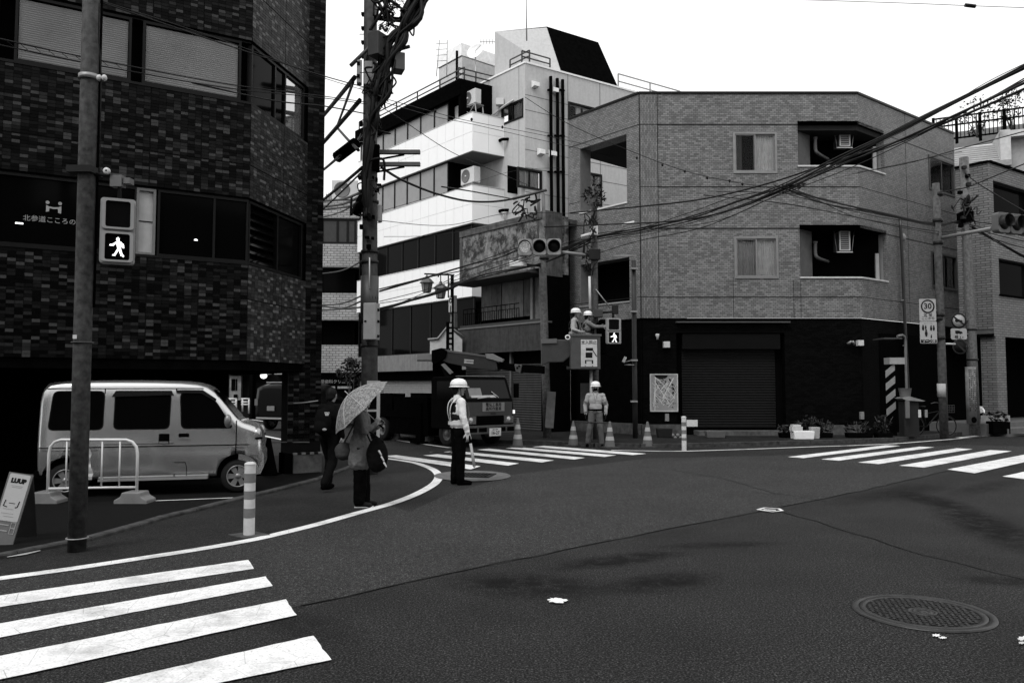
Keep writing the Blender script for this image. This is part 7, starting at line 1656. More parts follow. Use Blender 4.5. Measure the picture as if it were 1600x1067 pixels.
# white bucket, round table top and cabinet by the downpipe
c = P(1414, 612, 25.0); tag(obj('bucket', MB().lathe([(.15, 0), (.19, .26), (.2, .27), (.17, .27), (.14, .02)], 16, Matrix.Translation((c.x, c.y, P(1414, 620, 25.0).z))), mat('bin_pale', .14, .6)), 'pale plastic bucket standing on the shelf at the downpipe', 'bucket')
o = tag(obj('shelf_top', MB().prism([(P(1404, 600, 25).x, P(1404, 622, 25).z), (P(1416, 600, 25).x, P(1416, 619, 25).z), (P(1440, 600, 25).x, P(1440, 626, 25).z), (P(1436, 600, 25).x, P(1436, 627, 25).z), (P(1410, 600, 25).x, P(1410, 625, 25).z)], 24.8, 25.3), GREYM), 'grey sloping shelf top under the pale bucket', 'shelf')
t = thing('cabinet', 'narrow grey cabinet with two pale labels under the sloping shelf', 'cabinet', (P(1421, 600, 25).x, 25, .1)); a, b = P(1409, 600, 25).x, P(1432, 600, 25).x
obj('case', MB().box(a, b, 24.9, 25.25, .1, P(1420, 627, 25).z), mat('cabinet_grey', .02, .5), t); 
for px in (1419, 1429): obj('label_plate', MB().box(P(px - 2, 0, 24.88).x, P(px + 2, 0, 24.88).x, 24.88, 24.9, P(px, 652, 24.9).z, P(px, 640, 24.9).z), OFFW if px == 1419 else GREYM, t)
tag(obj('upright_board', MB().box(P(1398, 0, 24.7).x, P(1404, 0, 24.7).x, 24.7, 24.75, P(1401, 653, 24.7).z, P(1401, 626, 24.7).z), mat('board_mid', .13, .6)), 'small grey upright notice at the foot of the downpipes', 'notice')
# parked bicycle/scooter, mostly dark
bkx, bky = P(1452, 600, 25.2).x, 25.2
t = thing('parked_bicycle', 'dark bicycle with a basket parked between the cabinet and the mottled pole', 'bicycle', (bkx, bky, .1)); 
FRB = mat('bicycle_dark', .012, .4); CHR = mat('bicycle_chrome', .12, .35, .5, bmp=0)
def hoop(cx, cz, r_, tr, m_, nm): Mx = Matrix.Translation((cx, bky, cz)) @ Matrix.Rotation(R(90), 4, 'X'); return obj(nm, MB().lathe([(r_ + tr * math.cos(a), tr * math.sin(a)) for a in [2 * math.pi * k / 6 for k in range(7)]], 28, Mx), m_, t)
for sx in (-.5, .5): w_ = hoop(bkx + sx, .43, .31, .018, RUBBER, 'wheel'); hoop(bkx + sx, .43, .285, .006, CHR, 'rim')
def bt(name, pts, r_, m_): return obj(name, MB().tube([(bkx + x, bky, z) for x, z in pts], r_, 6), m_, t)
bt('frame', [(-.5, .43), (-.12, .4), (.36, .95)], .018, FRB); bt('frame', [(-.5, .43), (-.2, .8), (.34, .9)], .014, FRB); bt('seat_post', [(-.12, .4), (-.24, 1.0)], .014, FRB); bt('fork', [(.5, .43), (.38, .95), (.35, 1.1)], .016, FRB)
obj('saddle', MB().ell((bkx - .26, bky, 1.03), (.14, .08, .04)), RUBBER, t); obj('handlebar', MB().tube(cr([(bkx + .16, bky - .25, 1.12), (bkx + .3, bky - .2, 1.16), (bkx + .36, bky, 1.12), (bkx + .3, bky + .2, 1.16), (bkx + .16, bky + .25, 1.12)], 4), .011, 6), CHR, t)
bs = MB()
for k in range(7): bs.box(bkx + .38 + k * .05, bkx + .385 + k * .05, bky - .16, bky - .155, .85, 1.08)
for z in (.85, .93, 1.0, 1.08): bs.box(bkx + .38, bkx + .69, bky - .165, bky - .155, z, z + .008)
obj('basket', bs, CHR, t)['kind'] = 'stuff'
t = thing('potted_plant', 'dark bushy plants in a trough at the foot of the concrete pole', 'potted plant', tuple(P(1540, 675, 27))); a = P(1527, 0, 26.6).x; b = P(1553, 0, 26.6).x
obj('trough', MB().box(a, b, 26.5, 26.9, .1, .5), BLACK, t); m = MB(); leaves(m, ((a + b) / 2, 26.7, .65), (.35, .2, .25), 70, .08, random.Random(8)); obj('leaves', m, LEAF, t)['kind'] = 'stuff'
m = MB(); c = P(1533, 640, 26.4); leaves(m, c, (.1, .06, .15), 12, .09, random.Random(2)); tag(obj('pale_flowers', m, WHITE), 'pale flowers beside the concrete pole foot', 'flowers')['kind'] = 'stuff'
# ================================================================ PEOPLE  (local: faces +x, y to the left, z up)
SKIN = mat('skin', .24, .6, var=.08, bmp=0); HAIR = mat('hair', .008, .6, bmp=.4, spec=.1)
NAVY = mat('dark_trousers', .003, .9, var=.3, bmp=.3, spec=.02); HELM = mat('helmet_white', .82, .3, var=.02, bmp=0)
def remesh(o, vs, sm=3, noise_=0, ns=.12):
    m = o.modifiers.new('r', 'REMESH'); m.mode = 'VOXEL'; m.voxel_size = vs; m.use_smooth_shade = True
    if noise_:
        tx_ = bpy.data.textures.new('folds', 'CLOUDS'); tx_.noise_scale = ns; tx_.noise_depth = 2
        d = o.modifiers.new('d', 'DISPLACE'); d.texture = tx_; d.strength = noise_; d.mid_level = .5; d.texture_coords = 'LOCAL'
    s = o.modifiers.new('s', 'SMOOTH'); s.iterations = sm; s.factor = .5
    return bake(o)
def hand(m, w, d, up, s=1., curl=.5, side=1):
    """palm from the wrist w along d; up = back of the hand; side = thumb side sign"""
    w, d = V(w), V(d).normalized(); up = (V(up) - d * V(up).dot(d)).normalized(); lat = d.cross(up) * side
    for a in (-.018, 0, .018): m.cap(w + lat * a * s, w + d * .085 * s + lat * a * 1.3 * s, .017 * s, .015 * s, 8)
    for k, (a, L) in enumerate(((-.03, .062), (-.01, .075), (.01, .078), (.03, .068))):
        b = w + d * .088 * s + lat * a * s; d2 = (d - up * curl * .8).normalized(); c = b + d2 * L * .5 * s; d3 = (d - up * curl * 2.2).normalized(); e = c + d3 * L * .5 * s
        m.cap(b, c, .0095 * s, .009 * s, 7); m.cap(c, e, .009 * s, .0075 * s, 7)
    t0 = w + d * .02 * s + lat * .03 * s; t1 = t0 + (d * .6 + lat * .75).normalized() * .04 * s; m.cap(t0, t1, .012 * s, .0105 * s, 7); m.cap(t1, t1 + (d * .9 + lat * .1 - up * curl).normalized() * .032 * s, .0105 * s, .009 * s, 7)
def person(label, loc, rz, height=1.7, pose=None, vox=.0095, shirt=None, pants=None, shoes=None, gloves=None, sleeves=True, folds=.012, bulk=1., group=None, legs=True, helmet=False, hair=True, coat=0, headturn=0, headpitch=0, skirtpants=0):
    s = height / 1.72; p = dict(lel=(0, .24, 1.12), lwr=(.05, .25, .87), lhd=(.02, 0, -1), rel=(0, -.24, 1.12), rwr=(.05, -.25, .87), rhd=(.02, 0, -1), lkn=(.02, .10, .49), lan=(0, .11, .085), rkn=(.02, -.10, .49), ran=(0, -.11, .085), lean=0, lcurl=.5, rcurl=.5)
    p.update(pose or {})
    root = thing('person', label, 'person', loc, group)
    def ch(name, mb, m, par=root):
        me = mb.mesh(name, m); o = bpy.data.objects.new(name, me); COL.objects.link(o); o.parent = par; return o
    ln = p['lean']; top = lambda x, y, z: V((x + ln * max(0, z - .9), y, z))
    hd = V((.015, 0, 1.605)); hd = top(*hd); Mh = Matrix.Rotation(R(headturn), 3, 'Z') @ Matrix.Rotation(R(headpitch), 3, 'Y')
    hp = lambda x, y, z: hd + Mh @ V((x, y, z))
    sh = {sd_: top(0, .17 * sg_ * bulk, 1.385) for sd_, sg_ in (('l', 1), ('r', -1))}
    b = MB()
    b.ell(hd, (.098, .078, .115), Mh.to_4x4().to_3x3() if True else None); b.ell(hp(.025, 0, -.055), (.066, .056, .065), Mh); b.ell(hp(.1, 0, -.015), (.022, .013, .026), Mh); b.ell(hp(.085, 0, -.06), (.018, .024, .01), Mh); b.ell(hp(.06, 0, -.1), (.03, .03, .02), Mh)
    for sg_ in (-1, 1): b.ell(hp(-.005, .079 * sg_, -.01), (.02, .012, .032), Mh)
    b.cap(top(-.01, 0, 1.40), hp(-.015, 0, -.08), .056, .052, 12)
    b.ell(top(0, 0, 1.26), (.105, .155, .2)); b.ell(top(0, 0, 1.06), (.1, .135, .16)); b.ell((0, 0, .94), (.105, .155, .12))
    for sd_, sg_ in (('l', 1), ('r', -1)):
        e, w_, d_ = V(p[sd_ + 'el']), V(p[sd_ + 'wr']), V(p[sd_ + 'hd']); b.cap(top(0, .09 * sg_, 1.36), sh[sd_], .07, .06); b.cap(sh[sd_], e, .052, .041); b.cap(e, w_, .041, .027)
        up = V((0, sg_, 0)) if p.get(sd_ + 'up') is None else V(p[sd_ + 'up'])
        if gloves is None: hand(b, w_, d_, up, 1.05, p[sd_ + 'curl'], 1 if p.get(sd_ + 'side', 1) > 0 else -1)
        if legs: k, a = V(p[sd_ + 'kn']), V(p[sd_ + 'an']); b.cap((0, .085 * sg_, .90), k, .085, .055); b.cap(k, a, .052, .038); b.cap(a + V((-.02, 0, -.04)), a + V((.13, .01 * sg_, -.055)), .035, .028)
    body = ch('body', b, SKIN); remesh(body, vox, 2)
    for sg_ in (-1, 1): ch('eye', MB().ell(hp(.088, .031 * sg_, .008), (.01, .012, .007), Mh, 8, 6), mat('eye_dark', .01, .2), body)
    g_ = MB(); th = .022 * bulk
    g_.ell(top(0, 0, 1.26), (.125 + th * .4, .165 + th, .2)); g_.ell(top(0, 0, 1.08), (.115 + th * .6, .15 + th, .2)); g_.ell((0, 0, .98 - coat * .1), (.125 + th * .5, .165 + th, .1 + coat * .3))
    if coat: g_.cap((0, .05, 1.0), (-.01, .07, .98 - coat), .155, .175, 14); g_.cap((0, -.05, 1.0), (-.01, -.07, .98 - coat), .155, .175, 14)
    g_.cap(top(-.012, 0, 1.39), top(-.008, 0, 1.455), .075, .066, 12)
    for sd_, sg_ in (('l', 1), ('r', -1)):
        e, w_ = V(p[sd_ + 'el']), V(p[sd_ + 'wr']); g_.cap(top(0, .09 * sg_, 1.375), sh[sd_], .075, .072); g_.cap(sh[sd_], e, .072, .06); wend = e.lerp(w_, .96 if sleeves else .2); g_.cap(e, wend, .06, .043)
    ch_shirt = ch('jacket' if coat else 'shirt', g_, shirt); remesh(ch_shirt, vox, 2, folds * 1.7, .075)
    if legs:
        t_ = MB(); t_.ell((0, 0, .95), (.135, .178, .11)); t_.cap((0, -.04, .97), (0, .04, .97), .12, .12, 14)
        for sd_, sg_ in (('l', 1), ('r', -1)):
            k, a = V(p[sd_ + 'kn']), V(p[sd_ + 'an']); t_.cap((0, .088 * sg_, .9), k, .11 + skirtpants, .082 + skirtpants); t_.cap(k, a + V((-.01, 0, .02)), .082 + skirtpants, .068 + skirtpants)
        o = ch('trousers', t_, pants); remesh(o, vox, 2, folds * 1.5, .09)
        for sd_, sg_ in (('l', 1), ('r', -1)):
            a = V(p[sd_ + 'an']); f_ = MB(); fd = V((1, .12 * sg_, 0)) if p.get(sd_ + 'ft') is None else V(p[sd_ + 'ft']); fd.normalize()
            f_.cap(a + V((0, 0, .0)), a - fd * .035 + V((0, 0, -.04)), .05, .042); f_.cap(a - fd * .04 + V((0, 0, -.042)), a + fd * .15 + V((0, 0, -.05)), .043, .038); f_.cap(a + fd * .06 + V((0, 0, -.03)), a + fd * .15 + V((0, 0, -.045)), .04, .036)
            o = ch('shoe', f_, shoes or BLACK); remesh(o, vox, 2)
    if gloves:
        for sd_, sg_ in (('l', 1), ('r', -1)):
            f_ = MB(); hand(f_, V(p[sd_ + 'wr']), V(p[sd_ + 'hd']), V((0, sg_, 0)) if p.get(sd_ + 'up') is None else V(p[sd_ + 'up']), 1.2, p[sd_ + 'curl'], 1 if p.get(sd_ + 'side', 1) > 0 else -1); f_.cap(V(p[sd_ + 'wr']) - V(p[sd_ + 'hd']).normalized() * .05, V(p[sd_ + 'wr']), .04, .032)
            o = ch('glove', f_, gloves); remesh(o, min(vox, .008), 1)
    if hair:
        h_ = MB(); h_.ell(hp(-.022, 0, .018), (.1, .09, .112), Mh); h_.ell(hp(-.06, 0, -.04), (.055, .075, .07), Mh); o = ch('hair', h_, HAIR); remesh(o, vox, 1)
    if helmet:
        Mx = Matrix.Translation(hp(0, 0, .035)) @ Mh.to_4x4(); h_ = MB(); h_.lathe([(.128, 0), (.13, .03), (.122, .07), (.1, .105), (.06, .128), (.0001, .136)], 26, Mx @ Matrix.Diagonal((1.12, 1, 1, 1))); h_.lathe([(.122, -.004), (.128, 0), (.15, -.004), (.15, -.012), (.122, -.012)], 26, Mx @ Matrix.Translation((.01, 0, 0)) @ Matrix.Diagonal((1.15, 1, 1, 1)))
        hh_ = ch('helmet', h_, HELM); ch('helmet_ridge', MB().lathe([(.131, .022), (.134, .026), (.131, .03)], 26, Mx @ Matrix.Diagonal((1.12, 1, 1, 1))), GREYM, hh_)
        st_ = MB(); st_.tube(cr([hp(.0, .1, .03), hp(.02, .085, -.06), hp(.04, 0, -.125), hp(.02, -.085, -.06), hp(0, -.1, .03)], 4), .006, 5); ch('chin_strap', st_, BLACK, hh_)
    root.rotation_euler.z = rz; root.scale = (s, s, s); root['_ln'] = ln
    return root, ch, top, hp
def vest(ch, top, m_dark, m_str, bulk=1., full=True):
    """safety vest: dark shell with pale belt and braces"""
    g_ = MB(); th = .034 * bulk
    g_.ell(top(0, 0, 1.27), (.13 + th * .5, .15 + th * .8, .17)); g_.ell(top(0, 0, 1.12), (.125 + th * .6, .15 + th, .12)); v_ = ch('vest', g_, m_dark); remesh(v_, .01, 2)
    def ringz(z, a, b, h_, nm): m = MB(); m.lathe([(1, -h_), (1.0, h_)], 28, Matrix.Translation(top(0, 0, z)) @ Matrix.Diagonal((a, b, 1, 1))); return ch(nm, m, m_str, v_)
    ringz(1.03, .148 + th * .55, .178 + th, .028, 'reflective_belt')
    for sg_ in (-1, 1):
        pts = [top(-.13, .03 * sg_, 1.04), top(-.155, .06 * sg_, 1.2), top(-.135, .09 * sg_, 1.34), top(-.06, .115 * sg_, 1.435), top(.03, .115 * sg_, 1.44), top(.115, .1 * sg_, 1.35), top(.155, .08 * sg_, 1.2), top(.15, .07 * sg_, 1.04)]
        pts = [V((q.x * 1.06, q.y, q.z + .006)) for q in pts]; m = MB(); c_ = cr(pts, 5)
        for a, b in zip(c_[:-1], c_[1:]): hw = V((0, .024, 0)); m.quad(a - hw, b - hw, b + hw, a + hw)
        ch('reflective_strap', m, m_str, v_)
    return v_
WSH = mat('white_shirt', .72, .85, var=.06, bmp=.3); GSH = mat('grey_workshirt', .17, .85, var=.12, bmp=.4); PSH = mat('pale_workjacket', .34, .85, var=.12, bmp=.4); GPN = mat('grey_trousers', .10, .85, var=.15, bmp=.4)
VD = mat('vest_dark', .01, .7, spec=.05); VS = mat('vest_reflective', .62, .4, bmp=0)
SKD = mat('skin_shaded_mask', .05, .7, bmp=0)
# the traffic guard
gc = G(716, 757)
pr, ch, top, hp = person('traffic guard in white helmet and shirt with crossed white straps, holding a light baton', (gc.x, gc.y, 0), R(22), 1.80 * .98, dict(rel=(.0, -.25, 1.13), rwr=(.07, -.26, .88), rhd=(.25, 0, -1), lel=(.03, .24, 1.13), lwr=(.1, .2, .9), lhd=(.2, 0, -1), rkn=(.01, -.09, .49), ran=(.02, -.09, .085), lkn=(.0, .09, .49), lan=(-.03, .09, .085), rcurl=1.2, lean=-.02), .008, WSH, NAVY, BLACK, mat('white_glove', .5, .8, bmp=0), True, .014, 1.05, helmet=True, headturn=-6)
vest(ch, top, VD, VS, 1.0)
bt_ = thing('traffic_baton', 'pale light baton pointing down in the hand of the traffic guard', 'baton', tuple(gc))
hpos = pr.matrix_world; s_ = pr.scale[0]; Mp = Matrix.Translation(gc) @ Matrix.Rotation(R(22), 4, 'Z') @ Matrix.Diagonal((s_, s_, s_, 1))
a0 = Mp @ V((.105, -.27, .80)); a1 = P(741, 728, a0.y - .15); o = obj('handle', MB().tube([a0 - (a1 - a0).normalized() * .04, a0.lerp(a1, .22)], .019, 10), BLACK, bt_); obj('light_tube', MB().tube([a0.lerp(a1, .22), a1], [.024, .026], 12), mat('baton_pale', .30, .4), bt_); obj('end_cap', MB().ell(a1, (.024, .024, .024)), mat('baton_cap', .4, .4), bt_)
# woman with the umbrella
wc = G(563, 792)
TWEED = mat('beige_coat', .12, .9, var=.2, scale=20, bmp=.5)
pr2, ch2, top2, hp2 = person('person in a pale long coat and wide dark trousers under a patterned umbrella', (wc.x, wc.y, 0), R(6), 1.60, dict(rel=(.08, -.23, 1.15), rwr=(.22, -.16, 1.24), rhd=(.5, .3, 1), rup=(.0, -1, .2), rcurl=1.3, lel=(.1, .2, 1.12), lwr=(.24, .08, 1.2), lhd=(.6, -.1, .5), lup=(0, 1, 0), lcurl=1.1, rkn=(.0, -.08, .49), lkn=(.03, .08, .49), ran=(.0, -.08, .085), lan=(.06, .09, .085), lean=.03), .0085, TWEED, NAVY, mat('black_shoe', .006, .5, spec=.1), None, True, .016, 1.1, coat=.28, skirtpants=.022)
for a in (-.09, .09): pass
o = ch2('shoe_sole', MB().box(-.08, .2, -.125, -.04, .0, .022), OFFW)
Mw_ = Matrix.Translation(wc) @ Matrix.Rotation(R(6), 4, 'Z') @ Matrix.Diagonal((1.6 / 1.72,) * 3 + (1,))
# shoulder bag and tote are things of their own
def bag(name, label, c, sz, m_, strap, Mx=None, nz=.03):
    t = thing(name, label, 'bag', tuple(c)); b = MB(); b.ell((0, 0, 0), sz, Mx); b.ell((0, 0, -sz[2] * .35), (sz[0] * .95, sz[1] * 1.05, sz[2] * .6), Mx); o = obj('bag_body', b, m_); o.parent = t; remesh(o, .012, 2, nz, .12)
    if strap: m = MB(); m.tube(cr([V(q) for q in strap], 5), .011, 6); so2 = obj('strap', m, m_, t)
    return t
tb = Mw_ @ V((.26, -.27, .80)); hk = Mw_ @ V((.13, -.24, 1.12))
bag('tote_bag', 'big black tote bag hanging from the forearm of the person under the umbrella', tb, (.15, .07, .24), mat('tote_black', .005, .7, spec=.05, bmp=.4), [tb + V((-.09, -.02, .18)), hk + V((-.02, 0, -.0)), hk + V((.04, 0, .0)), tb + V((.09, -.02, .18))], None, .04)
m = MB(); 
for k in range(3): p_ = tb + V((.04 + .035 * k, -.085, .06 - k * .08)); m.cap(p_, p_ + V((.03, 0, -.05)), .014, .011, 6)
tag(obj('bag_charms', m, OFFW), 'pale charms dangling on the side of the black tote bag', 'bag charms')['kind'] = 'stuff'
sb_ = Mw_ @ V((-.25, -.02, .84)); bag('shoulder_bag', 'soft dark grey bag behind the waist of the person under the umbrella', sb_, (.13, .10, .13), mat('bag_grey', .035, .8, bmp=.5), [sb_ + V((0, -.03, .1)), Mw_ @ V((-.12, -.12, 1.2)), Mw_ @ V((0, -.1, 1.44))])
# umbrella: canopy tilted back over the left, its outside towards the camera
ub = thing('umbrella', 'pale patterned open umbrella tilted back over the left of the walking person', 'umbrella', tuple(wc))
UP_, nu_, bu_ = newmat('umbrella_cloth'); cu_ = coordout(nu_); vo = nu_.nodes.new('ShaderNodeTexVoronoi'); vo.inputs['Scale'].default_value = 26; vo.feature = 'DISTANCE_TO_EDGE'; nu_.links.new(noise(nu_, cu_, 9, 3) if False else cu_, vo.inputs['Vector'])
cc_ = mul(nu_, ramp(nu_, vo.outputs['Distance'], [(.0, .07), (.06, .2), (.2, .27)]), ramp(nu_, noise(nu_, cu_, 22, 3), [(.42, .55), (.55, 1)])); nu_.links.new(cc_, bu_.inputs['Base Color']); bu_.inputs['Roughness'].default_value = .7
tip = P(541, 613, wc.y - .22); grip = Mw_ @ V((.25, -.14, 1.27)); ax = (tip - grip).normalized(); apex = tip - ax * .045
dome = MB(); NR, rad_, dep_ = 8, .50, .26; u = ax.cross(V((0, 0, 1))).normalized(); v_ = ax.cross(u); n1, n2 = 8, 6
def upt(r_, a):   # canopy surface, scalloped between the ribs
    k = (a / (2 * math.pi / NR)) % 1; sc_ = 1 - .055 * math.sin(math.pi * k) * r_; rr = rad_ * r_ * sc_; return apex - ax * (dep_ * (r_ ** 1.9) - .012 * math.sin(math.pi * k) * r_) + (u * math.cos(a) + v_ * math.sin(a)) * rr
for i in range(NR):
    pm = MB()
    for j in range(6):
        for k in range(n2):
            a0_, a1_ = 2 * math.pi * (i + k / n2) / NR, 2 * math.pi * (i + (k + 1) / n2) / NR; r0, r1 = max(j / 6, .001), (j + 1) / 6
            b0 = len(pm.v); pm.v += [upt(r0, a0_), upt(r1, a0_), upt(r1, a1_), upt(r0, a1_)]; pm.face((b0, b0 + 1, b0 + 2, b0 + 3), True)
    obj('canopy_panel', pm, UP_, ub)
    sm_ = MB(); sm_.tube([upt(max(q / 6, .01), 2 * math.pi * i / NR) + ax * .003 for q in range(7)], .0035, 4); obj('seam_piping', sm_, mat('piping_pale', .5, .7), ub)
    rb_ = MB(); rb_.tube([upt(q / 6, 2 * math.pi * i / NR) - ax * .008 for q in range(7)], .004, 5); obj('rib', rb_, DARKM, ub)
obj('shaft', MB().tube([tip + ax * .03, grip - ax * .10], .006, 8), GREYM, ub); obj('ferrule', MB().tube([apex, tip + ax * .03], [.008, .004], 8), OFFW, ub); obj('grip', MB().tube([grip + ax * .03, grip - ax * .12], .014, 8), BLACK, ub)
# walking person, dark, seen from behind
kc = G(514, 767); KN = mat('black_clothes', .005, .85, spec=.03, bmp=.3)
pr3, ch3, top3, hp3 = person('person in black striding away beside the pillar with a black backpack', (kc.x, kc.y, 0), R(70), 1.66, dict(lkn=(.16, .09, .52), lan=(.12, .09, .10), rkn=(-.04, -.09, .49), ran=(-.27, -.09, .14), rel=(-.08, -.24, 1.13), rwr=(.0, -.25, .9), lel=(.06, .24, 1.14), lwr=(.16, .22, .95), lean=.06), .011, KN, KN, BLACK, None, True, .012, 1.05)
Mk = Matrix.Translation(kc) @ Matrix.Rotation(R(70), 4, 'Z'); bpk = Mk @ V((-.2, 0, 1.12)); t = thing('backpack', 'black backpack with small white printed lines on the striding person', 'backpack', tuple(bpk))
b = MB(); b.ell((0, 0, 0), (.11, .15, .22)); b.ell((-.06, 0, -.08), (.08, .12, .12)); o = obj('pack_body', b, KN); o.parent = t; remesh(o, .012, 2); o.rotation_euler.z = R(70)
Md = Matrix.Translation(P(511, 645, bpk.y - .2)); 
for k in range(3): o = obj('printed_line', MB().box(-.04 + k * .006, .04 - k * .008, -.002, 0, -.02 * k, -.02 * k + .009), PRINTW, t, Md)
Md = Matrix.Translation(P(507, 671, bpk.y - .16)); obj('printed_mark', MB().lathe([(.0001, 0), (.035, 0), (.03, .004), (.0001, .004)], 16, Md @ Matrix.Rotation(R(90), 4, 'X') @ Matrix.Diagonal((1, .6, 1, 1))), PRINTG, t)
# the standing worker facing us
sc_ = G(931, 698)
pr4, ch4, top4, hp4 = person('worker in white helmet and pale jacket standing facing the road between two cones', (sc_.x, sc_.y, 0), R(-98), 1.76, dict(lel=(-.01, .28, 1.13), lwr=(.03, .27, .88), rel=(-.01, -.28, 1.13), rwr=(.03, -.27, .88), lkn=(.03, .13, .49), lan=(.02, .16, .085), rkn=(.02, -.16, .49), ran=(-.02, -.22, .085)), .011, PSH, GPN, BLACK, mat('black_glove', .01, .8, bmp=0), True, .016, 1.12, helmet=True)
ch4('belt', MB().lathe([(1, -.025), (1, .025)], 28, Matrix.Translation((0, 0, 1.0)) @ Matrix.Diagonal((.155, .205, 1, 1))), BLACK); ch4('lanyard', MB().tube([top4(.1, .05, 1.44), top4(.155, 0, 1.2), top4(.1, -.05, 1.44)], .005, 5), BLACK)
ch4('face_mask', MB().ell(hp4(.06, 0, -.05), (.05, .06, .05)), BLACK)
for sg_ in (-1, 1):
    e0, e1 = V((-.005, sg_ * .235, 1.22)), V((-.008, sg_ * .26, 1.17)); ch4('arm_band', MB().tube([e0, e1], .083, 16, False), mat('reflective_dim', .12, .4))
# the two men in the bucket
z0b = z0_bucket = KF.Z(915, 577) + .04
c1 = KF.w(bwid * .12 + .06, .35, 0); pr5, ch5, top5, hp5 = person('worker in white helmet with striped safety straps, the left man in the bucket', (c1.x, c1.y, z0b), R(-20), 1.74, dict(lel=(.12, .22, 1.16), lwr=(.28, .1, 1.1), lhd=(1, -.4, 0), rel=(.03, -.25, 1.13), rwr=(.2, -.16, 1.06), rhd=(1, .3, 0), lean=.04), .011, PSH, GPN, BLACK, None, True, .014, 1.08, helmet=True, headturn=10)
vest(ch5, top5, VD, mat('strap_dim', .3, .5, bmp=0), 1.0)
c2 = KF.w(bwid * .58, .35, 0); pr6, ch6, top6, hp6 = person('worker in white helmet reaching out to the small signal, the right man in the bucket', (c2.x, c2.y, z0b), R(8), 1.66, dict(lel=(.25, .17, 1.28), lwr=(.50, .1, 1.30), lhd=(1, -.1, .05), rel=(.24, -.2, 1.27), rwr=(.50, -.14, 1.28), rhd=(1, .1, .1), lean=.08), .011, GSH, GPN, BLACK, mat('work_glove', .3, .8, bmp=0), True, .014, 1.08, helmet=True)
vest(ch6, top6, mat('vest_dark2', .02, .7), mat('strap_dim', .3, .5, bmp=0), .95)
ch6('waist_band', MB().lathe([(1, -.035), (1, .035)], 28, Matrix.Translation((0.02, 0, 1.0)) @ Matrix.Diagonal((.165, .205, 1, 1))), mat('waist_pale', .35, .6))

# ================================================================ OVERHEAD WIRES
def wire(pts, r_, label, group='overhead wires', sub=8, par=None):
    m = MB().tube(cr([P(*p) for p in pts], sub), r_, 5); return tag(obj('overhead_wire', m, CABLE), label, 'wire', group)
LW = 'thin overhead wire crossing in front of the tiled building to the cluttered pole'
wire(((-40, 52, 7.2), (80, 79, 8.2), (183, 100, 9), (363, 133, 11.2), (500, 150, 13.4), (572, 160, Y2 - .2)), .008,'uppermost of the thin wires crossing the upper left windows from the frame edge', 'wires before the tiled building')
wire(((-40, 62, 7.2), (80, 88, 8.2), (183, 108, 9), (363, 139, 11.2), (500, 153, 13.4), (572, 163, Y2 - .2)), .008,'second thin wire just below the uppermost one across the upper left windows', 'wires before the tiled building')
wire(((155, 3, Y1), (281, 46, 9.7), (400, 86, 11.8), (505, 119, 13.8), (585, 141, Y2 - .2)), .010,'wire from the near left pole top slanting to the cluttered pole, the thicker of two', 'wires before the tiled building')
wire(((155, 1, Y1), (281, 41, 9.7), (400, 82, 11.8), (505, 122, 13.8), (585, 146, Y2 - .2)), .006,'finer wire from the near left pole top slanting to the cluttered pole', 'wires before the tiled building')
wire(((300, 130, 10.4), (430, 158, 12.3), (505, 166, 13.7), (570, 178, Y2 - .2)), .012,'thick wire crossing the angled corner window of the tiled building', 'wires before the tiled building')
m = MB(); 
for k in range(9):
    x0_ = 12 + k * 21; m.tube([P(x0_, 66 + k * 4.2, 7.6 + k * .17), P(x0_ + 10, 74 + k * 4.2, 7.7 + k * .17)], .004, 4)
tag(obj('wire_lashing', m, CABLE), 'zigzag lashing between the two wires at the upper left', 'wire lashing')['kind'] = 'stuff'
LB_ = 'thick dark wire running down-left from the cluttered pole behind the tiled building'
for a, b, c, d, r_ in ((480, 210, 554, 121, .05), (470, 262, 562, 157, .05), (480, 285, 532, 243, .03), (555, 224, 566, 208, .03), (526, 199, 552, 128, .03), (526, 199, 560, 235, .035), (470, 340, 566, 262, .035), (480, 350, 566, 268, .02), (480, 330, 568, 320, .02)):
    wire(((a, b, Y2 + 6), ((a + c) / 2, (b + d) / 2 + 1, Y2 + 3), (c, d, Y2 + .1)), r_, LB_, 'wires going back left')
for k, (y0, y1) in enumerate(((345, 310), (430, 408), (478, 462), (486, 470), (474, 480), (315, 300), (325, 306))): wire(((480, y0, 24), (530, (y0 + y1) / 2 + 5, 20), (566, y1, Y2)), .018 if k < 5 else .03, LB_, 'wires going back left')
LC_ = 'thin overhead wire between the cluttered pole and the poles by the old house'
def w2(pts, r_, n=1, jit=3, lab=LC_, grp='wires over the truck'):
    for k in range(n): wire([(x + (rn.uniform(-jit, jit) * .3 if 0 < i < len(pts) - 1 else 0), y + (rn.uniform(-jit, jit) if n > 1 else 0), Yy) for i, (x, y, Yy) in enumerate(pts)], r_, lab, grp)
w2(((596, 262, Y2), (632, 283, 17), (685, 304, 19), (737, 315, 20.5), (790, 313, 22), (854, 298, Y3)), .028, lab='thick sagging wire from the cluttered pole crossarms to the rack above the old house')
w2(((690, 292, 16), (740, 300, 19), (800, 311, Y3)), .016, lab='short wire joining the sagging thick one before the middle white balcony')
w2(((593, 455, Y2), (667, 437, 18), (737, 414, 20.5), (790, 398, 23.8), (846, 372, Y3)), .013, 4, 5, 'dark wire of the loose strand rising behind the twin lantern to the old house pole')
w2(((593, 484, Y2), (690, 454, 18), (760, 430, 20.5), (850, 408, 24.6), (925, 376, Y4)), .018, 3, 3, 'thicker dark wire passing below the three-lamp signal to the slim leafy pole')
w2(((593, 478, Y2), (667, 455, 18), (737, 428, 20.5), (846, 396, Y3)), .008, 4, 8, 'very fine wire fanning across the lowest white band of the office building')
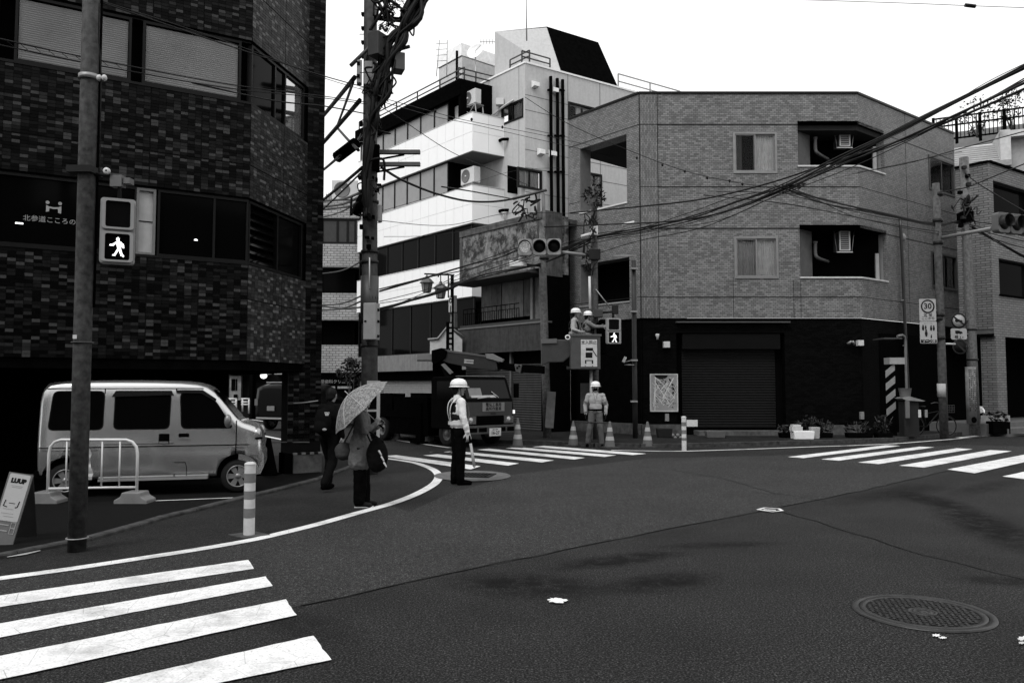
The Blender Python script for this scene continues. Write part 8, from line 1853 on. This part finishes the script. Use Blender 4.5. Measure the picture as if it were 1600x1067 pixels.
w2(((592, 152, Y2), (680, 176, 18), (736, 190, 21), (840, 210, 25), (960, 235, 29)), .008, lab='upper one of two fine wires across the top white balcony'); w2(((592, 158, Y2), (680, 183, 18), (736, 194, 21), (840, 218, 25), (960, 245, 29)), .008, lab='lower one of two fine wires across the top white balcony')
w2(((592, 165, Y2), (632, 190, 16), (700, 235, 18), (760, 262, 20), (850, 300, Y3)), .008, lab='fine wire slanting down across the white balconies to the rack of the old house pole'); w2(((596, 345, Y2), (700, 352, 18), (800, 333, 22), (925, 335, Y4)), .007, lab='fine nearly level wire across the middle white band to the leafy pole'); w2(((596, 330, Y2), (700, 300, 18), (800, 268, 24), (880, 262, 26)), .005, lab='very fine wire rising to the right across the middle white band'); w2(((600, 370, Y2), (700, 365, 18), (846, 340, Y3)), .005, lab='very fine wire just under the middle white balcony')
w2(((820, 152, 26), (890, 195, 25), (1000, 242, 24), (1080, 270, 23), (1160, 287, 21), (1225, 297, 19)), .010, lab='wire threaded with clips sloping down across the left half of the grey block')
LD = 'thick dark overhead wire sweeping up to the top right corner'
GD = 'wires sweeping to the top right'
main = ((872, 395, Y4), (930, 372, Y4), (1000, 360, 22.6), (1080, 341, 21.2), (1150, 318, 19.8), (1225, 293, 18), (1310, 250, 16), (1400, 206, 14), (1500, 155, 12), (1640, 88, 10))
for k in range(9):
    pts = [(x, y + rn.uniform(-5, 5) * (1 if i < 5 else .7) + (k - 4) * (1.6 if i < 5 else .9), Yy) for i, (x, y, Yy) in enumerate(main)]
    wire(pts, (.030, .045, .02, .05, .015, .04, .03, .012, .02)[k] * .36, LD, GD)
wire([(x, y, Yy) for x, y, Yy in ((850, 355, Y4), (920, 352, 23.5), (1060, 345, 21), (1150, 326, 19.6), (1230, 294, 18), (1400, 222, 14), (1640, 112, 10))], .02, LD, GD)
wire(((928, 398, Y4), (1000, 376, 22.6), (1100, 355, 21), (1225, 300, 18), (1300, 262, 16), (1410, 222, 14), (1510, 172, 12), (1640, 106, 10)), .012, LD, GD); wire(((928, 380, Y4), (1000, 365, 22), (1120, 345, 20), (1200, 312, 18.5), (1330, 262, 16), (1480, 190, 12.6), (1640, 100, 10)), .009, LD, GD)
wire(((1225, 294, 18), (1330, 243, 15.8), (1440, 190, 13), (1540, 130, 11.5), (1640, 82, 10)), .006, LD, GD)
wire(((890, 333, Y4), (1000, 323, 22), (1100, 311, 20.6), (1200, 287, 19), (1300, 254, 17), (1400, 222, 15), (1500, 183, 13), (1640, 122, 11)), .022, LD, GD)
LE_ = 'dark overhead wire running across the right of the grey block to the concrete poles'
GE = 'wires across the right of the grey block'
br = ((1222, 296, 18), (1290, 315, 19.5), (1380, 335, 21.5), (1462, 350, Y6), (1508, 352, Y7), (1600, 400, 24), (1660, 425, 23))
for k in range(6):
    wire([(x, y + rn.uniform(-4, 4) + (k - 2.5) * 1.2, Yy) for x, y, Yy in br], (.03, .04, .02, .03, .015, .02)[k] * .5, LE_, GE)
wire(((1100, 305, 21), (1222, 318, 19.5), (1300, 332, 20), (1380, 348, 22), (1470, 362, Y6), (1508, 358, Y7)), .012, LE_, GE)
wire(((1120, 300, 21), (1250, 305, 20), (1340, 340, 21), (1470, 366, Y6), (1508, 362, Y7)), .010, LE_, GE)
wire(((1340, 270, 21), (1420, 255, 20), (1503, 232, 18), (1640, 195, 15)), .012, 'lone wire rising gently above the right window of the grey block', GE); wire(((1300, 280, 21), (1380, 262, 20.5), (1503, 237, 18)), .006, 'very fine wire just under the lone one by the upper right window', GE)
wire(((1470, 300, Y6), (1510, 293, Y7 - 2), (1560, 273, 22), (1640, 240, 19)), .016, 'wire rising right from the mottled pole over the ribbed brick house', GE); wire(((1505, 268, Y7), (1530, 288, 25), (1600, 330, 23), (1650, 355, 22)), .018, 'wire dropping right from the concrete pole top past the brick house window', GE)
for y0, y1 in ((352, 372), (356, 384), (345, 345), (350, 360)): wire(((1510, y0, Y7), (1560, (y0 + y1) / 2 + 6, 24.5), (1640, y1 + 14, 22)), .014, LE_, GE)
for k in range(5):
    px = rn.uniform(1215, 1250); q = [P(px + rn.uniform(-22, 22), 294 + rn.uniform(-8, 8), 17.8) for _ in range(4)]; tag(obj('wire_tangle', MB().tube(cr(q, 6), .012, 5), CABLE), 'small tangle of spare wire where the wires cross before the grey block', 'wire', 'wire tangles')
for (px, py, Yy) in ((1160, 288, 21), (1140, 283, 21.4), (1105, 278, 22), (1070, 268, 22.6), (1035, 258, 23), (995, 247, 24), (680, 174, 18), (737, 187, 21), (785, 199, 23)): 
    tag(obj('wire_clip', MB().ell((0, 0, 0), (.035, .035, .045), None, 8, 6), CABLE), 'small dark clip threaded on a thin overhead wire', 'wire clip', 'wire clips').location = P(px, py, Yy)
wire(((1150, -3, 16), (1400, 5, 15), (1515, 9.5, 14.5), (1640, 14, 14)), .006, 'thin wire crossing the sky at the top right', 'sky wires'); tag(obj('wire_joint', MB().tube([P(1508, 8.5, 14.5), P(1524, 10.5, 14.5)], .035, 8), CABLE), 'small dark joint on the thin wire at the top right', 'wire joint')
wire(((655, 30, Y2 - .3), (648, 60, Y2 - .3), (639, 73, Y2 - .3)), .004, 'fine wire dropping from the top of the cluttered pole', None) if False else None
# rotate nothing below this line
